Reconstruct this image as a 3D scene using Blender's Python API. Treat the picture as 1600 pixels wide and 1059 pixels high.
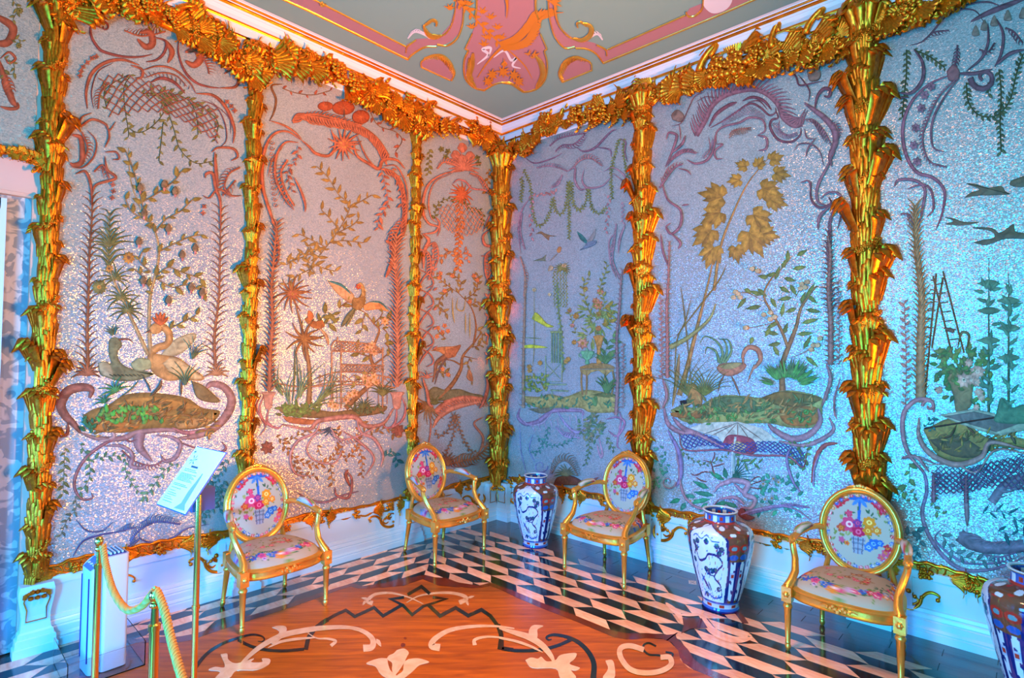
import bpy, math, random
import numpy as np
from mathutils import Vector, Matrix
random.seed(7)
rng = np.random.default_rng(5)
for _o in list(bpy.data.objects): bpy.data.objects.remove(_o, do_unlink=True)
PI = math.pi
SC = bpy.context.scene
COL = SC.collection
# ------------------------------------------------------------------ camera
FPX, YAW, PITCH, ROLL = 873.18, 0.751835, 0.032675, 0.008864
CAM = np.array([-4.30427, -4.2077, 1.7])
FW = np.array([math.cos(YAW)*math.cos(PITCH), math.sin(YAW)*math.cos(PITCH), math.sin(PITCH)])
_rt = np.array([math.sin(YAW), -math.cos(YAW), 0.0]); _up = np.cross(_rt, FW)
RT = math.cos(ROLL)*_rt + math.sin(ROLL)*_up
UP = -math.sin(ROLL)*_rt + math.cos(ROLL)*_up
cd = bpy.data.cameras.new('camera'); cam = bpy.data.objects.new('camera', cd); COL.objects.link(cam)
cd.sensor_width = 36.0; cd.lens = FPX/1600*36.0; cd.clip_start = 0.05; cd.clip_end = 100
M = Matrix.Identity(4)
for i in range(3):
    M[i][0] = RT[i]; M[i][1] = UP[i]; M[i][2] = -FW[i]; M[i][3] = CAM[i]
cam.matrix_world = M
SC.camera = cam
# ------------------------------------------------------------------ light and exposure
SC.view_settings.view_transform = 'Standard'; SC.view_settings.look = 'None'
SC.view_settings.gamma = 1.0; SC.view_settings.exposure = 0.0
try: SC.view_settings.use_curve_mapping = False
except Exception: pass
wd = bpy.data.worlds.new('room_air'); SC.world = wd; wd.use_nodes = True
bg = wd.node_tree.nodes['Background']; bg.inputs[0].default_value = (0.60, 0.62, 0.85, 1); bg.inputs[1].default_value = 0.05

def area(name, loc, target, sx, sy, power, color, spread=180):
    l = bpy.data.lights.new(name, 'AREA'); l.shape = 'RECTANGLE'; l.size = sx; l.size_y = sy
    l.energy = power; l.color = color; l.spread = math.radians(spread)
    o = bpy.data.objects.new(name, l); COL.objects.link(o); o.location = loc
    d = Vector(target) - Vector(loc)
    o.rotation_euler = d.to_track_quat('-Z', 'Y').to_euler()
    return o
# daylight through the two tall windows of the west wall (cool), evening sun bounce through the south window (warm)
area('daylight_west_b', (-6.2, -3.75, 1.3), (0.0, -3.3, 1.0), 1.3, 1.5, 400, (0.02, 0.58, 1.0))
area('daylight_west_a', (-6.25, -1.3, 1.0), (-0.2, -1.0, 0.3), 1.3, 1.2, 120, (0.05, 0.25, 1.0), 110)
area('evening_sun_south', (-0.75, -5.15, 0.9), (-2.5, 0.0, 3.8), 0.5, 1.1, 122, (1.0, 0.34, 0.07), 80)
area('daylight_south', (-3.9, -5.15, 0.8), (-2.9, 0.0, 0.3), 1.2, 0.8, 9, (0.02, 0.34, 1.0), 60)
area('chandelier_glow', (-2.7, -2.6, 3.7), (-2.4, -2.4, 0.0), 0.6, 0.6, 66, (1.0, 0.42, 0.18), 90)
area('warm_wall_fill', (-3.6, -3.2, 3.5), (0.0, -2.3, 3.1), 0.5, 0.5, 11, (1.0, 0.34, 0.12), 90)  # unseen warm fill, added to bring orange into the right wall's gilding
area('ceiling_fill_south', (-4.6, -5.1, 3.0), (-1.0, -2.0, 4.2), 1.5, 0.6, 34, (0.12, 0.75, 0.85), 120)  # unseen cool fill, added to light the ceiling
# ------------------------------------------------------------------ helpers
def ray(x, y): return FW + RT*(x-800)/FPX - UP*(y-529.5)/FPX
def on(x, y, ax, v):
    d = ray(x, y); return CAM + d*((v-CAM[ax])/d[ax])
def G(x, y, z=0.0):
    q = on(x, y, 2, z); return (q[0], q[1])
def lin(c):
    c /= 255.0
    return c/12.92 if c <= 0.04045 else ((c+0.055)/1.055)**2.4
def s(r, g, b): return (lin(r), lin(g), lin(b))

class MB:
    def __init__(self): self.v = []; self.f = []; self.m = []; self.c = []; self.n = 0
    def add(self, vs, fs, col=(1, 1, 1), mi=0):
        b = len(self.v); self.v.extend(tuple(map(float, p)) for p in vs)
        self.c.extend([col]*len(vs))
        self.f.extend([tuple(b+i for i in f) for f in fs]); self.m.extend([mi]*len(fs))
    def box(self, x0, y0, z0, x1, y1, z1, col=(1, 1, 1), mi=0):
        vs = [(x0,y0,z0),(x1,y0,z0),(x1,y1,z0),(x0,y1,z0),(x0,y0,z1),(x1,y0,z1),(x1,y1,z1),(x0,y1,z1)]
        self.add(vs, [(0,3,2,1),(4,5,6,7),(0,1,5,4),(1,2,6,5),(2,3,7,6),(3,0,4,7)], col, mi)
    def tube(self, pts, rad, n=8, col=(1,1,1), mi=0, cap=True, flat=1.0):
        P = [Vector(p) for p in pts]; k = len(P)
        R = rad if hasattr(rad, '__len__') else [rad]*k
        up = Vector((0, 0, 1)); vs = []; prev = None
        for i in range(k):
            t = (P[min(i+1, k-1)]-P[max(i-1, 0)]).normalized()
            if prev is None:
                a = t.cross(up)
                if a.length < 0.1: a = t.cross(Vector((1, 0, 0)))
            else: a = prev - t*prev.dot(t)
            a.normalize(); prev = a; b = t.cross(a)
            for j in range(n):
                an = 2*PI*j/n; vs.append(P[i]+a*(R[i]*math.cos(an))+b*(R[i]*flat*math.sin(an)))
        fs = [(i*n+j, i*n+(j+1) % n, (i+1)*n+(j+1) % n, (i+1)*n+j) for i in range(k-1) for j in range(n)]
        if cap: fs += [tuple(range(n))[::-1], tuple((k-1)*n+j for j in range(n))]
        self.add(vs, fs, col, mi)
    def lathe(self, prof, n=16, col=(1,1,1), mi=0, c=(0, 0, 0), flute=0, fd=0.1):
        vs = []; k = len(prof)
        for r, z in prof:
            for j in range(n):
                a = 2*PI*j/n; rr = r*(1-fd*(j % 2) if flute else 1)
                vs.append((c[0]+rr*math.cos(a), c[1]+rr*math.sin(a), c[2]+z))
        fs = [(i*n+j, i*n+(j+1) % n, (i+1)*n+(j+1) % n, (i+1)*n+j) for i in range(k-1) for j in range(n)]
        fs += [tuple(range(n))[::-1], tuple((k-1)*n+j for j in range(n))]
        self.add(vs, fs, col, mi)
    def blob(self, c, r, n=6, col=(1,1,1), sc=(1,1,1), mi=0):
        vs = []; rings = max(3, n//2)
        for i in range(rings+1):
            th = PI*i/rings
            for j in range(n):
                a = 2*PI*j/n
                vs.append((c[0]+r*sc[0]*math.sin(th)*math.cos(a), c[1]+r*sc[1]*math.sin(th)*math.sin(a), c[2]+r*sc[2]*math.cos(th)))
        self.add(vs, [(i*n+j, (i+1)*n+j, (i+1)*n+(j+1) % n, i*n+(j+1) % n) for i in range(rings) for j in range(n)], col, mi)
    def mesh(self, name, mats, smooth=True, autosmooth=None):
        me = bpy.data.meshes.new(name); me.from_pydata(self.v, [], self.f)
        for m in (mats if isinstance(mats, (list, tuple)) else [mats]): me.materials.append(m)
        if any(self.m): me.polygons.foreach_set('material_index', self.m)
        me.polygons.foreach_set('use_smooth', [smooth]*len(me.polygons))
        if self.v and len(set(self.c[::max(1, len(self.c)//50)])) >= 1:
            at = me.color_attributes.new('Col', 'FLOAT_COLOR', 'POINT')
            a = np.ones((len(self.v), 4), dtype=np.float32); a[:, :3] = np.array(self.c, dtype=np.float32)
            at.data.foreach_set('color', a.ravel())
        me.validate(); me.update()
        if autosmooth is not None:
            try: me.set_sharp_from_angle(angle=math.radians(autosmooth))
            except Exception: pass
        return me
    def build(self, name, mats, parent=None, smooth=True, autosmooth=40):
        o = bpy.data.objects.new(name, self.mesh(name, mats, smooth, autosmooth)); COL.objects.link(o)
        if parent is not None: o.parent = parent
        return o

def tag(o, label=None, cat=None, group=None, kind=None):
    if label: o['label'] = label
    if cat: o['category'] = cat
    if group: o['group'] = group
    if kind: o['kind'] = kind
    return o
def thing(name, label, cat, loc=(0, 0, 0), rz=0, group=None):
    o = bpy.data.objects.new(name, None); COL.objects.link(o); o.location = loc; o.rotation_euler = (0, 0, rz)
    o.empty_display_size = 0.1
    return tag(o, label, cat, group)
def inst(name, me, parent, mat=None):
    o = bpy.data.objects.new(name, me); COL.objects.link(o)
    if parent is not None: o.parent = parent
    if mat is not None: o.matrix_local = mat
    return o
def copy_tree(o, parent=None):
    c = o.copy(); COL.objects.link(c); c.parent = parent
    for ch in list(o.children): copy_tree(ch, c)
    return c

# ------------------------------------------------------------------ materials
def nodes(name):
    m = bpy.data.materials.new(name); m.use_nodes = True
    nt = m.node_tree; return m, nt, nt.nodes['Principled BSDF']
def sock(b, names, v):
    for n in names:
        if n in b.inputs: b.inputs[n].default_value = v; return
def plain(name, col, rough=0.5, metal=0.0, bump=0.0, bscale=40, noise=0.0, coat=0.0, spec=None, obj=True, detail=4):
    m, nt, b = nodes(name)
    b.inputs['Base Color'].default_value = (*col, 1); b.inputs['Roughness'].default_value = rough
    b.inputs['Metallic'].default_value = metal
    if coat: sock(b, ['Coat Weight'], coat); sock(b, ['Coat Roughness'], 0.12)
    if spec is not None: sock(b, ['Specular IOR Level'], spec)
    if bump or noise:
        tc = nt.nodes.new('ShaderNodeTexCoord'); nz = nt.nodes.new('ShaderNodeTexNoise')
        nz.inputs['Scale'].default_value = bscale; nz.inputs['Detail'].default_value = detail
        nt.links.new(tc.outputs['Object'], nz.inputs['Vector'])
        if bump:
            bp = nt.nodes.new('ShaderNodeBump'); bp.inputs['Strength'].default_value = bump; bp.inputs['Distance'].default_value = 0.01
            nt.links.new(nz.outputs[0], bp.inputs['Height']); nt.links.new(bp.outputs[0], b.inputs['Normal'])
        if noise:
            hs = nt.nodes.new('ShaderNodeMixRGB'); hs.blend_type = 'MIX'
            hs.inputs[1].default_value = (*[c*(1-noise) for c in col], 1); hs.inputs[2].default_value = (*[min(1, c*(1+noise)) for c in col], 1)
            nt.links.new(nz.outputs[0], hs.inputs[0]); nt.links.new(hs.outputs[0], b.inputs['Base Color'])
    return m
def attr_mat(name, rough=0.6, metal=0.0, bump=0.0, bscale=300, spec=0.4, coat=0.0, flipbump=False):
    m, nt, b = nodes(name)
    a = nt.nodes.new('ShaderNodeVertexColor'); a.layer_name = 'Col'
    nt.links.new(a.outputs[0], b.inputs['Base Color'])
    b.inputs['Roughness'].default_value = rough; b.inputs['Metallic'].default_value = metal
    sock(b, ['Specular IOR Level'], spec)
    if coat: sock(b, ['Coat Weight'], coat); sock(b, ['Coat Roughness'], 0.05)
    if bump:
        tc = nt.nodes.new('ShaderNodeTexCoord'); nz = nt.nodes.new('ShaderNodeTexNoise')
        nz.inputs['Scale'].default_value = bscale; nt.links.new(tc.outputs['Object'], nz.inputs['Vector'])
        bp = nt.nodes.new('ShaderNodeBump'); bp.inputs['Strength'].default_value = bump; bp.inputs['Distance'].default_value = 0.002
        nt.links.new(nz.outputs[0], bp.inputs['Height']); nt.links.new(bp.outputs[0], b.inputs['Normal'])
    return m
def bead_material(name):
    # glass bugle beads: tiny cells that each face a slightly different way
    m, nt, b = nodes(name)
    tc = nt.nodes.new('ShaderNodeTexCoord'); mp = nt.nodes.new('ShaderNodeMapping')
    mp.inputs['Scale'].default_value = (1.0, 1.0, 1.5)
    nt.links.new(tc.outputs['Object'], mp.inputs['Vector'])
    vo = nt.nodes.new('ShaderNodeTexVoronoi'); vo.inputs['Scale'].default_value = 165
    nt.links.new(mp.outputs[0], vo.inputs['Vector'])
    sub = nt.nodes.new('ShaderNodeVectorMath'); sub.operation = 'SUBTRACT'; sub.inputs[1].default_value = (0.5, 0.5, 0.5)
    nt.links.new(vo.outputs['Color'], sub.inputs[0])
    sc = nt.nodes.new('ShaderNodeVectorMath'); sc.operation = 'SCALE'; sc.inputs['Scale'].default_value = 0.36
    nt.links.new(sub.outputs[0], sc.inputs[0])
    ge = nt.nodes.new('ShaderNodeNewGeometry'); ad = nt.nodes.new('ShaderNodeVectorMath'); ad.operation = 'ADD'
    nt.links.new(ge.outputs['Normal'], ad.inputs[0]); nt.links.new(sc.outputs[0], ad.inputs[1])
    no = nt.nodes.new('ShaderNodeVectorMath'); no.operation = 'NORMALIZE'; nt.links.new(ad.outputs[0], no.inputs[0])
    nt.links.new(no.outputs[0], b.inputs['Normal'])
    nz = nt.nodes.new('ShaderNodeTexNoise'); nz.inputs['Scale'].default_value = 2.3; nz.inputs['Detail'].default_value = 5
    nt.links.new(tc.outputs['Object'], nz.inputs['Vector'])
    mx = nt.nodes.new('ShaderNodeMixRGB'); mx.inputs[1].default_value = (0.36, 0.36, 0.35, 1); mx.inputs[2].default_value = (0.50, 0.49, 0.47, 1)
    nt.links.new(nz.outputs[0], mx.inputs[0])
    sx = nt.nodes.new('ShaderNodeSeparateXYZ'); nt.links.new(vo.outputs['Color'], sx.inputs[0])
    ma = nt.nodes.new('ShaderNodeMath'); ma.operation = 'MULTIPLY_ADD'; ma.inputs[1].default_value = 0.5; ma.inputs[2].default_value = 0.72; nt.links.new(sx.outputs[0], ma.inputs[0])
    vs_ = nt.nodes.new('ShaderNodeVectorMath'); vs_.operation = 'SCALE'; nt.links.new(mx.outputs[0], vs_.inputs[0]); nt.links.new(ma.outputs[0], vs_.inputs['Scale']); nt.links.new(vs_.outputs[0], b.inputs['Base Color'])
    b.inputs['Roughness'].default_value = 0.25; b.inputs['Metallic'].default_value = 0.30
    return m
def wood_material(name, c1, c2, rough=0.22, scale=(2, 26, 20), rot=0.0, coat=0.5, world=False):
    m, nt, b = nodes(name)
    tc = nt.nodes.new('ShaderNodeTexCoord'); mp = nt.nodes.new('ShaderNodeMapping')
    mp.inputs['Scale'].default_value = scale; mp.inputs['Rotation'].default_value = (0, 0, rot)
    nt.links.new(tc.outputs['Object'], mp.inputs['Vector'])
    nz = nt.nodes.new('ShaderNodeTexNoise'); nz.inputs['Scale'].default_value = 1.5; nz.inputs['Detail'].default_value = 7; nz.inputs['Distortion'].default_value = 0.8
    nt.links.new(mp.outputs[0], nz.inputs['Vector'])
    oi = nt.nodes.new('ShaderNodeObjectInfo')
    cr = nt.nodes.new('ShaderNodeValToRGB'); cr.color_ramp.elements[0].position = 0.32; cr.color_ramp.elements[1].position = 0.72
    cr.color_ramp.elements[0].color = (*c1, 1); cr.color_ramp.elements[1].color = (*c2, 1)
    nt.links.new(nz.outputs[0], cr.inputs[0])
    mu = nt.nodes.new('ShaderNodeMath'); mu.operation = 'MULTIPLY_ADD'; mu.inputs[1].default_value = 0.45; mu.inputs[2].default_value = 0.78
    nt.links.new(oi.outputs['Random'], mu.inputs[0])
    sc_ = nt.nodes.new('ShaderNodeVectorMath'); sc_.operation = 'SCALE'
    nt.links.new(cr.outputs[0], sc_.inputs[0]); nt.links.new(mu.outputs[0], sc_.inputs['Scale'])
    nt.links.new(sc_.outputs[0], b.inputs['Base Color'])
    b.inputs['Roughness'].default_value = rough
    if coat: sock(b, ['Coat Weight'], coat); sock(b, ['Coat Roughness'], 0.08)
    return m
def gilt_material(name, c1, c2, rough=0.30, metal=0.85):
    m, nt, b = nodes(name)
    tc = nt.nodes.new('ShaderNodeTexCoord'); nz = nt.nodes.new('ShaderNodeTexNoise'); nz.inputs['Scale'].default_value = 9; nz.inputs['Detail'].default_value = 5
    nt.links.new(tc.outputs['Object'], nz.inputs['Vector'])
    cr = nt.nodes.new('ShaderNodeValToRGB'); cr.color_ramp.elements[0].position = 0.3; cr.color_ramp.elements[1].position = 0.7
    cr.color_ramp.elements[0].color = (*c1, 1); cr.color_ramp.elements[1].color = (*c2, 1)
    nt.links.new(nz.outputs[0], cr.inputs[0]); nt.links.new(cr.outputs[0], b.inputs['Base Color'])
    n2 = nt.nodes.new('ShaderNodeTexNoise'); n2.inputs['Scale'].default_value = 70; nt.links.new(tc.outputs['Object'], n2.inputs['Vector'])
    bp = nt.nodes.new('ShaderNodeBump'); bp.inputs['Strength'].default_value = 0.25; bp.inputs['Distance'].default_value = 0.004
    nt.links.new(n2.outputs[0], bp.inputs['Height']); nt.links.new(bp.outputs[0], b.inputs['Normal'])
    b.inputs['Roughness'].default_value = rough; b.inputs['Metallic'].default_value = metal
    return m
GILT = gilt_material('gilt_carving', (0.62, 0.14, 0.005), (1.0, 0.36, 0.02), 0.28)
GILTC = gilt_material('gilt_chair', (0.95, 0.38, 0.05), (1.0, 0.54, 0.10), 0.28, 0.75)
BRASS = plain('brass', (0.95, 0.62, 0.16), 0.18, 1.0)
THREAD = attr_mat('silk_thread', 0.55, 0.0, 0.5, 260, 0.35)
def vary(m, scale, lo, hi):
    nt = m.node_tree; b = nt.nodes['Principled BSDF']; src = b.inputs['Base Color'].links[0].from_socket
    tc = nt.nodes.new('ShaderNodeTexCoord'); nz = nt.nodes.new('ShaderNodeTexNoise'); nz.inputs['Scale'].default_value = scale; nz.inputs['Detail'].default_value = 6; nz.inputs['Distortion'].default_value = 1.0
    nt.links.new(tc.outputs['Object'], nz.inputs['Vector']); mr = nt.nodes.new('ShaderNodeMapRange'); mr.inputs[1].default_value = .3; mr.inputs[2].default_value = .7; mr.inputs[3].default_value = lo; mr.inputs[4].default_value = hi
    nt.links.new(nz.outputs[0], mr.inputs[0]); v = nt.nodes.new('ShaderNodeVectorMath'); v.operation = 'SCALE'; nt.links.new(src, v.inputs[0]); nt.links.new(mr.outputs[0], v.inputs['Scale']); nt.links.new(v.outputs[0], b.inputs['Base Color'])
vary(THREAD, 22, 0.62, 1.35)
PAINT = attr_mat('painted_ornament', 0.5, 0.0)
BEAD = bead_material('glass_bead_cloth')
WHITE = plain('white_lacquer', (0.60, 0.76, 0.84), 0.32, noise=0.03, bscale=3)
PLASTER = plain('cornice_plaster', (0.76, 0.70, 0.72), 0.6)
PINKP = plain('pink_plaster', (0.70, 0.46, 0.40), 0.7)
CEILM = plain('ceiling_paint', (0.21, 0.36, 0.33), 0.8, noise=0.06, bscale=1.5)
BEIGE = wood_material('light_maple', s(236, 160, 118), s(255, 208, 170), 0.20, (12, 4, 10))
BLACK = wood_material('stained_black_wood', s(10, 12, 16), s(30, 30, 38), 0.16, (3, 30, 10))
REDW = wood_material('mahogany_band', s(84, 22, 14), s(120, 38, 20), 0.18, (3, 3, 3))
FIELD = wood_material('honey_plank', s(142, 62, 5), s(196, 98, 12), 0.32, (2.0, 20, 10), 0.0, 0.06)
DARKW = wood_material('dark_border_plank', s(48, 32, 36), s(82, 54, 54), 0.16, (12, 3, 10))
INLAYM = wood_material('pale_maple_inlay', s(224, 172, 124), s(244, 200, 156), 0.2, (8, 8, 8))
GRAIN = plain('floor_ground', s(30, 20, 16), 0.4)
# ------------------------------------------------------------------ drawing on a plane (embroidery, carving, paint)
def sm(P, k=6):
    P = np.array(P, float); n = len(P)
    if n < 3: return np.array([P[0]+(P[-1]-P[0])*t for t in np.linspace(0, 1, k+1)])
    Q = np.vstack([2*P[0]-P[1], P, 2*P[-1]-P[-2]]); out = []
    for i in range(1, n):
        p0, p1, p2, p3 = Q[i-1:i+3]
        for t in np.arange(k)/k:
            out.append(0.5*((2*p1)+(-p0+p2)*t+(2*p0-5*p1+4*p2-p3)*t*t+(-p0+3*p1-3*p2+p3)*t**3))
    out.append(P[-1]); return np.array(out)
def resamp(P, step):
    d = np.r_[0, np.cumsum(np.hypot(*np.diff(P, axis=0).T))]; n = max(2, int(d[-1]/step)+1)
    t = np.linspace(0, d[-1], n)
    return np.c_[np.interp(t, d, P[:, 0]), np.interp(t, d, P[:, 1])]
def spiral(x, y, r, a0, turns, dr=1, end=0.15, n=14):
    """from the outside in; a0 in degrees, dr = +1 or -1"""
    t = np.linspace(0, 1, n); a = math.radians(a0)+dr*t*turns*2*PI; R = r*(1-(1-end)*t)
    return np.c_[x+R*np.cos(a), y+R*np.sin(a)]
MAUVE = s(158, 92, 84); MAUVE2 = s(132, 62, 54); ROSE = s(190, 110, 96); RUST = s(156, 78, 52)
OLIVE = s(112, 100, 48); OLIVED = s(84, 78, 34); GREEN = s(70, 112, 56); TEAL = s(60, 110, 100); TAN = s(176, 136, 84)
BROWN = s(124, 80, 48); OCHRE = s(178, 118, 48); SAND = s(188, 160, 118); CREAM = s(226, 200, 170); SKY = s(120, 150, 170)
class Art:
    """strokes given in coordinates of a zoomed view (offset, scale) of one wall; every vertex is put on the wall plane"""
    def __init__(self, ax, val, sign, ox=0, oy=0, sc=1.0, base=0.0012, relief=0.35, hmax=0.004):
        self.ax, self.val, self.sign = ax, val, sign; self.mb = MB(); self.o = base; self.rel = relief; self.hm = hmax; self.two = 2 if ax != 2 else 0
        self.t(ox, oy, sc)
    def t(self, ox, oy, sc): self.ox, self.oy, self.sc = ox, oy, sc; return self
    def P(self, q, h):
        p = on(self.ox+q[0]/self.sc, self.oy+q[1]/self.sc, self.ax, self.val)
        p[self.ax] += self.sign*h; return p
    def mpp(self, q):
        a = self.P(q, 0); b = self.P((q[0], q[1]+self.sc), 0); return np.linalg.norm(a-b)/self.sc
    def rib(self, P, W, col, n=3, hk=1.0):
        P = np.asarray(P, float); k = len(P)
        W = np.array(W if hasattr(W, '__len__') else [W]*k, float)
        T = np.gradient(P, axis=0); T /= (np.hypot(T[:, 0], T[:, 1])[:, None]+1e-9); N = np.c_[-T[:, 1], T[:, 0]]
        mpp = self.mpp(P[k//2]); vs = []; self.o += 0.00006
        prof = {3: [(-.5, 0), (0, 1), (.5, 0)], 5: [(-.5, 0), (-.34, .75), (0, 1), (.34, .75), (.5, 0)]}[n]
        for i in range(k):
            hh = min(self.hm, self.rel*W[i]*mpp)*hk
            for a, b in prof: vs.append(self.P(P[i]+N[i]*W[i]*a, self.o+hh*b))
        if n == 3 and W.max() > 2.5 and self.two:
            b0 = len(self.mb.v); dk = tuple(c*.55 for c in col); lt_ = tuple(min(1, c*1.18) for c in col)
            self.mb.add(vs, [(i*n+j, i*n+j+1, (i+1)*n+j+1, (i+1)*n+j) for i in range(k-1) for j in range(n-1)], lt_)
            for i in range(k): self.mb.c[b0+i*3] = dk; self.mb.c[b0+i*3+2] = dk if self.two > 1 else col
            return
        self.mb.add(vs, [(i*n+j, i*n+j+1, (i+1)*n+j+1, (i+1)*n+j) for i in range(k-1) for j in range(n-1)], col)
    def st(self, pts, w, col=MAUVE, prof='t', k=6, n=3):
        P = sm(pts, k) if len(pts) > 2 else sm(pts, 4); t = np.linspace(0, 1, len(P))
        W = {'t': w*(.22+.78*np.sin(PI*t)**.7), 'e': w*(1-.82*t), 's': w*(.18+.82*t), 'c': w*np.ones_like(t)}[prof]
        self.rib(P, W, col, n); return P
    def leaf(self, x, y, a, L, w, col=OLIVE):
        a = math.radians(a); d = np.array([math.cos(a), math.sin(a)]); nn = np.array([-d[1], d[0]]); b = np.array([x, y], float)
        self.o += 0.00002; h = min(self.hm, self.rel*w*self.mpp(b)); o = self.o
        pts = [(b, 0), (b+d*L*.3+nn*w*.45, 0), (b+d*L*.65+nn*w*.36, 0), (b+d*L, 0), (b+d*L*.65-nn*w*.36, 0), (b+d*L*.3-nn*w*.45, 0), (b+d*L*.45, h)]
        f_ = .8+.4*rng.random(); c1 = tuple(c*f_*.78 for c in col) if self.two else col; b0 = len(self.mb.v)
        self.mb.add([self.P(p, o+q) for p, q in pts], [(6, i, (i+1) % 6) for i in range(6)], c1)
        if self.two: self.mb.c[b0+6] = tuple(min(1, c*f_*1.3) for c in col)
    def vine(self, pts, L=16, w=7, gap=12, col=OLIVE, scol=None, sw=2.5, spread=48, var=0.3, k=6):
        P = sm(pts, k); self.rib(P, sw, scol or col); Q = resamp(P, gap)
        T = np.gradient(Q, axis=0)
        for i, (q, t) in enumerate(zip(Q, T)):
            a = math.degrees(math.atan2(t[1], t[0])); sd = 1 if i % 2 else -1; f = 1+var*(rng.random()-.5)*2
            self.leaf(q[0], q[1], a+sd*(spread+12*(rng.random()-.5)), L*f, w*f, col)
    def frond(self, pts, L=40, w=9, gap=20, col=RUST, sw=10, spread=38, k=6, curl=18, taper=.4):
        P = sm(pts, k); t0 = np.linspace(0, 1, len(P)); self.rib(P, sw*(1-.6*t0), col); Q = resamp(P, gap); T = np.gradient(Q, axis=0); m = len(Q)
        for i, (q, t) in enumerate(zip(Q, T)):
            a = math.degrees(math.atan2(t[1], t[0])); f = 1-taper*i/max(1, m-1)
            for sd in (-1, 1):
                LL = L*f*(.8+.4*rng.random()); a1 = math.radians(a+sd*spread); a2 = math.radians(a+sd*(spread+curl*2.2))
                p1 = q+LL*.55*np.array([math.cos(a1), math.sin(a1)]); p2 = p1+LL*.5*np.array([math.cos(a2), math.sin(a2)])
                self.st([q, p1, p2], w*f, col, 'e', 3)
    def comb(self, pts, L=40, w=9, gap=12, side=1, col=MAUVE, lean=70, curl=25, sw=8, prof='t', both=False):
        P = sm(pts, 6); self.rib(P, sw, col); Q = resamp(P, gap); T = np.gradient(Q, axis=0); m = len(Q)
        for i, (q, t) in enumerate(zip(Q, T)):
            a = math.degrees(math.atan2(t[1], t[0])); u = i/max(1, m-1); f = {'t': .35+.65*math.sin(PI*u), 'c': 1, 'e': 1-.6*u, 's': .4+.6*u}[prof]*(.88+.24*rng.random())
            for sd in ((-1, 1) if both else (side,)):
                a1 = math.radians(a+sd*lean); a2 = math.radians(a+sd*(lean-curl*2))
                p1 = q+L*f*.55*np.array([math.cos(a1), math.sin(a1)]); p2 = p1+L*f*.5*np.array([math.cos(a2), math.sin(a2)])
                self.st([q, p1, p2], w*f, col, 'e', 3)
    def blob(self, pts, col, h=None, smooth=True):
        P = sm(list(pts)+[pts[0]], 4)[:-1] if smooth else np.array(pts, float)
        self.o += 0.00012; n = len(P); h = self.hm*.6 if h is None else h; c = P.mean(0)
        top = [self.P(p, self.o+h) for p in P]; bot = [self.P(p, 0.0005) for p in P]
        area_ = 0.5*sum(P[i][0]*P[(i+1) % n][1]-P[(i+1) % n][0]*P[i][1] for i in range(n))
        sd = [P[i][0]*(P[(i+1) % n][1]-P[i-1][1])-P[i][1]*(P[(i+1) % n][0]-P[i-1][0]) for i in range(n)]
        T_ = np.roll(P, -1, 0)-np.roll(P, 1, 0); T_ /= (np.hypot(T_[:, 0], T_[:, 1])[:, None]+1e-9); N_ = np.c_[-T_[:, 1], T_[:, 0]]*(1 if area_ > 0 else -1); N_ = (N_+np.roll(N_, 1, 0)+np.roll(N_, -1, 0))/3
        per = np.sum(np.hypot(*(np.roll(P, -1, 0)-P).T)); ins = abs(area_)/per*.42
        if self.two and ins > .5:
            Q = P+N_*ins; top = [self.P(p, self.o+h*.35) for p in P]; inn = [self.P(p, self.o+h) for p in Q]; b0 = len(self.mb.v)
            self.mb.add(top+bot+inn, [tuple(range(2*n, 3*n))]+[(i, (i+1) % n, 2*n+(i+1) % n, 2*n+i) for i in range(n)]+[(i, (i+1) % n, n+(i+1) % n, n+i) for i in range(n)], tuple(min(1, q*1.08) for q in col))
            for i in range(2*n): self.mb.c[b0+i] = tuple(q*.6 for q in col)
        else: self.mb.add(top+bot, [tuple(range(n))]+[(i, (i+1) % n, n+(i+1) % n, n+i) for i in range(n)], col)
        self.o += h
        if h > 0.0015: self.o -= h*.5
    def flower(self, x, y, r, col=ROSE, cc=OCHRE, n=6):
        a0 = rng.random()*60
        for i in range(n): self.leaf(x, y, a0+360*i/n, r, r*.75, col)
        for i in range(n): self.leaf(x, y, a0+30+360*i/n, r*.45, r*.4, cc)
    def fan(self, x, y, a0, a1, n, L, w, col=OLIVE, curl=25):
        for i in range(n):
            a = a0+(a1-a0)*i/max(1, n-1); sd = 1 if a > (a0+a1)/2 else -1
            q = np.array([x, y], float); r1 = math.radians(a); r2 = math.radians(a+sd*curl); LL = L*(.85+.3*rng.random())
            p1 = q+LL*.5*np.array([math.cos(r1), math.sin(r1)]); p2 = p1+LL*.5*np.array([math.cos(r2), math.sin(r2)])
            self.st([q, p1, p2], w, col, 'e', 3)
    def net(self, A, B, nu, nv, w=2, col=MAUVE, diag=True):
        """lattice between two curves A and B"""
        A = resamp(sm(A, 6), 5); B = resamp(sm(B, 6), 5)
        f = lambda C_, u: C_[min(len(C_)-1, int(round(u*(len(C_)-1))))]
        pt = lambda u, v: f(A, u)*(1-v)+f(B, u)*v
        for i in range(-nv, nu+nv+1):
            for sg in (1, -1):
                L_ = []
                for j in range(nv*2+1):
                    v = j/(nv*2); u = (i+sg*v*nv)/nu if diag else i/nu
                    if 0 <= u <= 1: L_.append(pt(u, v))
                if len(L_) > 1: self.rib(np.array(L_), w, col)
                if not diag: break
        if not diag:
            for j in range(1, nv): self.rib(np.array([pt(u, j/nv) for u in np.linspace(0, 1, 14)]), w, col)
    def build(self, name, parent, mat=None, **kw):
        o = self.mb.build(name, mat or THREAD, parent, True, 60); self.mb = MB(); self.o = 0.0012
        for k_, v_ in kw.items(): o[k_] = v_
        return o
WL, WR = 0.02, 0.02          # wall planes: left wall y = 0.02, right wall x = 0.02
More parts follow.
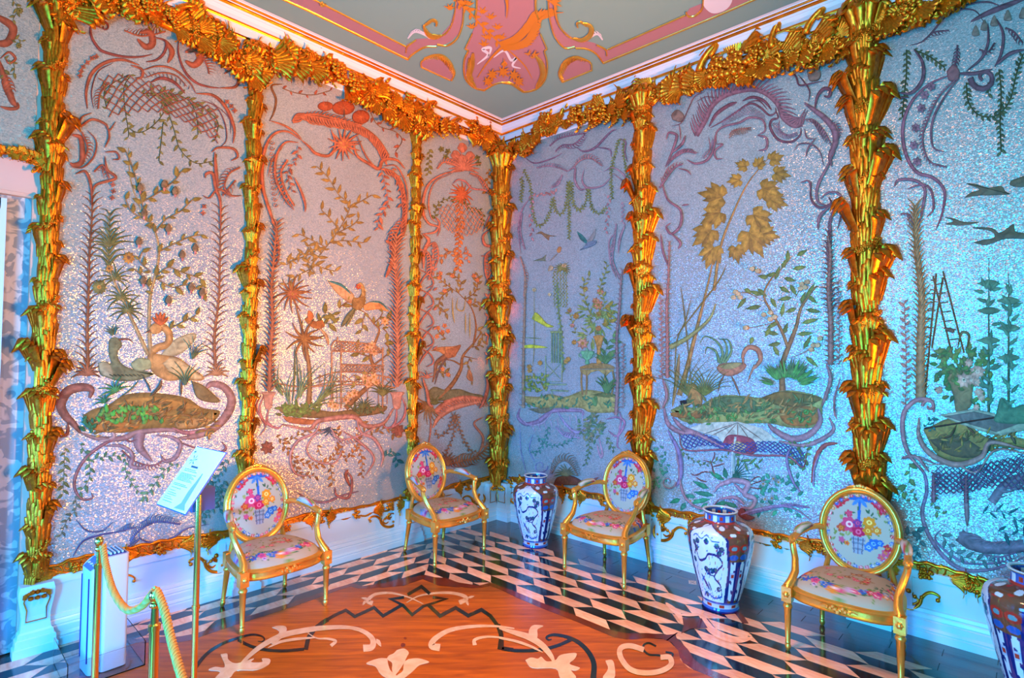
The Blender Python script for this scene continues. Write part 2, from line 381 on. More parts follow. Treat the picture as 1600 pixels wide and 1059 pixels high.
def AL(ox, oy, sc, **k): return Art(1, WL, -1, ox, oy, sc, **k)
def AR(ox, oy, sc, **k): return Art(0, WR, -1, ox, oy, sc, **k)

# ------------------------------------------------------------------ room shell
ZC = 4.205
def slab(name, x0, y0, z0, x1, y1, z1, mat, **k):
    m = MB(); m.box(x0, y0, z0, x1, y1, z1); o = m.build(name, mat, None, False); tag(o, k.get('label'), None, None, 'structure'); return o
floor = slab('floor', -6.4, -5.25, -0.06, 0.1, 0.15, -0.005, GRAIN); floor['label'] = 'dark wooden floor with geometric parquet and a brown centre field'
ceiling = slab('ceiling', -6.4, -5.25, ZC, 0.1, 0.15, ZC+0.08, CEILM)
ceiling['label'] = 'pale grey-green painted ceiling with pink bands and gilt ornaments'
wl = MB(); wl.box(-3.86, WL+0.004, 0, 0.1, WL+0.1, ZC); wl.box(-6.4, WL+0.004, 2.62, -3.86, WL+0.1, ZC)
wall_left = tag(wl.build('wall_left', PINKP, None, False), 'left wall of the panelled room', None, None, 'structure')
wall_right = slab('wall_right', WR+0.004, -5.25, 0, WR+0.1, WL+0.1, ZC, PINKP)
# unseen sides of the room, with openings where the daylight comes in
def holed(name, horiz, pos, a0, a1, holes):
    m = MB(); cur = a0
    def bx(u0, u1, z0, z1):
        if horiz: m.box(u0, pos-0.05, z0, u1, pos+0.05, z1)
        else: m.box(pos-0.05, u0, z0, pos+0.05, u1, z1)
    for h0, h1, z0, z1 in holes:
        bx(cur, h0, 0, ZC); bx(h0, h1, 0, z0); bx(h0, h1, z1, ZC); cur = h1
    bx(cur, a1, 0, ZC)
    return tag(m.build(name, plain(name+'_finish', (0.22, 0.20, 0.20), 0.6), None, False), None, None, None, 'structure')
holed('wall_west', False, -6.4, -5.25, 0.15, [(-4.5, -3.0, 0.4, 3.1), (-2.2, -0.7, 0.4, 3.3)])
holed('wall_south', True, -5.28, -6.4, 0.1, [(-4.2, -2.4, 0.4, 3.3), (-1.0, -0.1, 0.3, 2.2)])

# ------------------------------------------------------------------ cornice
def cornice(name, side):
    prof = [(0.0, 3.93), (0.012, 3.94), (0.012, 4.012), (0.03, 4.018), (0.034, 4.024), (0.045, 4.03), (0.045, 4.085), (0.058, 4.09), (0.064, 4.10), (0.066, 4.112),
            (0.075, 4.118), (0.09, 4.128), (0.098, 4.14), (0.104, 4.15), (0.11, 4.153), (0.118, 4.165), (0.128, 4.177), (0.138, 4.180), (0.142, 4.186), (0.150, 4.188), (0.152, 4.1925), (0.160, 4.194), (0.161, 4.2), (0.185, 4.203)]
    gold = {3, 4, 7, 8, 15, 16, 18, 19, 20}
    m = MB(); g = MB()
    def pt(o, z, e):
        if side == 'L': return (-o if e == 0 else -6.4, WL-o, z) if e else (WR-o, WL-o, z)
        return (WR-o, WL-o, z) if e == 0 else (WR-o, -5.25, z)
    for i in range(len(prof)-1):
        a, b = prof[i], prof[i+1]
        f = (0, 1, 2, 3)
        (g if i in gold else m).add([pt(*a, 0), pt(*a, 1), pt(*b, 1), pt(*b, 0)], [f])
    o = tag(m.build(name, PLASTER, None, True, 25), None, None, None, 'structure')
    for i in sorted(gold):
        pass
    gg = g.build('gilt_fillet', GILT, o, True, 30); gg['label'] = 'thin gilt lines running along the cornice'
    return o
c1_ = cornice('trim_1', 'L'); c1_['label'] = 'white cornice along the top of the left wall'
c2_ = cornice('trim_2', 'R'); c2_['label'] = 'white cornice along the top of the right wall'

# ------------------------------------------------------------------ dado / baseboard
def along(side, u, w, z):
    return (u, WL-w, z) if side == 'L' else (WR-w, u, z)
def dado(name, side, u0, u1, label):
    prof = [(0.0, 0.40), (0.018, 0.395), (0.018, 0.350), (0.008, 0.346), (0.008, 0.175), (0.018, 0.170), (0.022, 0.150), (0.018, 0.146), (0.024, 0.138), (0.030, 0.120), (0.026, 0.114),
            (0.034, 0.106), (0.034, 0.072), (0.040, 0.066), (0.046, 0.056), (0.040, 0.050), (0.050, 0.042), (0.050, 0.0)]
    m = MB()
    for a, b in zip(prof, prof[1:]):
        m.add([along(side, u0, a[0], a[1]), along(side, u1, a[0], a[1]), along(side, u1, b[0], b[1]), along(side, u0, b[0], b[1])], [(0, 1, 2, 3)])
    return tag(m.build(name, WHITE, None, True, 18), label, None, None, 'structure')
baseL = dado('baseboard_left', 'L', -3.80, 0.0, 'white lacquered dado under the beaded panels of the left wall')
baseR = dado('baseboard_right', 'R', -5.2, 0.0, 'white lacquered dado under the beaded panels of the right wall')
def dado_stile(side, u, w, parent):
    m = MB(); a = along(side, u-w/2, 0.0, 0.0); b = along(side, u+w/2, 0.0225, 0.39)
    x = sorted((a[0], b[0])); y = sorted((a[1], b[1])); m.box(x[0], y[0], 0.17, x[1], y[1], 0.37)
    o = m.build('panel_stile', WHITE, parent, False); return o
for u in (-3.5, -2.78, -2.46, -1.30, -1.03, -0.25): dado_stile('L', u, 0.05, baseL)
for u in (-0.33, -1.52, -1.88, -3.22, -3.6): dado_stile('R', u, 0.05, baseR)
def plinth(side, u, w, parent):
    # bombe block under each gilt column
    m = MB(); Z = [0, .045, .05, .09, .095, .12, .13, .17, .21, .26, .31, .35, .385]
    Wd = [1.25, 1.25, 1.15, 1.12, 1.02, .98, .86, .80, .80, .88, .98, 1.0, .92]; D = [.085, .085, .078, .075, .068, .066, .060, .056, .056, .062, .07, .074, .07]
    for i in range(len(Z)-1):
        def c(i_): 
            h = w*Wd[i_]/2; d = D[i_]
            return [along(side, u-h, 0.0, Z[i_]), along(side, u-h, d, Z[i_]), along(side, u+h, d, Z[i_]), along(side, u+h, 0.0, Z[i_])]
        A_, B_ = c(i), c(i+1)
        m.add(A_+B_, [(0, 1, 5, 4), (1, 2, 6, 5), (2, 3, 7, 6)])
    h = w*Wd[-1]/2; m.add([along(side, u-h, 0, .385), along(side, u-h, .07, .385), along(side, u+h, .07, .385), along(side, u+h, 0, .385)], [(0, 1, 2, 3)])
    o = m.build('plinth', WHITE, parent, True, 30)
    g = MB()      # shell of gilt scrolls with a thin frame below
    nrm = lambda du, dz, wv: along(side, u+du, wv, dz)
    hw = w*.36
    fr = [nrm(-hw*.9, .33, .076), nrm(-hw, .30, .074), nrm(-hw*.75, .25, .066), nrm(-hw*.78, .185, .062), nrm(hw*.78, .185, .062), nrm(hw*.75, .25, .066), nrm(hw, .30, .074), nrm(hw*.9, .33, .076)]
    g.tube(fr, .0035, 5)
    for q in range(9):
        a = q/8*PI; g.blob(nrm(hw*.95*math.cos(a), .325+.028*math.sin(a), .08), .011+.004*(q % 2), 6)
    for q in (-.5, 0, .5): g.blob(nrm(hw*q, .318, .084), .014, 6); g.blob(nrm(hw*q, .345, .084), .010, 6)
    g.build('gilt_shell', GILT, parent if False else o, True)
    return o
UL = [-3.785, -2.625, -1.135]; UR = [-1.73, -3.40]
for u in UL: plinth('L', u, .16, baseL)
for u in UR: plinth('R', u, .2, baseR)
# corner plinth, set across the corner
pc = plinth('R', -0.0, .17, baseR)
pc.matrix_local = Matrix.Translation((-0.02, -0.11, 0)) @ Matrix.Rotation(math.radians(0), 4, 'Z')
pc2 = plinth('L', -0.12, .14, baseL)
# ------------------------------------------------------------------ parquet
def clip(poly, a, b, c):
    """keep a*x+b*y <= c"""
    out = []; n = len(poly)
    for i in range(n):
        p, q = poly[i], poly[(i+1) % n]; dp, dq = a*p[0]+b*p[1]-c, a*q[0]+b*q[1]-c
        if dp <= 0: out.append(p)
        if dp*dq < 0:
            t = dp/(dp-dq); out.append((p[0]+t*(q[0]-p[0]), p[1]+t*(q[1]-p[1])))
    return out
def parea(p): return abs(sum(p[i][0]*p[(i+1) % len(p)][1]-p[(i+1) % len(p)][0]*p[i][1] for i in range(len(p))))/2 if len(p) > 2 else 0
def prism(poly, z0, z1, inset=0.0006, c0=None):
    c = np.mean(poly, axis=0) if c0 is None else c0
    P = [(c[0]+(x-c[0])*(1-inset/0.05), c[1]+(y-c[1])*(1-inset/0.05)) for x, y in poly]; n = len(P)
    if sum(P[i][0]*P[(i+1) % n][1]-P[(i+1) % n][0]*P[i][1] for i in range(n)) < 0: P = P[::-1]
    m = MB(); m.add([(x, y, z1) for x, y in P]+[(x, y, z0) for x, y in P], [tuple(range(n))]+[(i, n+i, n+(i+1) % n, (i+1) % n) for i in range(n)])
    return m
_octpx = [(663, 898), (680, 902), (697, 903), (716, 910), (736, 913), (749, 915), (766, 910), (800, 922), (850, 943), (900, 962), (956, 985), (982, 990), (1006, 989), (1046, 992), (1062, 989)]
OUT1 = [G(*p) for p in _octpx]
_inpx = [(661, 905), (678, 912), (695, 920), (721, 917.5), (746, 920), (766, 915.6), (781, 921), (810, 935), (850, 952), (900, 971), (964, 998), (985, 1000), (1010, 997), (1035, 999), (1050, 1004)]
IN1 = [G(*p) for p in _inpx]
CX, CY = -3.39, -2.56
def sym(octa):
    R = [p for p in octa]
    R[0] = ((R[0][0]+R[0][1]-0.83)/2, (R[0][0]+R[0][1]+0.83)/2)
    top = [(y-0.83, x+0.83) for x, y in R[::-1]][:-1]+R       # left side centre -> apex -> right side centre
    q = top+[(x, 2*CY-y) for x, y in top[::-1]]
    q2 = [(2*CX-x, 2*CY-y) for x, y in q]
    half = [p for p in top] + [(x, 2*CY-y) for x, y in R[::-1]]
    # walk all eight octants
    out = []
    tr = [(1, 1, 0), (1, 1, 1)]
    base = [(x-CX, y-CY) for x, y in R]                       # apex (top right) down to right centre
    o1 = base; o2 = [(x, -y) for x, y in base[::-1]]          # right centre to bottom right apex
    o3 = [(y, x) for x, y in base]                            # apex to top centre (mirror on the diagonal)
    right = o1+o2
    bottom = [(y, -x) for x, y in right]
    left = [(-x, -y) for x, y in right]; topr = [(-y, x) for x, y in right]
    for side in (right, bottom, left, topr): out += side
    res = []
    for p in out:
        if not res or abs(p[0]-res[-1][0])+abs(p[1]-res[-1][1]) > 0.004: res.append(p)
    return [(x+CX, y+CY) for x, y in res]
FO, FI = sym(OUT1), sym(IN1)
def inside(p, poly):
    c = False; n = len(poly)
    for i in range(n):
        (x1, y1), (x2, y2) = poly[i], poly[(i+1) % n]
        if (y1 > p[1]) != (y2 > p[1]) and p[0] < (x2-x1)*(p[1]-y1)/(y2-y1)+x1: c = not c
    return c
W_, PER = 0.0963, 0.265
tiles, lt = [], []
for col in range(0, 21):                       # long edges run parallel to the wall; the lower half mirrors the upper half
    xa = -0.41-W_*col; xb = xa-W_
    for n in range(-3, 12):
        ya = -0.29-PER*n-(0 if col % 2 == 0 else W_); yb = -0.29-PER*n-(W_ if col % 2 == 0 else 0)
        q0 = [(xa, ya), (xb, yb), (xb, yb-PER), (xa, ya-PER)]; white = (n+col) % 2 == 0
        for half in (0, 1):
            for zone in (0, 1):
                q = q0
                if zone: q = [(x, y+0.04) for x, y in q]
                if half: q = [(x, 2*CY-y) for x, y in q]
                q = clip(q, 0, -1, -CY) if not half else clip(q, 0, 1, CY)
                if q: q = clip(q, 0, 1, -0.0 if not zone else 0.9)
                if q: q = clip(q, -1, 1, 0.83)
                if q: q = clip(q, -1, -1, -(CX+CY))
                if q and zone:
                    q = [(y-0.83, x+0.83) for x, y in q]; q = clip(q, 0, 1, 0.02)
                if q and parea(q) > 0.0005: (lt if zone else tiles).append((q, white if not zone else not white))
cnt = 0
def seen(c):
    d = np.array([c[0], c[1], 0])-CAM; w = d@FW
    if w < 0.3: return False
    x = 800+FPX*(d@RT)/w; y = 529.5-FPX*(d@UP)/w
    return -120 < x < 1720 and y < 1200
vis, rest = [], [MB(), MB()]
for q, wht in tiles+lt:
    if all(inside(p, FI) for p in q): continue
    c = np.mean(q, axis=0)
    if c[0] < -6.3 or c[1] < -5.2: continue
    if seen(c): vis.append((q, wht, c))
    else:
        m = prism(q, -0.006, 0.0); rest[int(wht)].add(m.v, m.f)
vis.sort(key=lambda t: (t[2][0]-CAM[0])**2+(t[2][1]-CAM[1])**2)
cnts = [0, 0]; cache = {}
for q, wht, c in vis:
    if cnts[int(wht)] < 290:
        cnts[int(wht)] += 1
        loc = [(x-c[0], y-c[1]) for x, y in q]; key = (wht, tuple((round(x, 3), round(y, 3)) for x, y in loc))
        if key not in cache: cache[key] = prism(loc, -0.006, 0.0).mesh('tile', BEIGE if wht else BLACK, False)
        inst('light_tile' if wht else 'black_tile', cache[key], floor, Matrix.Translation((c[0], c[1], 0)))
    else:
        m = prism(q, -0.006, 0.0); rest[int(wht)].add(m.v, m.f)
for i, r_ in enumerate(rest):
    if r_.v: tag(r_.build(['black_tiles', 'light_tiles'][i], [BLACK, BEIGE][i], floor, False), kind='stuff')
# dark plank border along the right wall (and its unseen west twin)
for i in range(4):
    off = (i % 2)*0.24
    for j in range(12):
        y1 = 0.05-(j*0.48)+off*1.0; y0 = y1-0.48
        x0 = -0.41+i*0.1025; x1 = x0+0.1025
        q = clip([(x0, y0), (x1, y0), (x1, y1), (x0, y1)], 0, 1, 0.02)
        if q and parea(q) > .001:
            c = np.mean(q, axis=0); loc = [(x-c[0], y-c[1]) for x, y in q]
            inst('border_plank', prism(loc, -0.006, 0.0, 0.0004).mesh('border_plank', DARKW, False), floor, Matrix.Translation((c[0], c[1], 0)))
# mahogany band round the centre field
m = MB(); n_ = len(FO)
# resample both outlines by angle so that they pair up
def rs(poly, n=260):
    P = np.array(poly+[poly[0]]); d = np.r_[0, np.cumsum(np.hypot(*np.diff(P, axis=0).T))]; t = np.linspace(0, d[-1], n, endpoint=False)
    return np.c_[np.interp(t, d, P[:, 0]), np.interp(t, d, P[:, 1])]
fo = rs(FO, 520)
FIa = np.array(FI+[FI[0]])
def nearest(p):
    best = None
    for a, b in zip(FIa[:-1], FIa[1:]):
        ab = b-a; t = max(0, min(1, ((p-a)@ab)/(ab@ab+1e-12))); q = a+ab*t; dd = (q-p)@(q-p)
        if best is None or dd < best[0]: best = (dd, q)
    return best[1]
fi = np.array([nearest(p) for p in fo])
vs = [(x, y, 0.0016) for x, y in fo]+[(x, y, 0.0016) for x, y in fi]+[(x, y, -0.006) for x, y in fo]; N_ = len(fo)
m.add(vs, [(i, N_+i, N_+(i+1) % N_, (i+1) % N_) for i in range(N_)]+[(i, (i+1) % N_, 2*N_+(i+1) % N_, 2*N_+i) for i in range(N_)])
band = m.build('mahogany_band', REDW, floor, False)
# honey coloured planks of the field, laid across the diagonal
u_, v_ = np.array([1, 1])/math.sqrt(2), np.array([1, -1])/math.sqrt(2)
cc = np.array([CX, CY])
FIl = [(float(np.array(p)@v_), float(np.array(p)@u_)) for p in FI]
def span(sv):
    xs = []
    for i in range(len(FIl)):
        (x1, y1), (x2, y2) = FIl[i], FIl[(i+1) % len(FIl)]
        if (y1 > sv) != (y2 > sv): xs.append(x1+(x2-x1)*(sv-y1)/(y2-y1))
    return (min(xs), max(xs)) if len(xs) > 1 else None
smax = max(p[1] for p in FIl)-1e-4; smin = min(p[1] for p in FIl)+1e-4
wid = [0.09, 0.14, 0.12, 0.17, 0.15, 0.22, 0.19, 0.16, 0.24, 0.20]
b = smax; i = 0
while b > smin+.01:
    a = max(smin, b-wid[i % len(wid)]); ss = np.linspace(a+.0008, b, 14)
    sp = [(t_, span(t_)) for t_ in ss]; sp = [(t_, q) for t_, q in sp if q]
    mid = (a+b)/2; m = MB()
    m.add([(q[0], t_-mid, 0.0010) for t_, q in sp]+[(q[1], t_-mid, 0.0010) for t_, q in sp], [(k, len(sp)+k, len(sp)+k+1, k+1) for k in range(len(sp)-1)])
    c = u_*mid
    Mx = Matrix(((v_[0], u_[0], 0, c[0]), (v_[1], u_[1], 0, c[1]), (0, 0, 1, 0), (0, 0, 0, 1)))
    inst('field_plank', m.mesh('field_plank', FIELD, False), floor, Mx)
    b = a; i += 1
# inlays of the field
class Floor(Art):
    def __init__(self, ox, oy, sc): super().__init__(2, 0.0, 1, ox, oy, sc, base=0.0020, relief=0, hmax=0.0)
def finish(A_, name, mat, lab=None):
    A_.mb.c = [(1, 1, 1)]*len(A_.mb.v)
    o = A_.mb.build(name, mat, floor, False); A_.mb = MB()
    # normals up
    if lab: o['label'] = lab
    return o
A = Floor(500, 880, 5.333)
def arch(A, P, w, prof='c', k=5): A.st(P, w, (1, 1, 1), prof, k)
def zig(A, P, w):
    P = np.array(P, float); Q = []
    for a, b in zip(P[:-1], P[1:]):
        Q += [a+(b-a)*t for t in (0, .5)]
    Q.append(P[-1]); 
    # mitred ribbon
    P = np.array(P); n = len(P); vs = []
    for i in range(n):
        d0 = P[i]-P[i-1] if i else P[1]-P[0]; d1 = P[i+1]-P[i] if i < n-1 else d0
        d0 = d0/np.hypot(*d0); d1 = d1/np.hypot(*d1); n0 = np.array([-d0[1], d0[0]]); n1 = np.array([-d1[1], d1[0]]); mm = n0+n1; mm = mm/(mm@mm)*2
        mm = mm*min(1, 2.2/np.hypot(*mm)); vs += [A.P(P[i]+mm*w/2, A.o), A.P(P[i]-mm*w/2, A.o)]
    A.o += 0.0001
    A.mb.add(vs, [(2*i, 2*i+1, 2*i+3, 2*i+2) for i in range(n-1)])
zig(A, [(-10, 515), (60, 470), (130, 430), (215, 392), (290, 445), (450, 370), (525, 440), (680, 350)], 26)
zig(A, [(905, 350), (1000, 440), (1130, 372), (1235, 438), (1345, 388), (1420, 440), (1480, 520), (1510, 600), (1495, 705), (1560, 715), (1610, 722)], 30)
zig(A, [(730, 262), (845, 195), (915, 255)], 26)
zig(A, [(700, 285), (590, 300), (690, 350), (768, 430), (860, 360), (1050, 298), (940, 285)], 24)
finish(A, 'black_inlay', BLACK, 'black zigzag and lozenge inlay')
A = Floor(280, 900, 5.333)
arch(A, [(100, 860), (140, 760), (230, 650), (350, 570), (480, 520), (600, 490), (680, 500), (710, 525), (690, 548), (655, 545)], 34, 'e')
arch(A, [(490, 530), (560, 570), (680, 610), (860, 625), (1040, 610)], 26)
zig(A, [(1055, 615), (1075, 520), (1130, 440), (1200, 385), (1240, 362)], 36)
A.t(780, 880, 5)
arch(A, [(735, 900), (740, 790), (700, 700), (620, 620), (520, 575), (420, 560), (370, 580), (385, 600), (410, 595)], 46, 'e')
arch(A, [(560, 600), (440, 650), (300, 680), (150, 685), (20, 670)], 26)
zig(A, [(20, 675), (15, 560), (-10, 480)], 36)
arch(A, [(1225, 650), (1170, 625), (1130, 640), (1130, 680), (1170, 715), (1240, 720), (1300, 730), (1350, 725), (1350, 705), (1300, 695)], 15)
finish(A, 'black_scroll_inlay', BLACK, 'black scrolling inlay')
A = Floor(500, 880, 5.333)
INL = (1, 1, 1)
for P, w in (([(860, 340), (740, 285), (600, 250), (480, 255), (420, 285), (400, 320), (440, 335)], 40), ([(720, 330), (820, 275), (960, 250), (1090, 248), (1190, 270), (1220, 300), (1160, 330)], 40)):
    A.st(P, w, INL, 's')
A.leaf(400, 300, 190, 60, 26); A.leaf(380, 310, 120, 50, 26); A.leaf(1230, 290, -15, 60, 24); A.leaf(1220, 310, 70, 50, 26)
A.st([(0, 545), (120, 530), (270, 540), (380, 580), (440, 640), (430, 700), (360, 710)], 62, INL, 's'); A.leaf(470, 630, 60, 80, 40)
A.st([(-120, 570), (-30, 625), (60, 630), (130, 650), (90, 690)], 30, INL, 's')
A.st([(1620, 545), (1450, 525), (1250, 530), (1080, 560), (960, 630), (930, 690), (1000, 705)], 62, INL, 's')
A.st([(1620, 640), (1500, 620), (1380, 615), (1290, 640), (1290, 685)], 34, INL, 's')
# lily at the bottom
A.blob([(640, 725), (700, 712), (740, 745), (725, 780), (690, 850), (640, 920), (615, 930), (600, 890), (600, 830), (560, 800), (575, 770), (610, 755)], INL, 0.0001)
A.blob([(560, 795), (490, 795), (385, 835), (460, 860), (500, 920), (560, 960), (640, 990), (640, 940), (590, 900), (570, 850)], INL, 0.0001)
A.blob([(740, 800), (820, 795), (910, 825), (830, 850), (770, 905), (700, 960), (640, 990), (640, 940), (690, 900), (700, 830)], INL, 0.0001)
A.t(280, 900, 5.333)
A.st([(480, 780), (560, 690), (680, 590), (850, 500), (1020, 460), (1200, 435), (1400, 430), (1500, 460)], 46, INL, 't')
A.st([(740, 600), (850, 550), (1000, 525), (1150, 515)], 24, INL, 't')
A.blob([(775, 430), (830, 415), (890, 425), (890, 470), (850, 520), (790, 570), (760, 540), (830, 480), (820, 450)], INL, 0.0001)
A.blob([(345, 655), (400, 650), (410, 700), (480, 730), (620, 690), (600, 720), (690, 720), (690, 690), (755, 695), (745, 740), (640, 785), (480, 790), (420, 850), (300, 860), (340, 800), (245, 785), (300, 760), (380, 760)], INL, 0.0001)
A.t(780, 880, 5)
A.st([(0, 510), (120, 545), (230, 580), (330, 640), (400, 720), (430, 780)], 50, INL, 't')
A.st([(0, 590), (120, 610), (240, 650), (340, 700)], 22, INL, 't')
A.blob([(225, 570), (240, 510), (275, 485), (345, 492), (300, 520), (300, 570), (280, 610)], INL, 0.0001)
A.blob([(205, 760), (250, 740), (300, 750), (330, 735), (370, 770), (440, 760), (480, 720), (600, 705), (590, 750), (550, 790), (630, 820), (600, 840), (560, 840), (600, 900), (480, 900), (440, 825), (260, 820)], INL, 0.0001)
A.st([(1130, 680), (1030, 650), (960, 660), (940, 700), (960, 760), (1020, 830), (1120, 860), (1250, 850), (1340, 800), (1330, 740), (1260, 740)], 42, INL, 'c')
A.blob([(830, 765), (880, 760), (900, 800), (900, 900), (810, 900), (850, 830)], INL, 0.0001)
finish(A, 'pale_scroll_inlay', INLAYM, 'pale maple scrolls and lily inlay')
A = Floor(500, 880, 5.333)
for c_, r_ in (((710, 625), 12), ((692, 682), 20)): A.blob([(c_[0]+r_*math.cos(a), c_[1]+r_*.8*math.sin(a)) for a in np.linspace(0, 2*PI, 9)[:-1]], (1, 1, 1), 0.0001)
finish(A, 'mahogany_dot', REDW)
# ribbon motif in the tiles by the tall vase
A = Floor(1040, 880, 5.333)
A.blob([(140, 455), (300, 460), (350, 540), (210, 545), (130, 585), (150, 520)], (1, 1, 1), 0.0001, False)
A.blob([(600, 390), (650, 440), (690, 500), (640, 500), (580, 420), (470, 430), (480, 400)], (1, 1, 1), 0.0001, False)
finish(A, 'mahogany_star_inlay', REDW)
A = Floor(1040, 880, 5.333)
A.st([(250, 400), (300, 440), (330, 490), (390, 560), (480, 610), (600, 640), (700, 620), (690, 590)], 60, (1, 1, 1), 't')
A.st([(0, 330), (60, 380), (110, 430), (140, 500)], 44, (1, 1, 1), 't')
A.st([(110, 430), (200, 430), (300, 430)], 26, (1, 1, 1), 't')
finish(A, 'maple_ribbon_inlay', BEIGE)

# ------------------------------------------------------------------ gilt carving vocabulary (metre sized meshes, length 1)
def blade(m, n, x0, dx, L, out, tip, w, curl=1.0, z0=0.0, cross=3):
    vs = []; seg = 7
    for i in range(seg+1):
        t = i/seg; a = t*PI*(0.5+0.42*curl)
        z = z0+L*(math.sin(min(a, PI*.5))-max(0, a-PI/2)**1.6*0.22*curl)
        o = out*math.sin(PI*min(1, t*1.2))*.5+tip*max(0, t-.4)**1.5*1.9
        x = x0+dx*(t**1.3); ww = w*(0.30+0.95*math.sin(PI*min(1, .12+t*.80))**.8)*(1 if t < .86 else .55 if t < .99 else .12)
        for j, (a_, b_) in enumerate(((-.5, -.20), (-.22, .16), (0, .10), (.22, .16), (.5, -.20))):
            vs.append((x+ww*a_, -(o+ww*b_*1.5+0.03), z))
    m.add(vs, [(5*i+j, 5*i+j+1, 5*i+j+6, 5*i+j+5) for i in range(seg) for j in range(4)])
def me_curl():
    m = MB()
    for k in (-2, -1, 0, 1, 2):
        blade(m, 0, k*.09, k*.15, 1.0-.13*abs(k), .14, .42-.05*abs(k), .24, .9)
    return m.mesh('acanthus_leaf', GILT, True)
def me_tall():
    m = MB()
    for k in (-1.5, -.5, .5, 1.5):
        blade(m, 0, k*.12, k*.04, 1.0-.18*abs(k), .04, .02, .17, .05)
    return m.mesh('palm_blade', GILT, True)
def me_flat():
    m = MB()
    for k in range(-3, 4):
        blade(m, 0, k*.05, k*.21, 1.0-.15*abs(k), .12, .25, .22, .6, z0=.05*abs(k))
    return m.mesh('spread_leaf', GILT, True)
def me_cluster(seed):
    r = random.Random(seed); m = MB()
    for i in range(15):
        x, z = r.uniform(-.45, .45), r.uniform(-.45, .45); q = r.uniform(.10, .2)
        m.blob((x, -(.1+r.uniform(0, .22)), z), q, 6)
    for i in range(3):
        cx, cz = r.uniform(-.3, .3), r.uniform(-.3, .3)
        for k in range(5):
            a = k*2*PI/5; m.blob((cx+.16*math.cos(a), -.32, cz+.16*math.sin(a)), .12, 6, sc=(1, .6, 1))
        m.blob((cx, -.40, cz), .08, 6)
    return m.mesh('flower_cluster', GILT, True)
def me_hook():
    m = MB(); pts = []; R = []
    for t in np.linspace(0, 1, 14):
        a = t*PI*1.35; pts.append((.30-.30*math.cos(a)*(1-.25*t)+0.0, -.16-.2*t, .75*math.sin(a*.62)+.06)); R.append(.13*(1-.6*t)+.02)
    m.tube(pts, R, 7)
    m2 = m
    for k in range(4):
        t = .25+.16*k; q = pts[int(t*13)]; m2.blob(q, .12-.015*k, 6, sc=(1.2, .8, 1.2))
    return m.mesh('hooked_scroll', GILT, True)
MC, MT, MF, MH = me_curl(), me_tall(), me_flat(), me_hook(); MK = [me_cluster(i) for i in range(3)]
def mat_at(p, zdir, out, s_):
    Z = Vector(zdir).normalized(); Y = -Vector(out).normalized(); X = Y.cross(Z).normalized(); Y = Z.cross(X)
    M_ = Matrix.Identity(4)
    for i in range(3): M_[i][0] = X[i]*s_; M_[i][1] = Y[i]*s_; M_[i][2] = Z[i]*s_; M_[i][3] = p[i]
    return M_
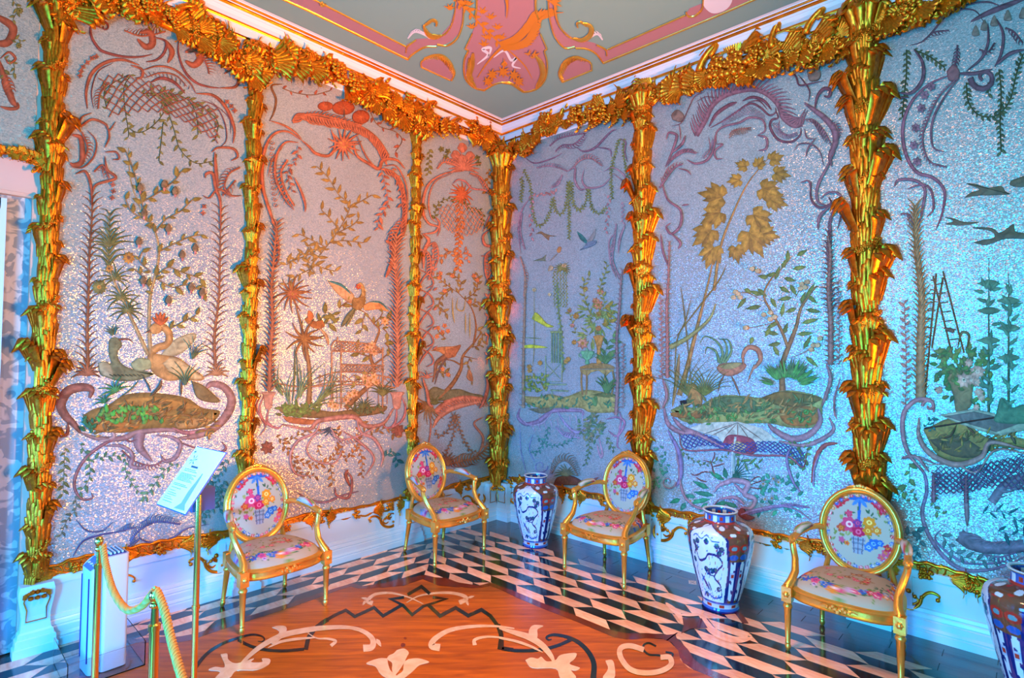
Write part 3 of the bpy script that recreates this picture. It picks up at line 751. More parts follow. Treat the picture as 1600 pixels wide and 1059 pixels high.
def column(label, loc, th, R, z0, z1, seed, curls=None):
    r = random.Random(seed)
    t = thing('palm_column', label, 'column', loc, th, None)
    m = MB(); n = 26; H = z1-z0; K = 46; vs = []
    for i in range(K+1):
        z = z0+H*i/K; ph = (i % 8)/8
        for j in range(n):
            a = -PI*1.08+2*PI*1.08/2*0+ (PI*1.16)*j/(n-1)+PI*.0-0.0
            a = -PI*0.08-PI*1.0+ (PI*1.16)*j/(n-1)
            rr = R*(0.80+0.03*math.sin(2*PI*i/8)+.08*math.cos(11*a)+.02*ph)
            vs.append((rr*math.cos(a), rr*math.sin(a), z))
    m.add(vs, [(i*n+j, i*n+j+1, (i+1)*n+j+1, (i+1)*n+j) for i in range(K) for j in range(n-1)])
    m.build('shaft', GILT, t, True)
    step = .118; k = 0; z = z0+.03
    while z < z1-.10:
        f = .85+.3*r.random(); md = k % 4
        if md in (0, 2):
            sd = 1 if (k//2) % 2 else -1
            for az, big in ((sd*r.uniform(62, 78), 1.0), (-sd*r.uniform(60, 80), .62), (sd*-r.uniform(5, 30), .7))[:2+(r.random() < .5)]:
                a = math.radians(az); o = (math.sin(a), -math.cos(a), 0)
                inst('acanthus_leaf', MC, t, mat_at((o[0]*R*.74, o[1]*R*.74, z+r.uniform(-.07, .05)), (o[0]*.10, o[1]*.10, 1), o, R*3.1*f*big))
            for az in (-50, -15, 20, 52):
                a = math.radians(az+r.uniform(-6, 6)); o = (math.sin(a), -math.cos(a), 0)
                inst('palm_blade', MT, t, mat_at((o[0]*R*.80, o[1]*R*.80, z-.04+r.uniform(-.07, .05)), (r.uniform(-.08, .08), 0, 1), o, R*2.5*f))
        elif md == 1:
            for i in range(4):
                az = -58+38*i; a = math.radians(az); o = (math.sin(a), -math.cos(a), 0)
                inst('flower_cluster', MK[(k+i) % 3], t, mat_at((o[0]*R*.96, o[1]*R*.96, z-.05+.03*i), (0, 0, 1), o, R*.85))
        if md in (1, 3):
            for az in (-80, 78, -30, 30):
                a = math.radians(az+r.uniform(-8, 8)); o = (math.sin(a), -math.cos(a), 0)
                inst('palm_blade', MT, t, mat_at((o[0]*R*.78, o[1]*R*.78, z-.05+r.uniform(-.06, .06)), (r.uniform(-.1, .1), 0, 1), o, R*2.3*f))
        z += step; k += 1
    for (zz, az, sz) in (curls or []):
        a = math.radians(az); o = (math.sin(a), -math.cos(a), 0)
        inst('acanthus_leaf', MC, t, mat_at((o[0]*R*.7, o[1]*R*.7, zz), (o[0]*.30, o[1]*.30, 1), o, R*3.6))
    # crown and foot
    for az in (-75, -38, 0, 38, 75):
        a = math.radians(az); o = (math.sin(a), -math.cos(a), 0)
        inst('acanthus_leaf', MC, t, mat_at((o[0]*R*.6, o[1]*R*.6, z1-.16), (o[0]*.25, o[1]*.25, 1), o, R*3.0))
        inst('flower_cluster', MK[abs(az) % 3], t, mat_at((o[0]*R*.7, o[1]*R*.7, z0+.03), (0, 0, 1), o, R*.9))
        if az: inst('palm_blade', MT, t, mat_at((o[0]*R*.8, o[1]*R*.8, z0+.0), (0, 0, 1), o, R*2.4))
    return t
LW, RW = 0.0, math.radians(-90)
column('gilded palm trunk column at the doorway beside the blue curtain wall', (-3.785, .015, 0), LW, .050, .42, 4.16, 1, [(1.62, -70, 0), (1.50, 75, 0), (2.95, 70, 0), (3.6, -75, 0)])
column('slender gilded column behind the armchair next to the sign stand', (-2.625, .015, 0), LW, .046, .40, 4.05, 2, [(1.62, 70, 0), (2.2, -70, 0)])
column('slender gilded column behind the armchair left of the room corner', (-1.135, .015, 0), LW, .045, .40, 4.02, 3, [(1.7, 70, 0)])
column('gilded column standing in the corner where the two walls meet', (-.055, -.055, 0), math.radians(-45), .080, .42, 3.86, 4, [(2.05, -65, 0)])
column('gilded column behind the armchair between the two blue and white vases', (.0, -1.73, 0), RW, .070, .40, 4.02, 5, [(3.05, -72, 0), (2.75, 75, 0), (1.85, -70, 0), (2.1, 75, 0)])
column('thick gilded column behind the front right armchair', (.0, -3.40, 0), RW, .074, .40, 4.06, 6, [(3.42, -75, 0), (2.85, 74, 0), (3.25, 70, 0), (2.2, 70, 0), (2.55, -72, 0)])
# ------------------------------------------------------------------ gilt frames
def carve(side, ox=0, oy=0, sc=1.0, rel=0.5, hm=0.03): return (AL if side == 'L' else AR)(ox, oy, sc, base=0.002, relief=rel, hmax=hm)
def put(A_, parent, me, name, x, y, ang, size, out=0.0, lean=0.0):
    """a carved piece at picture point (x, y) of the wall, growing towards ang (degrees, picture plane)"""
    p = A_.P((x, y), out); a = math.radians(ang); q = A_.P((x+20*A_.sc*math.cos(a)/3, y+20*A_.sc*math.sin(a)/3), out)
    d = Vector(q-p).normalized(); n = Vector((0, -1, 0)) if A_.ax == 1 else Vector((-1, 0, 0)); d = (d+n*lean).normalized()
    inv = Matrix.Translation(-parent.location)
    return inst(name, me, parent, inv @ mat_at(p, d, n, size))
def reloc(o, parent):
    o.matrix_local = Matrix.Translation(-parent.location); return o
def garland(side, label, pts, w, items, seed, group='carved gilt garlands over the beaded panels'):
    w *= .78; A_ = carve(side); r = random.Random(seed)
    loc = A_.P(pts[len(pts)//2], 0); t = thing('gilt_garland', label, 'carving', tuple(loc), 0, group)
    P = A_.st(pts, w*.62, (1, 1, 1), 'c', 8, 5); o = A_.build('rod', t, GILT); reloc(o, t)
    Q = resamp(P, w*.62); T = np.gradient(Q, axis=0)
    for i, (q, tt) in enumerate(zip(Q, T)):
        a = math.degrees(math.atan2(tt[1], tt[0])); mp_ = A_.mpp(q); sz = w*mp_
        fl = 180 if i < len(Q)/2 else 0          # leaves run out from the middle like a swag
        for sd in (-1, 1):
            put(A_, t, MF if (i+sd) % 3 else MC, 'acanthus_leaf', q[0]+r.uniform(-2, 2), q[1]+sd*w*.12, a+fl+sd*r.uniform(22, 62), sz*r.uniform(.85, 1.45), .02+r.uniform(0, .02), .10)
        if i % 2 == 0: put(A_, t, MK[i % 3], 'flower_cluster', q[0], q[1], a, sz*r.uniform(.55, .8), .03)
    for it in items:
        k, x, y, a, L = it[:5]; mp_ = A_.mpp((x, y)); me, nm = {'c': (MC, 'acanthus_leaf'), 'f': (MF, 'acanthus_leaf'), 'h': (MH, 'hooked_scroll'), 'k': (MK[int(x) % 3], 'flower_cluster'), 't': (MT, 'palm_blade')}[k]
        put(A_, t, me, nm, x, y, a, L*mp_, .035, .25 if k in 'cf' else 0)
    return t
garland('L', 'carved gilt garland over the beaded panel with the two long-necked birds', [(106, 22), (140, 12), (180, 8), (225, 22), (270, 42), (315, 58), (350, 80), (386, 112)], 34,
        [('c', 112, 22, 20, 40), ('h', 270, 25, -60, 34), ('c', 292, 30, -50, 34), ('k', 230, 12, 0, 30), ('k', 262, 30, 0, 26), ('k', 205, 12, 0, 26), ('f', 330, 64, 30, 36)], 11)
garland('L', 'carved gilt garland over the beaded panel with the garden bridge', [(402, 96), (430, 98), (468, 104), (505, 114), (545, 132), (590, 158), (625, 176), (648, 186)], 32,
        [('h', 505, 100, -80, 42), ('h', 540, 104, -70, 40), ('c', 556, 112, -60, 36), ('h', 580, 140, -80, 34), ('k', 520, 118, 0, 36), ('k', 548, 132, 0, 34), ('f', 412, 98, 10, 46), ('f', 440, 98, 25, 44), ('f', 470, 104, 30, 40), ('f', 425, 88, -10, 40), ('c', 480, 92, -70, 30), ('h', 655, 178, -80, 30), ('c', 640, 172, -120, 24)], 12)
garland('L', 'short carved gilt garland over the narrow beaded panel left of the room corner', [(655, 192), (680, 200), (710, 204), (740, 212), (765, 228), (784, 240)], 22,
        [('c', 724, 196, -60, 26), ('k', 735, 206, 0, 24), ('c', 745, 204, -40, 24), ('h', 700, 196, -70, 22), ('f', 770, 232, 60, 26)], 13)
garland('R', 'carved gilt garland over the narrow beaded panel right of the room corner', [(800, 236), (828, 228), (845, 208), (880, 192), (915, 180), (950, 182), (975, 176), (1000, 160)], 24,
        [('h', 860, 198, -90, 28), ('h', 882, 186, -80, 26), ('k', 905, 182, 0, 26), ('k', 930, 180, 0, 26), ('c', 862, 200, -110, 26), ('f', 962, 172, -40, 34), ('f', 830, 222, 70, 26), ('c', 945, 170, -120, 24)], 14)
garland('R', 'carved gilt garland over the beaded panel with the curved-neck crane', [(1018, 150), (1045, 146), (1075, 138), (1110, 122), (1150, 112), (1190, 102), (1225, 88), (1270, 82), (1322, 62)], 34,
        [('f', 1020, 140, -120, 34), ('h', 1098, 120, -80, 44), ('f', 1150, 92, -90, 58), ('f', 1146, 84, -130, 46), ('f', 1156, 84, -50, 46), ('k', 1130, 110, 0, 36), ('k', 1160, 104, 0, 40), ('k', 1180, 96, 0, 30), ('h', 1212, 82, -110, 38), ('f', 1185, 106, 130, 40), ('f', 1200, 100, 100, 34), ('h', 1262, 62, -80, 40), ('c', 1275, 66, -40, 40), ('f', 1250, 84, 40, 40), ('f', 1290, 74, 60, 40)], 15)
garland('R', 'carved gilt garland over the beaded panel with the ladder, cut by the right edge', [(1378, 44), (1405, 30), (1435, 20), (1470, 4), (1510, -22)], 36,
        [('f', 1385, 30, 60, 44), ('h', 1410, 12, -100, 44), ('f', 1430, 14, 40, 44), ('f', 1462, 6, 10, 44), ('k', 1420, 22, 0, 34), ('c', 1360, 30, -120, 44), ('h', 1345, 40, -110, 34)], 16)
garland('L', 'carved gilt rail with leaves above the pink arch at the far left', [(-60, 232), (-20, 236), (20, 240), (45, 246), (62, 262)], 12, [('h', 58, 262, 90, 14)], 17)

def rail(side, label, pts, w, seed):
    w *= 1.2; A_ = carve(side, rel=.6, hm=.022); r = random.Random(seed)
    loc = A_.P(pts[len(pts)//2], 0); t = thing('gilt_rail', label, 'carving', tuple(loc), 0, 'pierced gilt rails under the beaded panels')
    P = sm(pts, 8); nrm_ = np.array([0, 1.0])
    top = P+np.c_[0*P[:, 0], -w*.40+w*.05*np.sin(P[:, 0]*.22)]; bot = P+np.c_[0*P[:, 0], w*.36+w*.16*np.sin(P[:, 0]*.19)]
    A_.rib(top, w*.24, (1, 1, 1), 5); A_.rib(bot, w*.22, (1, 1, 1), 5)
    Q = resamp(P, w*1.25); T = np.gradient(Q, axis=0)
    for i, q in enumerate(Q):
        sg = 1 if i % 2 else -1
        for k in (0, 1):
            sp = spiral(q[0]+(k-.5)*w*.55, q[1], w*.44, 90*sg+180*k, 1.1, sg if k else -sg, .2, 12); A_.rib(sp, w*.17*np.linspace(1, .5, 12), (1, 1, 1), 5)
    o = A_.build('scroll_band', t, GILT); reloc(o, t)
    m = MB(); A_.o = 0.001
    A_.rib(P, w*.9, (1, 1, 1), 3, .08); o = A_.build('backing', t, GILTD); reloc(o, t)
    Q = resamp(P, w*1.5); T = np.gradient(Q, axis=0)
    for i, (q, tt) in enumerate(zip(Q, T)):
        a = math.degrees(math.atan2(tt[1], tt[0])); mp_ = A_.mpp(q)
        put(A_, t, MF if i % 2 else MK[i % 3], 'acanthus_leaf' if i % 2 else 'flower_cluster', q[0], q[1]+w*.15, a+(180 if i % 4 < 2 else 0), w*mp_*(1.25 if i % 2 else .8), .01)
    return t
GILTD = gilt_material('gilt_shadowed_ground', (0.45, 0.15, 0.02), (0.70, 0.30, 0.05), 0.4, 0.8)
rail('L', 'gilt rail under the panel with the two long-necked birds', [(58, 896), (85, 892), (120, 880), (180, 868), (220, 860), (270, 850), (320, 843), (375, 834)], 17, 21)
rail('L', 'gilt rail between the sign stand armchair and the corner armchair', [(392, 832), (430, 826), (470, 812), (520, 804), (560, 799), (600, 790), (634, 783)], 14, 22)
rail('L', 'short gilt rail behind the armchair left of the corner', [(645, 780), (680, 774), (710, 762), (740, 755), (772, 750)], 12, 23)
rail('R', 'short gilt rail behind the vase in the corner', [(800, 752), (825, 754), (860, 764), (900, 772), (940, 780), (990, 792)], 13, 24)
rail('R', 'gilt rail behind the middle blue and white vase', [(1018, 800), (1050, 806), (1090, 812), (1130, 822), (1180, 836), (1230, 846), (1300, 856), (1345, 866)], 17, 25)
rail('R', 'gilt rail behind the front right armchair, running to the right edge', [(1372, 880), (1410, 886), (1450, 890), (1500, 904), (1550, 918), (1620, 930), (1700, 950)], 20, 26)
for side, u0, lab in (('L', None, None),):
    pass
# gilt S-scroll ornaments on the dado
def dado_scroll(side, label, x, y, s_, flip=1, long_=1.0):
    A_ = carve(side, rel=.5, hm=.012); A_.val -= 0.008; loc = A_.P((x, y), 0)
    t = thing('dado_ornament', label, 'ornament', tuple(loc), 0, 'gilt scroll ornaments on the white dado'); f = flip
    def T(L_): return [(x+f*a*s_, y+b*s_) for a, b in L_]
    A_.st(T([(-6, -13), (-14, -14), (-19, -6), (-18, 4), (-10, 12), (2, 12), (10, 6), (13, -2), (20, -8), (28*long_, -8), (36*long_, -3), (33*long_, 2)]), 5.5*s_, (1, 1, 1), 't', 6, 5)
    A_.st(T([(-6, -13), (-2, -9), (-6, -5), (-10, -8)]), 4*s_, (1, 1, 1), 't', 5, 5)
    A_.st(T([(4, -4), (8, 2), (2, 6), (-4, 2)]), 3.5*s_, (1, 1, 1), 't', 5, 5)
    A_.st(T([(-8, -2), (-2, -4), (2, -9)]), 3.5*s_, (1, 1, 1), 't', 4, 5)
    for a, b, c in ((-4, -12, 3.4), (4, -4, 2.6), (34*long_, 1, 2.8), (13, -3, 2.6), (-12, 2, 2.4)):
        q = T([(a, b)])[0]; mp_ = A_.mpp(q); p = A_.P(q, .01); A_.mb.blob(p, c*s_*mp_*1.1, 6)
    o = A_.build('scroll', t, GILT); reloc(o, t); return t
dado_scroll('L', 'gilt scroll ornament on the dado behind the armchair next to the sign stand', 333, 880, 1.05, -1)
dado_scroll('L', 'gilt scroll ornament on the dado left of the corner armchair legs', 604, 813, .78, -1)
dado_scroll('L', 'half hidden gilt scroll ornament behind the white air purifier', 178, 906, .9, 1)
dado_scroll('L', 'gilt scroll ornament just behind the front arm support of the corner armchair', 745, 780, .62, -1)
dado_scroll('R', 'gilt scroll ornament on the dado between the third armchair and the middle vase', 1040, 832, .95, 1)
dado_scroll('R', 'gilt scroll ornament on the dado beside the corner vase', 808, 778, .6, 1, .6)
dado_scroll('R', 'gilt scroll ornament on the dado right of the front right armchair', 1425, 936, 1.2, 1)
# ------------------------------------------------------------------ beaded panels
def panel(side, label, u0, u1, z0, z1, name='beaded_panel', off=0.0):
    t = thing(name, label, 'wall panel', along(side, (u0+u1)/2, 0, z0), 0, 'embroidered glass bead wall panels')
    m = MB(); h = (u1-u0)/2
    q = [along(side, sg*h, d, z) for sg, z in ((-1, 0), (1, 0), (1, z1-z0), (-1, z1-z0)) for d in (0,)]
    L0 = Vector(along(side, 0, 0, 0))
    def loc(u, w, z): v = Vector(along(side, u, w, z))-L0; return v
    nx, nz = 2, 2
    vs = [loc(-h, 0, 0), loc(h, 0, 0), loc(h, 0, z1-z0), loc(-h, 0, z1-z0), loc(-h, -.003, 0), loc(h, -.003, 0), loc(h, -.003, z1-z0), loc(-h, -.003, z1-z0)]
    m.add(vs, [(0, 1, 2, 3), (0, 4, 5, 1), (1, 5, 6, 2), (2, 6, 7, 3), (3, 7, 4, 0)])
    m.build('bead_cloth', BEAD, t, False); return t
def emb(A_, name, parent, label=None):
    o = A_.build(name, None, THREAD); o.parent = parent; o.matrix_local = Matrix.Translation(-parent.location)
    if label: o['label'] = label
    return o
def scroll(A_, x, y, r, a0, turns, dr, w, col): A_.rib(spiral(x, y, r, a0, turns, dr, .12, 16), w*np.linspace(1, .45, 16), col)
def turf(A, x0, x1, yf, n, L, cols, dy=24):
    for i in range(n):
        x = x0+rng.random()*(x1-x0); y = yf(x)+rng.random()*dy; A.leaf(x, y, -20+(rng.random()-.5)*60 if rng.random() < .6 else -90+(rng.random()-.5)*90, L*(.6+.8*rng.random()), L*.3, cols[int(rng.random()*len(cols))])
# --- panel 1: two long-necked birds
P1 = panel('L', 'beaded panel embroidered with two long-necked birds on a mound', -3.785, -2.625, .40, 4.0)
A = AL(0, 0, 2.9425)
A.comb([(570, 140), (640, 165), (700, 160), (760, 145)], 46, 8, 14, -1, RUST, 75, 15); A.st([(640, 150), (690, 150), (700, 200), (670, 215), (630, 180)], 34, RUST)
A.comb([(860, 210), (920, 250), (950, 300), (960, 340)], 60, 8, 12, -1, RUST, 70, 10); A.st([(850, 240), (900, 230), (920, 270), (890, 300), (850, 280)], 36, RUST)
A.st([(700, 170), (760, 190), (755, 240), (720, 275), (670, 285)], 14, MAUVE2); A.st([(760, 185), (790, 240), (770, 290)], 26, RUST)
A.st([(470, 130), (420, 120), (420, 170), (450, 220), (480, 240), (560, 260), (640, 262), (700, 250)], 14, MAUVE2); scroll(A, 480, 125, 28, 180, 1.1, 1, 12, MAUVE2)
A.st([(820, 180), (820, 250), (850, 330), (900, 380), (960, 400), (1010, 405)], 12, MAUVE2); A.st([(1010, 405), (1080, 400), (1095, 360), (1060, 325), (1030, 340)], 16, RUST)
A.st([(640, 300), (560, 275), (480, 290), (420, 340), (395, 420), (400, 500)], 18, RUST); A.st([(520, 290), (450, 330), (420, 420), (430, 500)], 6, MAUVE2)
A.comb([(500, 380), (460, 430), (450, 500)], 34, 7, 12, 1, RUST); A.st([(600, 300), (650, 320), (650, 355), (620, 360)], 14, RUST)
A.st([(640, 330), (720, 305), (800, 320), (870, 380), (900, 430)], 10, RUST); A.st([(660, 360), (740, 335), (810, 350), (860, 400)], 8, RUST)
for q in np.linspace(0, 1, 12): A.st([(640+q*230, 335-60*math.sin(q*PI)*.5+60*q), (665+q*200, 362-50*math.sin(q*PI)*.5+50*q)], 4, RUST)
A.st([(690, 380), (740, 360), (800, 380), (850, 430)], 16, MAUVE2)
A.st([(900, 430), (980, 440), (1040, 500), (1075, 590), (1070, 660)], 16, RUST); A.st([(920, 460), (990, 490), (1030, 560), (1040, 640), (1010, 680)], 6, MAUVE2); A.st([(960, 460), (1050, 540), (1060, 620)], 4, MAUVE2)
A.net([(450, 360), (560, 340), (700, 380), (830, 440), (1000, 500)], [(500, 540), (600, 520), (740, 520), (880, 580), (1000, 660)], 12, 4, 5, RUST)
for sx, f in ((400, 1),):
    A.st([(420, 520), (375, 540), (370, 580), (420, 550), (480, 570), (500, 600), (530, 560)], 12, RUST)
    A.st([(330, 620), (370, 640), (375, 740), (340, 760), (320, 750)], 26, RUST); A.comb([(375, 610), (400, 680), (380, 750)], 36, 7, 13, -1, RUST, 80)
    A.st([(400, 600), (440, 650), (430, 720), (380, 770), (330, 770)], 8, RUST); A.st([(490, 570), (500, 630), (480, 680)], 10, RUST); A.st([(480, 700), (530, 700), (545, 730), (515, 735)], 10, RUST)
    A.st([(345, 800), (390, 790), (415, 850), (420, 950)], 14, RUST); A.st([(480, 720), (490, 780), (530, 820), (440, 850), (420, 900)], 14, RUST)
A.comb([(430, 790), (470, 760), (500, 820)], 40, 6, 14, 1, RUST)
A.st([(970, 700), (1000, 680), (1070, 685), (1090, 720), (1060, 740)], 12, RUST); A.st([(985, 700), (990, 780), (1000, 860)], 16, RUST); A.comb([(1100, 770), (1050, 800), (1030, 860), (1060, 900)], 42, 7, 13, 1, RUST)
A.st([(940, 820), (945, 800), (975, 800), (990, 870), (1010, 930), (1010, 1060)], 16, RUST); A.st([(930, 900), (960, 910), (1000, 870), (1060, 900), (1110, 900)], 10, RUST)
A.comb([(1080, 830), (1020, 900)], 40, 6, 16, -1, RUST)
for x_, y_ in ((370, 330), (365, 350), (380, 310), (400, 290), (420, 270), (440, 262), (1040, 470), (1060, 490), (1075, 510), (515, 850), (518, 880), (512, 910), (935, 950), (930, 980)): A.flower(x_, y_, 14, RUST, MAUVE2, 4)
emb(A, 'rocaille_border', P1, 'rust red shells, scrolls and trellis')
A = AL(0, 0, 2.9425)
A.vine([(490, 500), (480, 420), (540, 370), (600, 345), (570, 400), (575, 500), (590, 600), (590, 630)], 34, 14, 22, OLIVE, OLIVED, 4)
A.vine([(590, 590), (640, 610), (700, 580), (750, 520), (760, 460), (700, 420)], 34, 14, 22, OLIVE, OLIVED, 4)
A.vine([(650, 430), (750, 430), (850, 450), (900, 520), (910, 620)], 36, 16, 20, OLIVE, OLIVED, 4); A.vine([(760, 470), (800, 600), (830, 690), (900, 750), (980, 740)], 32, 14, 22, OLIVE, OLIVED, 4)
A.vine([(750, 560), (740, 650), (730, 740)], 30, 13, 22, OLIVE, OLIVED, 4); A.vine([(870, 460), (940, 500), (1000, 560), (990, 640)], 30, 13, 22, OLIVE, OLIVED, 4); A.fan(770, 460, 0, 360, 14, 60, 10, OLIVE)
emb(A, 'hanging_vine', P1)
A = AL(0, 350, 2.9425)
A.frond([(405, 670), (400, 500), (405, 340), (410, 150), (420, 0), (425, -120)], 66, 11, 34, s(146, 84, 48), 18, 150-180+68, 6, 10, .2)
A.fan(400, 690, 180, 360, 9, 70, 20, s(160, 90, 56)); emb(A, 'palm_frond', P1); A = AL(0, 350, 2.9425)
A.frond([(990, 660), (985, 520), (1005, 340), (1010, 150), (1015, -60)], 62, 10, 32, s(152, 90, 54), 16, 40, 6, 10, .2)
A.fan(995, 690, 180, 360, 8, 60, 18, s(170, 110, 66))
emb(A, 'palm_frond', P1)
A = AL(0, 350, 2.9425)
A.st([(690, 600), (685, 450), (690, 330), (715, 230), (730, 120), (705, 20), (650, -60), (600, -200), (590, -350)], 20, TAN, 'e'); A.st([(680, 600), (620, 470), (560, 340), (510, 230), (490, 120), (500, -40)], 20, TAN, 'e')
for x_, y_, a0 in ((530, 250, 0), (555, 340, 0), (585, 400, 0)): A.fan(x_, y_, 150, 390, 11, 84, 12, OLIVE); A.flower(x_, y_, 14, OCHRE)
A.frond([(500, 190), (500, 90), (505, -40)], 96, 15, 26, OLIVE, 6, 40)
A.fan(500, 100, -160, -20, 9, 110, 13, OLIVE); A.flower(590, 155, 30, OCHRE, BROWN, 10); A.flower(455, 290, 36, OLIVE, OCHRE, 12); A.flower(500, 205, 20, OCHRE, BROWN, 8)
for pts in ([(715, 240), (770, 200), (830, 220), (920, 250)], [(725, 130), (800, 90), (870, 60), (920, 50)], [(700, 320), (650, 240), (620, 210)], [(710, 40), (760, -20), (830, -60), (880, -110)], [(700, 20), (660, -60), (640, -150), (610, -250), (580, -330)], [(650, -100), (720, -140), (800, -200), (830, -240)],
            [(780, 480), (840, 450), (900, 420)], [(715, 250), (790, 290), (860, 280), (930, 310)], [(690, 220), (640, 170), (650, 130)], [(705, 0), (660, -20), (600, -60), (575, -110)]):
    A.vine(pts, 42, 20, 30, s(132, 104, 40), s(150, 110, 60), 5, 42)
for x_, y_ in ((835, 140), (895, 110), (660, -190+330-190), (770, 20), (635, 80), (655, 260), (875, 290), (925, 315), (770, 350), (640, -165), (750, -180), (800, -150)):
    A.blob([(x_-15, y_), (x_, y_-22), (x_+15, y_), (x_+8, y_+16), (x_-8, y_+16)], s(120, 90, 60)); A.leaf(x_, y_+12, 90, 22, 14, ROSE)
emb(A, 'flowering_tree', P1)
A = AL(0, 350, 2.9425)
GB = s(120, 112, 72); GB2 = s(150, 140, 90)
A.blob([(450, 650), (470, 630), (510, 640), (500, 600), (500, 540), (520, 520), (550, 530), (560, 560), (540, 590), (550, 630), (590, 660), (690, 680), (700, 695), (620, 720), (540, 720), (490, 705), (460, 690)], GB)
A.blob([(450, 640), (480, 630), (510, 650), (520, 700), (490, 700), (460, 680)], s(160, 140, 100)); A.blob([(600, 640), (640, 615), (690, 625), (695, 660), (650, 675), (610, 665)], GB2)
A.st([(545, 530), (590, 530), (612, 548)], 10, s(150, 80, 50), 'e'); A.fan(515, 510, 220, 300, 6, 50, 9, OLIVE); A.st([(525, 510), (535, 470)], 12, TEAL)
A.st([(640, 715), (600, 760), (550, 795)], 7, GB); A.st([(655, 700), (680, 740), (690, 770)], 9, s(90, 80, 60))
for i in range(9): A.st([(500+i*18, 690), (520+i*18, 700)], 6, s(90, 84, 56))
emb(A, 'grey_bird', P1, 'grey-green long-necked bird')
A = AL(0, 350, 2.9425)
BR = s(190, 128, 66); BR2 = s(206, 160, 100)
A.blob([(740, 600), (790, 540), (860, 505), (900, 505), (890, 540), (840, 590), (780, 612)], s(180, 150, 100))
A.st([(700, 480), (740, 470), (775, 500), (770, 550), (720, 570), (695, 600), (700, 660)], 34, BR, 'c')
A.blob([(690, 590), (740, 600), (820, 615), (880, 660), (935, 700), (920, 720), (840, 715), (770, 720), (710, 690), (688, 650)], BR); A.blob([(745, 640), (790, 610), (850, 640), (930, 705), (860, 712), (790, 690)], BR2)
A.blob([(680, 480), (710, 455), (745, 475), (730, 500), (700, 505)], BR); A.st([(690, 490), (665, 500)], 12, s(150, 80, 50), 'e')
for a_ in (200, 240, 270, 300, 340): A.st([(735, 465), (735+40*math.cos(math.radians(a_)), 440+36*math.sin(math.radians(a_)))], 18, s(200, 90, 40))
A.blob([(880, 720), (930, 740), (1000, 800), (1000, 820), (940, 815), (900, 790)], s(130, 96, 50)); A.st([(740, 715), (730, 750), (690, 790)], 16, s(120, 84, 50)); A.st([(830, 715), (830, 790)], 12, s(120, 84, 50))
emb(A, 'brown_bird', P1, 'brown bird with a red crest')
A = AL(0, 350, 2.9425)
A.blob([(380, 880), (430, 850), (500, 830), (560, 790), (640, 775), (760, 780), (860, 800), (920, 840), (960, 850), (1010, 860), (990, 900), (940, 930), (860, 945), (700, 940), (560, 960), (470, 950), (400, 930)], s(150, 104, 44))
A.blob([(520, 830), (600, 800), (720, 795), (860, 820), (915, 845), (800, 855), (640, 840)], s(186, 120, 50)); A.blob([(400, 930), (520, 900), (640, 930), (560, 955), (460, 955)], s(180, 100, 36)); A.blob([(800, 900), (900, 890), (980, 900), (930, 930), (820, 940)], s(180, 120, 60))
turf(A, 410, 980, lambda x: 930-120*math.sin(PI*(x-380)/640)*.9, 150, 44, [s(140, 90, 40), s(186, 120, 50), s(110, 84, 40), s(160, 100, 44)], 100)
for i in range(46):
    x_, y_ = 450+rng.random()*290, 850+rng.random()*70; A.leaf(x_, y_, -90+(rng.random()-.5)*150, 34, 22, s(70+int(rng.random()*40), 130+int(rng.random()*30), 50))
A.fan(530, 770, 150, 330, 8, 80, 12, s(90, 130, 60)); A.fan(850, 740, -130, -60, 6, 110, 9, OLIVE); A.fan(880, 620, -100, -40, 6, 100, 7, OLIVE); A.fan(480, 820, 180, 320, 6, 50, 10, GREEN)
for i in range(14): A.leaf(380+rng.random()*50, 900+rng.random()*50, rng.random()*360, 30, 16, s(50, 96, 50))
emb(A, 'grassy_mound', P1)
A = AL(0, 350, 2.9425)
A.st([(410, 800), (420, 760), (370, 750), (310, 770), (280, 830), (300, 880), (340, 920), (370, 960)], 46, s(150, 84, 64)); A.st([(310, 900), (310, 960), (280, 980)], 16, s(150, 84, 64))
A.st([(940, 770), (970, 735), (1030, 750), (1065, 810), (1040, 880), (980, 940), (900, 975), (820, 985)], 40, s(168, 110, 90)); A.st([(370, 960), (450, 985), (560, 985), (640, 955), (780, 945), (820, 960)], 28, s(160, 110, 96)); A.st([(790, 935), (860, 960), (960, 940)], 20, ROSE)
A.st([(450, 1000), (520, 980), (510, 945)], 22, s(190, 140, 124))
A.t(0, 700, 2.95)
for f in (1,):
    A.st([(640, -70), (640, -10), (670, 30), (700, 60)], 60, s(158, 112, 104), 'e')
    A.st([(660, -60), (600, -30), (560, -50), (480, -20), (400, 40), (350, 120), (345, 190), (380, 235), (425, 230), (420, 205)], 16, MAUVE); A.st([(480, -10), (560, -10), (610, 30), (600, 80), (650, 90), (680, 70)], 22, s(160, 116, 110))
    A.st([(720, -60), (790, -50), (830, -20), (810, 40), (760, 60), (740, 30)], 22, s(160, 116, 110)); A.st([(820, -30), (930, 10), (1010, 20), (1040, 0), (1020, -30)], 14, MAUVE)
    A.comb([(560, 10), (620, 60), (700, 80), (760, 50)], 34, 8, 14, 1, MAUVE)
    A.st([(335, 500), (380, 430), (460, 400), (580, 380)], 9, s(90, 70, 110)); A.st([(350, 330), (400, 380), (470, 380), (520, 340)], 8, s(100, 90, 120)); A.comb([(600, 430), (640, 380), (720, 340), (830, 350)], 50, 6, 9, -1, s(96, 84, 120), 65); A.st([(640, 385), (650, 420), (720, 435), (800, 410), (860, 370), (960, 350)], 9, s(100, 90, 120)); A.comb([(540, 385), (620, 365)], 34, 6, 9, -1, s(100, 90, 120)); A.comb([(590, 460), (640, 420)], 34, 6, 9, -1, s(100, 90, 120))
emb(A, 'lower_rocaille', P1, 'mauve scrolls under the mound')
A = AL(0, 700, 2.95)
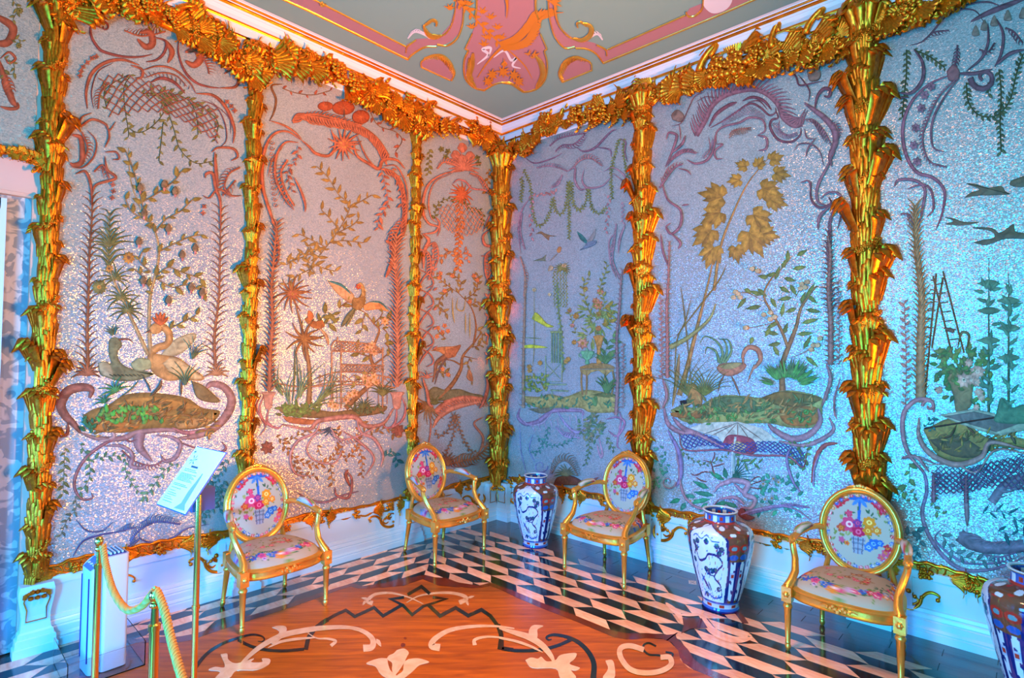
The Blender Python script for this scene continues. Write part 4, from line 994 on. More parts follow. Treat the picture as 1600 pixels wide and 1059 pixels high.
A.vine([(300, 0), (295, 90), (290, 210)], 34, 15, 18, s(120, 112, 60)); A.vine([(370, -20), (410, 60), (410, 140), (370, 200)], 32, 16, 20, s(96, 116, 70)); A.vine([(400, 60), (480, 40), (570, 40), (580, 110), (620, 180), (660, 220)], 28, 13, 20, s(96, 124, 76)); A.vine([(820, 70), (760, 100), (710, 170), (660, 240)], 30, 14, 20, s(90, 118, 80)); A.vine([(345, 220), (350, 280), (310, 330), (280, 400)], 26, 12, 18, s(110, 104, 80))
for pts in ([(1040, 50), (1000, 150), (960, 260)], [(980, 80), (960, 170), (900, 300)], [(1010, 180), (990, 260), (940, 330)], [(950, 200), (930, 330)], [(1030, 150), (1010, 280)]): A.vine(pts, 30, 14, 16, s(70, 104, 92))
emb(A, 'lower_vine', P1)

# --- panel 2: garden bridge
P2 = panel('L', 'beaded panel embroidered with a garden bridge, trellis arbour and flying bird', -2.625, -1.135, .40, 4.02)
A = AL(380, 60, 2.943)
A.st([(180, 210), (130, 220), (150, 280), (140, 340), (120, 380)], 12, BROWN); A.vine([(180, 230), (240, 250), (320, 260), (400, 240)], 24, 12, 36, RUST, BROWN, 4); A.vine([(580, 330), (620, 400), (700, 430), (730, 470), (700, 520)], 26, 13, 34, RUST, BROWN, 4)
for x_, y_, r_, f in ((378, 312, 36, .6), (460, 320, 52, .62), (540, 362, 40, .8)):
    A.blob([(x_+r_*math.cos(a), y_+r_*f*math.sin(a)) for a in np.linspace(0, 2*PI, 12)[:-1]], s(160, 70, 36)); A.fan(x_, y_, 0, 330, 9, r_*.9, 4, s(190, 96, 50), 2)
A.st([(462, 320), (464, 390)], 6, BROWN)
RD = s(176, 92, 60)
A.comb([(225, 385), (250, 350), (320, 360), (400, 375), (480, 390), (560, 420), (620, 470), (665, 540)], 58, 13, 13, 1, RD, 55, 20, 13, 'c'); A.comb([(235, 360), (330, 350), (440, 375), (540, 400)], 30, 10, 16, -1, RD, 50, 10, 10)
A.fan(460, 490, 0, 345, 15, 80, 18, RD, 8); A.flower(460, 488, 30, OCHRE, RD, 8)
A.st([(265, 470), (300, 500), (330, 530), (390, 540), (420, 490), (400, 420)], 14, RD); A.st([(500, 470), (520, 540), (580, 580), (620, 600), (640, 560), (700, 560), (740, 600)], 16, RD); A.st([(520, 450), (560, 540), (600, 590)], 8, RD)
A.st([(265, 470), (200, 430), (140, 440), (100, 500), (85, 600), (90, 700), (120, 800), (150, 900), (160, 1000), (140, 1060)], 15, RD); A.st([(120, 380), (180, 400), (230, 430), (265, 465)], 10, RD)
A.st([(250, 480), (190, 480), (150, 540), (145, 640), (190, 740), (230, 790)], 12, RD); A.st([(180, 500), (130, 560), (110, 640)], 5, RD)
for i in range(12): scroll(A, 128-8*math.sin(i/11*PI)+i*1.5, 480+i*26, 12, 0, 1.2, 1, 4, RD)
A.comb([(200, 560), (170, 620), (190, 700), (230, 770)], 50, 8, 16, 1, RD, 70, 10, 10); A.st([(230, 640), (260, 700), (280, 760), (280, 800)], 12, RD); A.vine([(250, 500), (240, 560), (200, 620), (220, 700)], 28, 12, 18, RUST)
A.comb([(640, 600), (690, 620), (730, 680), (745, 780), (740, 880), (710, 940)], 48, 10, 15, 1, RD, 40, 14, 9, 'c'); A.st([(640, 590), (700, 590), (745, 680), (752, 800)], 7, RD); A.vine([(630, 600), (650, 680), (660, 760), (620, 830), (615, 870)], 34, 14, 16, RD); A.vine([(680, 600), (720, 680), (725, 760)], 26, 12, 18, RD)
A.st([(650, 930), (690, 960), (680, 1030), (650, 1100)], 26, RD); A.comb([(740, 820), (700, 900), (690, 990)], 50, 12, 14, 1, RD)
A.t(380, 400, 2.943)
A.frond([(115, 620), (120, 450), (130, 300), (125, 150), (140, -30), (150, -150)], 46, 12, 24, s(166, 92, 56), 20, 42, 6, 6, .2); A.frond([(700, 600), (705, 450), (700, 300), (705, 150), (690, 40), (700, -80)], 56, 12, 20, s(186, 108, 72), 14, 36, 6, 8, .1)
emb(A, 'rocaille_border', P2, 'rust red feather crest, umbrellas and palm borders')
A = AL(380, 60, 2.943)
for pts in ([(300, 1060), (380, 960), (440, 880), (490, 770), (440, 720), (390, 640), (340, 590)], [(480, 780), (540, 750), (590, 720)], [(440, 880), (400, 830), (360, 790)], [(420, 900), (500, 860), (530, 830)], [(380, 960), (320, 930), (260, 900)], [(400, 940), (460, 930), (550, 940)], [(340, 1010), (280, 990), (200, 1040)]):
    A.vine(pts, 40, 15, 22, s(146, 108, 50), s(150, 110, 60), 5, 50)
A.t(380, 400, 2.943)
for pts in ([(310, 60), (250, 90), (200, 130)], [(330, 80), (290, 20), (300, -40)], [(330, 40), (380, 60), (420, 70)], [(200, 30), (260, 10), (330, -20)]): A.vine(pts, 40, 15, 22, s(146, 108, 50), s(150, 110, 60), 5, 50)
A.st([(300, 680), (305, 560), (290, 430), (260, 300), (230, 190)], 26, s(150, 100, 54), 'e'); A.st([(225, 680), (235, 540), (235, 420)], 9, OLIVE); A.st([(245, 680), (250, 560), (240, 400)], 7, OLIVE)
A.fan(225, 170, 0, 350, 15, 90, 16, s(150, 84, 40), 20); A.fan(280, 380, 0, 350, 12, 92, 18, s(150, 90, 40), 20); A.flower(225, 175, 26, RUST); A.flower(280, 380, 20, OCHRE)
for x_, y_, a_ in ((210, 620, -100), (240, 600, -60), (330, 620, -50), (300, 640, -30), (180, 580, -120), (260, 590, -80), (350, 600, -40)): A.fan(x_, y_+60, a_-14, a_+14, 4, 190, 7, s(140, 128, 62), 24)
A.vine([(350, 300), (380, 260), (410, 270)], 46, 20, 20, s(120, 100, 40)); A.vine([(370, 310), (410, 310)], 46, 20, 20, s(120, 100, 40))
emb(A, 'palm_tree', P2, 'leaning palm with reeds')
A = AL(380, 400, 2.943)
BQ = s(150, 96, 52)
A.st([(470, 700), (530, 640), (580, 590), (600, 520), (585, 460), (605, 400), (625, 340), (600, 310), (560, 260)], 26, BQ, 'e'); A.st([(600, 500), (640, 470), (670, 440), (660, 400)], 10, BQ, 'e'); A.st([(560, 260), (500, 230), (440, 230)], 8, BQ)
for pts in ([(440, 240), (470, 215), (500, 210)], [(620, 330), (650, 300), (690, 290)], [(560, 260), (550, 300), (545, 340)], [(600, 310), (630, 280), (640, 260)], [(580, 460), (540, 450), (520, 430)], [(590, 520), (550, 560), (520, 570)], [(650, 400), (670, 420)], [(640, 330), (660, 350)]): A.vine(pts, 42, 20, 22, s(140, 112, 48), BQ, 5)
for x_, y_ in ((585, 570), (560, 560), (600, 555), (575, 590), (610, 580), (590, 410), (600, 440), (570, 420), (490, 640), (470, 660), (510, 630), (400, 680), (420, 690), (650, 300)): A.flower(x_, y_, 22, s(226, 150, 96), OCHRE, 6)
emb(A, 'blossom_tree', P2)
A = AL(380, 400, 2.943)
A.blob([(385, 110), (440, 130), (490, 160), (510, 185), (505, 220), (470, 205), (420, 160)], s(196, 140, 90)); A.st([(390, 115), (450, 135), (495, 175)], 14, TEAL)
A.blob([(550, 225), (600, 205), (640, 220), (668, 255), (620, 245), (560, 250)], s(206, 130, 70)); A.st([(580, 210), (630, 215), (665, 250)], 10, TEAL)
A.blob([(505, 190), (530, 190), (550, 160), (560, 185), (560, 215), (540, 245), (505, 245), (498, 215)], s(150, 104, 52)); A.blob([(520, 130), (540, 122), (558, 150), (560, 185), (545, 180), (540, 150), (525, 148)], s(180, 130, 70)); A.flower(528, 140, 16, s(196, 70, 40))
A.st([(510, 240), (480, 280), (450, 325)], 22, s(120, 104, 60)); A.st([(515, 245), (490, 290), (470, 325)], 12, s(120, 104, 60))
emb(A, 'flying_bird', P2, 'bird in flight with spread wings')
A = AL(380, 400, 2.943)
A.blob([(280, 290), (300, 280), (330, 300), (360, 290), (375, 320), (350, 335), (320, 330), (295, 310)], s(170, 96, 44)); A.blob([(293, 275), (300, 250), (318, 262), (322, 285), (305, 300)], s(190, 100, 46)); A.st([(350, 330), (380, 370), (390, 410)], 16, s(200, 140, 90))
emb(A, 'perched_bird', P2)
A = AL(380, 400, 2.943)
WD = s(186, 120, 76)
A.st([(135, 580), (250, 600), (400, 595), (540, 590), (700, 605)], 8, WD, 'c'); A.st([(340, 560), (420, 535), (540, 535), (680, 560)], 7, WD, 'c'); A.st([(160, 625), (260, 615), (400, 580), (540, 580), (680, 600)], 6, WD, 'c')
for x_ in range(350, 690, 55): A.st([(x_, 545), (x_, 595)], 6, WD, 'c'); A.st([(x_, 545), (x_+50, 585)], 4, WD, 'c'); A.st([(x_+50, 545), (x_, 585)], 4, WD, 'c')
for x_ in (372, 412, 430, 570, 620, 660): A.st([(x_, 600), (x_, 680)], 5, WD, 'c')
for x_ in (405, 448, 640): A.st([(x_, 420), (x_, 700)], 8, WD, 'c')
A.st([(405, 440), (405, 410), (425, 388), (450, 410), (450, 440)], 7, WD, 'c'); A.st([(425, 390), (540, 400), (600, 410), (640, 440)], 7, WD, 'c'); A.st([(405, 436), (640, 444)], 7, WD, 'c'); A.st([(432, 388), (432, 370)], 8, WD)
A.net([(425, 392), (540, 400), (610, 412)], [(408, 436), (640, 444)], 11, 3, 4, WD); A.net([(450, 500), (645, 505)], [(450, 530), (645, 535)], 12, 2, 4, WD); A.st([(450, 498), (645, 503)], 6, WD, 'c')
emb(A, 'garden_bridge', P2, 'arched bridge with trellis arbour')
A = AL(380, 400, 2.943)
A.blob([(160, 690), (230, 700), (330, 705), (420, 715), (520, 700), (600, 690), (660, 690), (640, 720), (560, 735), (480, 740), (330, 745), (220, 735), (170, 715)], s(130, 92, 48)); A.blob([(180, 735), (300, 750), (360, 760), (300, 775), (210, 765)], s(180, 96, 50))
for i in range(60): A.leaf(170+rng.random()*170, 690+rng.random()*50, -90+(rng.random()-.5)*200, 34, 16, s(110, 100+int(rng.random()*30), 46))
for i in range(26): A.leaf(500+rng.random()*150, 700+rng.random()*30, -90+(rng.random()-.5)*150, 36, 10, s(100, 96, 50))
A.fan(640, 640, -150, -30, 9, 70, 12, OLIVE); A.fan(550, 700, -150, -30, 9, 60, 8, OLIVE)
emb(A, 'flowery_bank', P2)
A = AL(380, 400, 2.943)
for x0_, f in ((115, 1), (705, -1)):
    A.blob([(x0_-32, 625), (x0_+32, 625), (x0_+22, 650), (x0_+14, 700), (x0_-14, 700), (x0_-22, 650)], s(196, 130, 100))
    A.st([(x0_-f*20, 640), (x0_-f*40, 700), (x0_-f*20, 760), (x0_+f*40, 790), (x0_+f*70, 770)], 12, ROSE); A.st([(x0_, 700), (x0_-6, 760), (x0_+f*30, 790)], 12, ROSE)
    A.flower(x0_-5*f, 880 if f > 0 else 800, 34, s(150, 80, 56), RUST, 7)
A.st([(180, 775), (300, 795), (340, 760), (420, 745), (510, 740), (560, 780), (640, 770), (690, 700)], 24, s(190, 118, 90)); A.st([(80, 640), (60, 700), (100, 780), (70, 830)], 8, ROSE)
A.st([(350, 765), (330, 810), (250, 850), (215, 920), (240, 1000), (320, 1010)], 14, s(196, 130, 110)); A.st([(520, 750), (540, 810), (600, 840), (640, 910), (630, 970)], 16, s(196, 130, 110)); A.st([(380, 800), (320, 830), (290, 890), (330, 940), (420, 950), (460, 870)], 10, s(196, 130, 110)); A.st([(450, 800), (540, 860), (600, 930), (560, 1010)], 12, s(190, 120, 100))
A.comb([(400, 790), (440, 840), (520, 830), (600, 790)], 34, 8, 14, 1, s(196, 130, 110)); A.st([(490, 1060), (470, 1010), (480, 980)], 16, RUST)
A.t(320, 680, 3.21)
A.st([(470, 290), (520, 320), (600, 335), (690, 300), (770, 280)], 12, s(150, 100, 100)); A.st([(650, 260), (660, 300), (720, 310), (735, 220), (700, 170)], 14, s(170, 96, 80))
emb(A, 'lower_rocaille', P2)
A = AL(380, 400, 2.943)
A.vine([(180, 860), (240, 930), (320, 960), (400, 940), (440, 870), (430, 800)], 26, 13, 14, s(170, 100, 46)); A.vine([(430, 870), (470, 930), (520, 880), (530, 800)], 22, 12, 14, s(170, 100, 46)); A.vine([(530, 860), (545, 940), (545, 1010)], 22, 11, 14, s(170, 100, 46)); A.vine([(150, 830), (200, 850), (260, 820), (330, 790)], 28, 13, 18, s(150, 96, 46)); A.vine([(540, 770), (600, 810), (660, 790), (700, 830)], 30, 13, 18, s(150, 96, 46)); A.vine([(230, 940), (260, 1000), (330, 1010)], 26, 13, 15, s(150, 90, 50)); A.vine([(400, 960), (410, 1040)], 26, 13, 15, s(160, 100, 50)); A.vine([(340, 870), (350, 910)], 20, 10, 14, s(150, 96, 46))
A.fan(395, 790, 20, 160, 6, 46, 12, s(70, 76, 76)); A.vine([(650, 920), (690, 900), (710, 950)], 30, 16, 14, TEAL)
emb(A, 'lower_garland', P2)
# --- panel 3: narrow panel left of the corner
P3 = panel('L', 'narrow beaded panel with a long-tailed bird on a thin tree, left of the corner', -1.135, -.02, .40, 3.92)
A = AL(380, 60, 2.943); PK = s(188, 108, 80); PK2 = s(180, 98, 74)
for x_, y_ in ((1005, 505), (975, 540), (1040, 545), (1005, 560)): A.blob([(x_-22, y_), (x_-8, y_-24), (x_+14, y_-20), (x_+24, y_+4), (x_, y_+22)], PK)
A.fan(1010, 600, 170, 370, 13, 80, 18, PK, 14); A.comb([(890, 600), (920, 570), (970, 580), (1010, 610)], 28, 8, 10, -1, PK); A.comb([(1040, 620), (1090, 640), (1130, 700), (1160, 720)], 26, 8, 11, 1, PK)
A.st([(1010, 610), (930, 620), (860, 660), (830, 720), (825, 800), (850, 850), (900, 870), (890, 910)], 13, PK); A.st([(960, 620), (880, 660), (850, 740), (860, 820), (890, 850)], 7, PK)
A.st([(960, 670), (985, 650), (1020, 660), (1050, 690), (1110, 700), (1150, 730)], 9, s(190, 110, 100)); A.st([(820, 900), (880, 890), (900, 850), (880, 820)], 12, PK)
A.comb([(840, 960), (880, 940), (895, 1000), (880, 1050)], 36, 8, 14, 1, PK); A.st([(825, 900), (850, 930), (830, 980), (825, 1060)], 18, PK)
A.st([(1130, 880), (1100, 910), (1110, 950), (1150, 960), (1130, 1000), (1090, 1000)], 14, s(180, 100, 80)); A.st([(1160, 760), (1120, 840), (1100, 890)], 8, s(180, 100, 80)); A.comb([(1150, 990), (1130, 1060)], 34, 8, 14, -1, s(180, 100, 80))
A.net([(890, 780), (960, 760), (1040, 770), (1100, 800)], [(920, 870), (990, 910), (1060, 900), (1100, 860)], 9, 4, 3.5, s(206, 130, 90))
A.t(380, 400, 2.943)
for xs in ((805, 870), (1115, 1150)):
    x0_, x1_ = xs
    for i in range(5): A.st([(x0_, 60+i*90), ((x0_+x1_)/2+18, 90+i*90), (x1_, 130+i*90), ((x0_+x1_)/2, 150+i*90)], 8, PK2); A.st([(x1_, 50+i*90), ((x0_+x1_)/2-10, 100+i*90), (x0_, 140+i*90)], 8, PK2); A.leaf(x0_+8, 100+i*90, -130, 26, 12, PK); A.leaf(x1_, 70+i*90, -40, 26, 12, PK)
A.comb([(810, -30), (850, -10), (860, 60), (850, 110)], 32, 10, 14, 1, PK); A.comb([(1150, -30), (1110, 0), (1110, 80), (1130, 130)], 30, 9, 14, -1, PK2)
for i in range(6): A.leaf(868, -60+i*26, 90, 24, 14, PK)
A.st([(820, 560), (840, 620), (850, 680), (870, 690)], 16, PK); A.fan(840, 560, 200, 340, 5, 40, 10, PK); A.st([(1110, 540), (1120, 600), (1100, 670), (1080, 700)], 16, PK2)
emb(A, 'rocaille_border', P3, 'coral coloured scroll border')
A = AL(380, 60, 2.943)
A.vine([(855, 510), (855, 560), (850, 620)], 22, 14, 12, OLIVE); A.vine([(1130, 600), (1125, 650), (1120, 700)], 22, 13, 13, s(150, 96, 40)); A.vine([(1000, 680), (995, 760), (998, 860), (990, 940), (990, 1060)], 26, 15, 11, s(196, 104, 46)); A.fan(1000, 720, 200, 520, 16, 60, 16, s(190, 90, 46)); A.vine([(880, 830), (890, 770), (930, 740), (980, 740)], 20, 12, 12, OLIVE); A.vine([(1010, 740), (1050, 790), (1090, 790), (1105, 860)], 20, 12, 12, OLIVE)
for x_, y_ in ((910, 510), (940, 520), (930, 545), (1075, 550), (1080, 575)): A.flower(x_, y_, 16, OLIVE, OLIVED, 5)
A.vine([(990, 1060), (970, 990), (940, 980), (910, 1010)], 24, 13, 14, s(180, 110, 60)); A.vine([(1000, 1000), (1030, 970), (1030, 1020)], 22, 12, 14, s(190, 110, 70))
emb(A, 'garland', P3)
A = AL(380, 400, 2.943); BB = s(150, 96, 54)
A.st([(900, 655), (960, 590), (1000, 520), (1010, 460), (1060, 400), (1095, 350)], 24, BB, 'e'); A.st([(1060, 400), (1070, 320), (1050, 240), (1000, 180), (960, 150)], 10, BB, 'e'); A.st([(1000, 500), (960, 480), (920, 480), (905, 520)], 9, BB, 'e'); A.st([(1010, 460), (1080, 475)], 7, BB, 'e')
for pts in ([(960, 150), (920, 120), (890, 90)], [(990, 170), (1000, 120), (960, 80)], [(1040, 230), (1080, 210), (1100, 240)], [(1020, 200), (1070, 160), (1080, 90)], [(1075, 340), (1095, 350), (1100, 390)], [(920, 480), (900, 530), (940, 540)], [(1040, 470), (1030, 500)], [(960, 150), (910, 190), (900, 240), (930, 260)], [(930, 380), (900, 350), (890, 330)], [(1050, 420), (1090, 410)], [(1030, 560), (1050, 575)]):
    A.vine(pts, 28, 13, 13, s(140, 108, 56), BB, 4)
for x_, y_ in ((895, 330), (915, 350), (890, 370), (925, 320), (940, 345), (900, 100), (960, 90), (1075, 110), (1040, 210), (1060, 90), (925, 160), (915, 520), (940, 545), (905, 80)): A.flower(x_, y_, 13, s(206, 110, 66), OCHRE, 5)
A.st([(960, 190), (962, 260), (970, 310)], 6, s(190, 150, 70)); A.st([(985, 190), (980, 240), (1010, 250), (1020, 200)], 5, s(190, 150, 70)); A.st([(1020, 260), (1020, 360)], 5, s(190, 150, 70)); A.st([(1040, 260), (1040, 380)], 5, s(190, 150, 70))
emb(A, 'thin_tree', P3)
A = AL(380, 400, 2.943)
A.blob([(860, 435), (900, 418), (960, 415), (1000, 410), (985, 440), (970, 465), (930, 460), (900, 440)], s(190, 120, 70)); A.blob([(930, 430), (970, 418), (1000, 408), (980, 450), (950, 470), (920, 470)], s(170, 100, 60)); A.st([(930, 460), (890, 490), (880, 540), (870, 580)], 26, s(140, 90, 60), 'e'); A.st([(940, 465), (900, 520), (880, 590)], 10, s(110, 80, 70))
A.blob([(1025, 555), (1035, 520), (1050, 540), (1055, 575), (1035, 570)], s(170, 110, 70))
emb(A, 'long_tailed_bird', P3)
A = AL(380, 400, 2.943)
A.blob([(850, 620), (880, 600), (930, 615), (990, 610), (1050, 630), (1100, 640), (1090, 665), (960, 665), (880, 665), (850, 650)], s(120, 104, 66)); A.comb([(880, 720), (940, 670), (1020, 650), (1110, 660)], 40, 12, 13, 1, s(200, 110, 76), 60, 10, 26, 'c')
A.st([(1090, 670), (1030, 680), (960, 700), (900, 740), (870, 790)], 26, s(206, 124, 90)); A.fan(860, 680, 60, 200, 12, 96, 11, s(150, 100, 56)); A.fan(880, 680, -160, -20, 6, 50, 12, OLIVE)
A.st([(860, 730), (860, 800), (850, 870)], 8, PK); A.st([(1100, 740), (1060, 770), (1100, 830), (1090, 890), (1060, 930)], 12, PK); A.comb([(1050, 930), (1100, 900), (1130, 850)], 50, 8, 12, 1, s(180, 100, 60)); A.comb([(940, 960), (1010, 940), (1080, 930)], 46, 10, 12, -1, s(170, 96, 56), both=True); A.fan(940, 960, -150, -50, 7, 60, 14, s(150, 100, 60)); A.comb([(1090, 880), (1140, 860), (1160, 800)], 44, 6, 12, -1, s(190, 110, 80))
A.vine([(880, 800), (900, 830), (940, 800), (965, 740)], 14, 9, 10, s(150, 96, 60)); A.vine([(965, 740), (965, 820), (940, 880), (930, 930)], 14, 9, 10, s(150, 96, 60)); A.vine([(980, 740), (1000, 820), (1040, 890), (1070, 900)], 14, 9, 10, s(150, 96, 60)); A.fan(970, 740, 0, 360, 9, 30, 8, s(150, 96, 60))
emb(A, 'leafy_cloud', P3, 'acanthus cloud under the bird')

# --- right wall, narrow panel
MV = s(150, 96, 108); MVL = s(176, 120, 124)
P4 = panel('R', 'narrow beaded panel with flowers on a garden table, right of the corner', -1.73, -.02, .40, 3.95)
A = AR(760, 180, 3.53)
A.comb([(380, 200), (420, 165), (480, 160), (530, 120), (545, 100)], 44, 9, 13, 1, MV, 60); A.comb([(350, 170), (400, 130), (480, 110), (540, 100)], 30, 8, 13, -1, MV); A.st([(500, 180), (540, 200), (600, 180), (650, 130), (690, 90), (720, 80)], 13, MV); A.st([(600, 175), (680, 190), (690, 230)], 9, MV); A.st([(220, 240), (270, 265), (360, 240), (420, 210)], 8, MV)
A.comb([(480, 290), (520, 250), (580, 240), (640, 280)], 34, 10, 12, -1, s(190, 116, 110)); A.comb([(280, 290), (340, 280), (400, 290), (450, 310)], 26, 8, 13, -1, MVL); A.st([(450, 310), (490, 290), (490, 360), (520, 410), (560, 400)], 14, MVL); A.st([(540, 300), (530, 360), (560, 400), (640, 390), (700, 330)], 12, MVL); A.comb([(420, 330), (400, 380), (360, 400)], 26, 9, 12, 1, MVL)
A.st([(650, 310), (700, 290), (760, 330), (780, 390), (750, 360), (700, 320)], 11, MVL); A.st([(740, 130), (770, 150), (765, 200), (780, 260)], 10, MV)
for i in range(9): A.leaf(260+i*16, 450-i*6+8*(i % 2), -60+20*i, 26, 14, s(196, 120, 110))
for i in range(10): A.leaf(250+3*math.sin(i), 440+i*26, 90+30*(-1)**i, 26, 14, s(190, 116, 112)); A.leaf(680-i*2, 440+i*22, 90+30*(-1)**i, 24, 13, s(190, 116, 112)); A.leaf(755, 480+i*12, 90+30*(-1)**i, 18, 11, MVL)
A.st([(240, 460), (200, 520), (180, 620), (190, 760)], 9, MVL); A.comb([(200, 540), (190, 640), (215, 740)], 24, 8, 15, 1, MVL)
A.comb([(720, 600), (710, 700), (700, 800), (740, 900)], 46, 9, 16, 1, MVL, 40); A.st([(720, 640), (680, 700), (690, 820), (720, 900)], 9, MVL); A.st([(770, 600), (740, 680), (730, 760)], 14, MVL); A.comb([(190, 780), (215, 880), (210, 1000)], 26, 7, 14, -1, s(196, 124, 100))
A.t(760, 450, 3.418)
A.frond([(200, 640), (200, 400), (205, 200), (210, 40), (212, -60)], 26, 7, 30, s(170, 130, 100), 16, 36); A.frond([(695, 680), (705, 480), (700, 280), (715, 100), (722, -20), (730, -90)], 34, 9, 26, s(170, 116, 110), 18, 34); A.vine([(735, 640), (735, 480), (735, 300)], 13, 8, 10, s(170, 116, 110))
emb(A, 'rocaille_border', P4, 'mauve scroll border')
A = AR(760, 180, 3.53); GG = s(140, 124, 60)
for pts in ([(205, 300), (240, 380), (250, 480), (270, 590), (310, 605), (350, 540), (365, 460)], [(370, 450), (380, 520), (410, 545), (440, 500), (455, 370)], [(470, 370), (480, 480), (510, 525), (545, 490), (560, 410)], [(565, 410), (580, 500), (620, 545), (660, 510)], [(735, 130), (700, 250), (690, 350), (695, 460)], [(760, 130), (760, 230), (780, 340)], [(458, 370), (456, 500), (458, 680)], [(195, 340), (200, 400), (190, 470)]): A.vine(pts, 15, 9, 8, GG, GG, 4)
emb(A, 'flower_swag', P4)
for nm, bl in (('teal_winged_bird', [([(500, 640), (530, 660), (560, 700), (545, 705), (515, 680)], TEAL), ([(605, 625), (600, 670), (575, 705), (555, 700), (580, 660)], s(150, 130, 120)), ([(515, 745), (540, 725), (560, 700), (600, 690), (610, 700), (590, 720), (550, 735)], s(120, 120, 130))]),
               ('brown_gliding_bird', [([(270, 655), (300, 640), (320, 650), (350, 660), (390, 668), (350, 670), (345, 690), (325, 675), (300, 655)], s(150, 104, 70))]),
               ('orange_bird', [([(395, 760), (388, 745), (400, 725), (415, 730), (408, 755)], s(200, 120, 66)), ([(395, 762), (375, 785), (350, 805), (380, 770)], s(150, 120, 100))]),
               ('small_grey_bird', [([(258, 805), (280, 795), (310, 785), (330, 768), (325, 795), (330, 805), (300, 803)], s(130, 120, 90))])):
    A = AR(760, 180, 3.53)
    for P_, c_ in bl: A.blob(P_, c_)
    emb(A, nm, P4)
A = AR(760, 180, 3.53)
for x_ in (372, 390, 408, 425, 440): A.vine([(x_, 860), (x_+3, 960), (x_+4, 1050)], 12, 7, 10, s(150, 130, 60))
A.fan(420, 850, 150, 390, 14, 46, 12, s(150, 124, 60)); A.blob([(340, 860), (350, 830), (370, 835), (365, 855)], s(190, 150, 110)); A.flower(430, 830, 18, s(200, 140, 100))
A.t(760, 450, 3.418)
A.vine([(380, -30), (385, 100), (400, 230), (405, 340), (415, 440)], 18, 9, 14, s(140, 140, 70), s(120, 130, 80), 7)
for x_ in (352, 365, 378, 392, 404): A.st([(x_, 235), (x_, 400)], 7, s(130, 140, 90), 'c')
A.st([(345, 235), (412, 235)], 12, s(150, 150, 90), 'c'); A.st([(318, 360), (318, 500), (405, 500), (405, 370)], 5, s(150, 160, 110), 'c', 1); A.st([(318, 400), (400, 490)], 4, s(150, 160, 110)); A.st([(318, 490), (400, 400)], 4, s(150, 160, 110)); A.st([(310, 515), (430, 515)], 9, s(160, 160, 120), 'c'); A.st([(345, 545), (440, 550)], 9, s(150, 150, 110), 'c'); A.st([(350, 550), (355, 570)], 6, s(150, 150, 110))
A.blob([(245, 165), (262, 130), (290, 150), (320, 185), (360, 205), (330, 210), (290, 190)], s(200, 190, 60)); A.blob([(207, 305), (250, 302), (330, 318), (207, 320)], s(210, 200, 60)); A.st([(207, 265), (300, 270)], 4, s(150, 150, 80)); A.st([(258, 20), (258, 300), (250, 420)], 4, s(150, 140, 80)); A.flower(258, 10, 14, SAND); A.flower(340, 35, 12, SAND)
for i in range(60): A.leaf(205+rng.random()*120, 470+rng.random()*90, -90+(rng.random()-.5)*160, 24, 11, s(110+int(rng.random()*60), 140, 60))
for x_, y_ in ((232, 420), (290, 400), (440, 380), (235, 440), (430, 390)): A.flower(x_, y_, 16, s(190, 130, 60))
emb(A, 'distant_temple', P4, 'pale green garden temple with hanging creepers')
A = AR(760, 450, 3.418); TB = s(176, 120, 66)
A.blob([(500, 420), (560, 400), (640, 400), (685, 420), (685, 432), (500, 432)], TB, None, False); A.blob([(500, 434), (685, 434), (660, 450), (640, 470), (600, 440), (560, 450), (540, 470), (520, 460), (505, 450)], s(190, 140, 80), None, False)
for x_, dx in ((512, -4), (536, 2), (640, -6), (676, 6)): A.st([(x_, 440), (x_+dx, 500), (x_-dx, 570)], 10, TB, 'c')
A.blob([(570, 258), (600, 250), (632, 260), (620, 290), (612, 340), (615, 400), (590, 400), (592, 340), (585, 290)], s(206, 130, 60)); A.blob([(505, 335), (570, 335), (575, 350), (560, 375), (548, 385), (550, 405), (528, 405), (530, 385), (515, 370)], s(120, 160, 110)); A.st([(508, 340), (495, 360), (515, 375)], 5, s(120, 160, 110)); A.st([(570, 340), (580, 360), (562, 375)], 5, s(120, 160, 110)); A.blob([(530, 335), (538, 318), (546, 335)], s(120, 150, 110))
emb(A, 'painted_table', P4, 'ochre table with vase')
A = AR(760, 450, 3.418)
for cx_, cy_, n_ in ((560, 250, 26), (600, 180, 26), (560, 120, 18), (630, 120, 14)):
    for i in range(n_): a_ = rng.random()*360; r_ = 40+rng.random()*60; A.leaf(cx_+r_*.4*math.cos(math.radians(a_)), cy_+r_*.4*math.sin(math.radians(a_)), a_, 50, 13, s(130+int(rng.random()*30), 140, 70))
for x_, y_, r_, c_ in ((515, 295, 34, s(206, 130, 100)), (600, 90, 30, s(200, 110, 76)), (585, 70, 22, s(200, 120, 80)), (600, 140, 18, OCHRE), (480, 150, 20, OCHRE), (445, 120, 14, s(190, 110, 70)), (530, 5, 16, OCHRE), (610, 20, 22, s(200, 110, 76)), (600, 215, 18, s(200, 110, 60)), (470, 290, 16, OCHRE), (640, 190, 18, OCHRE), (650, 100, 16, OCHRE), (460, 200, 14, ROSE)): A.flower(x_, y_, r_, c_, OCHRE, 7)
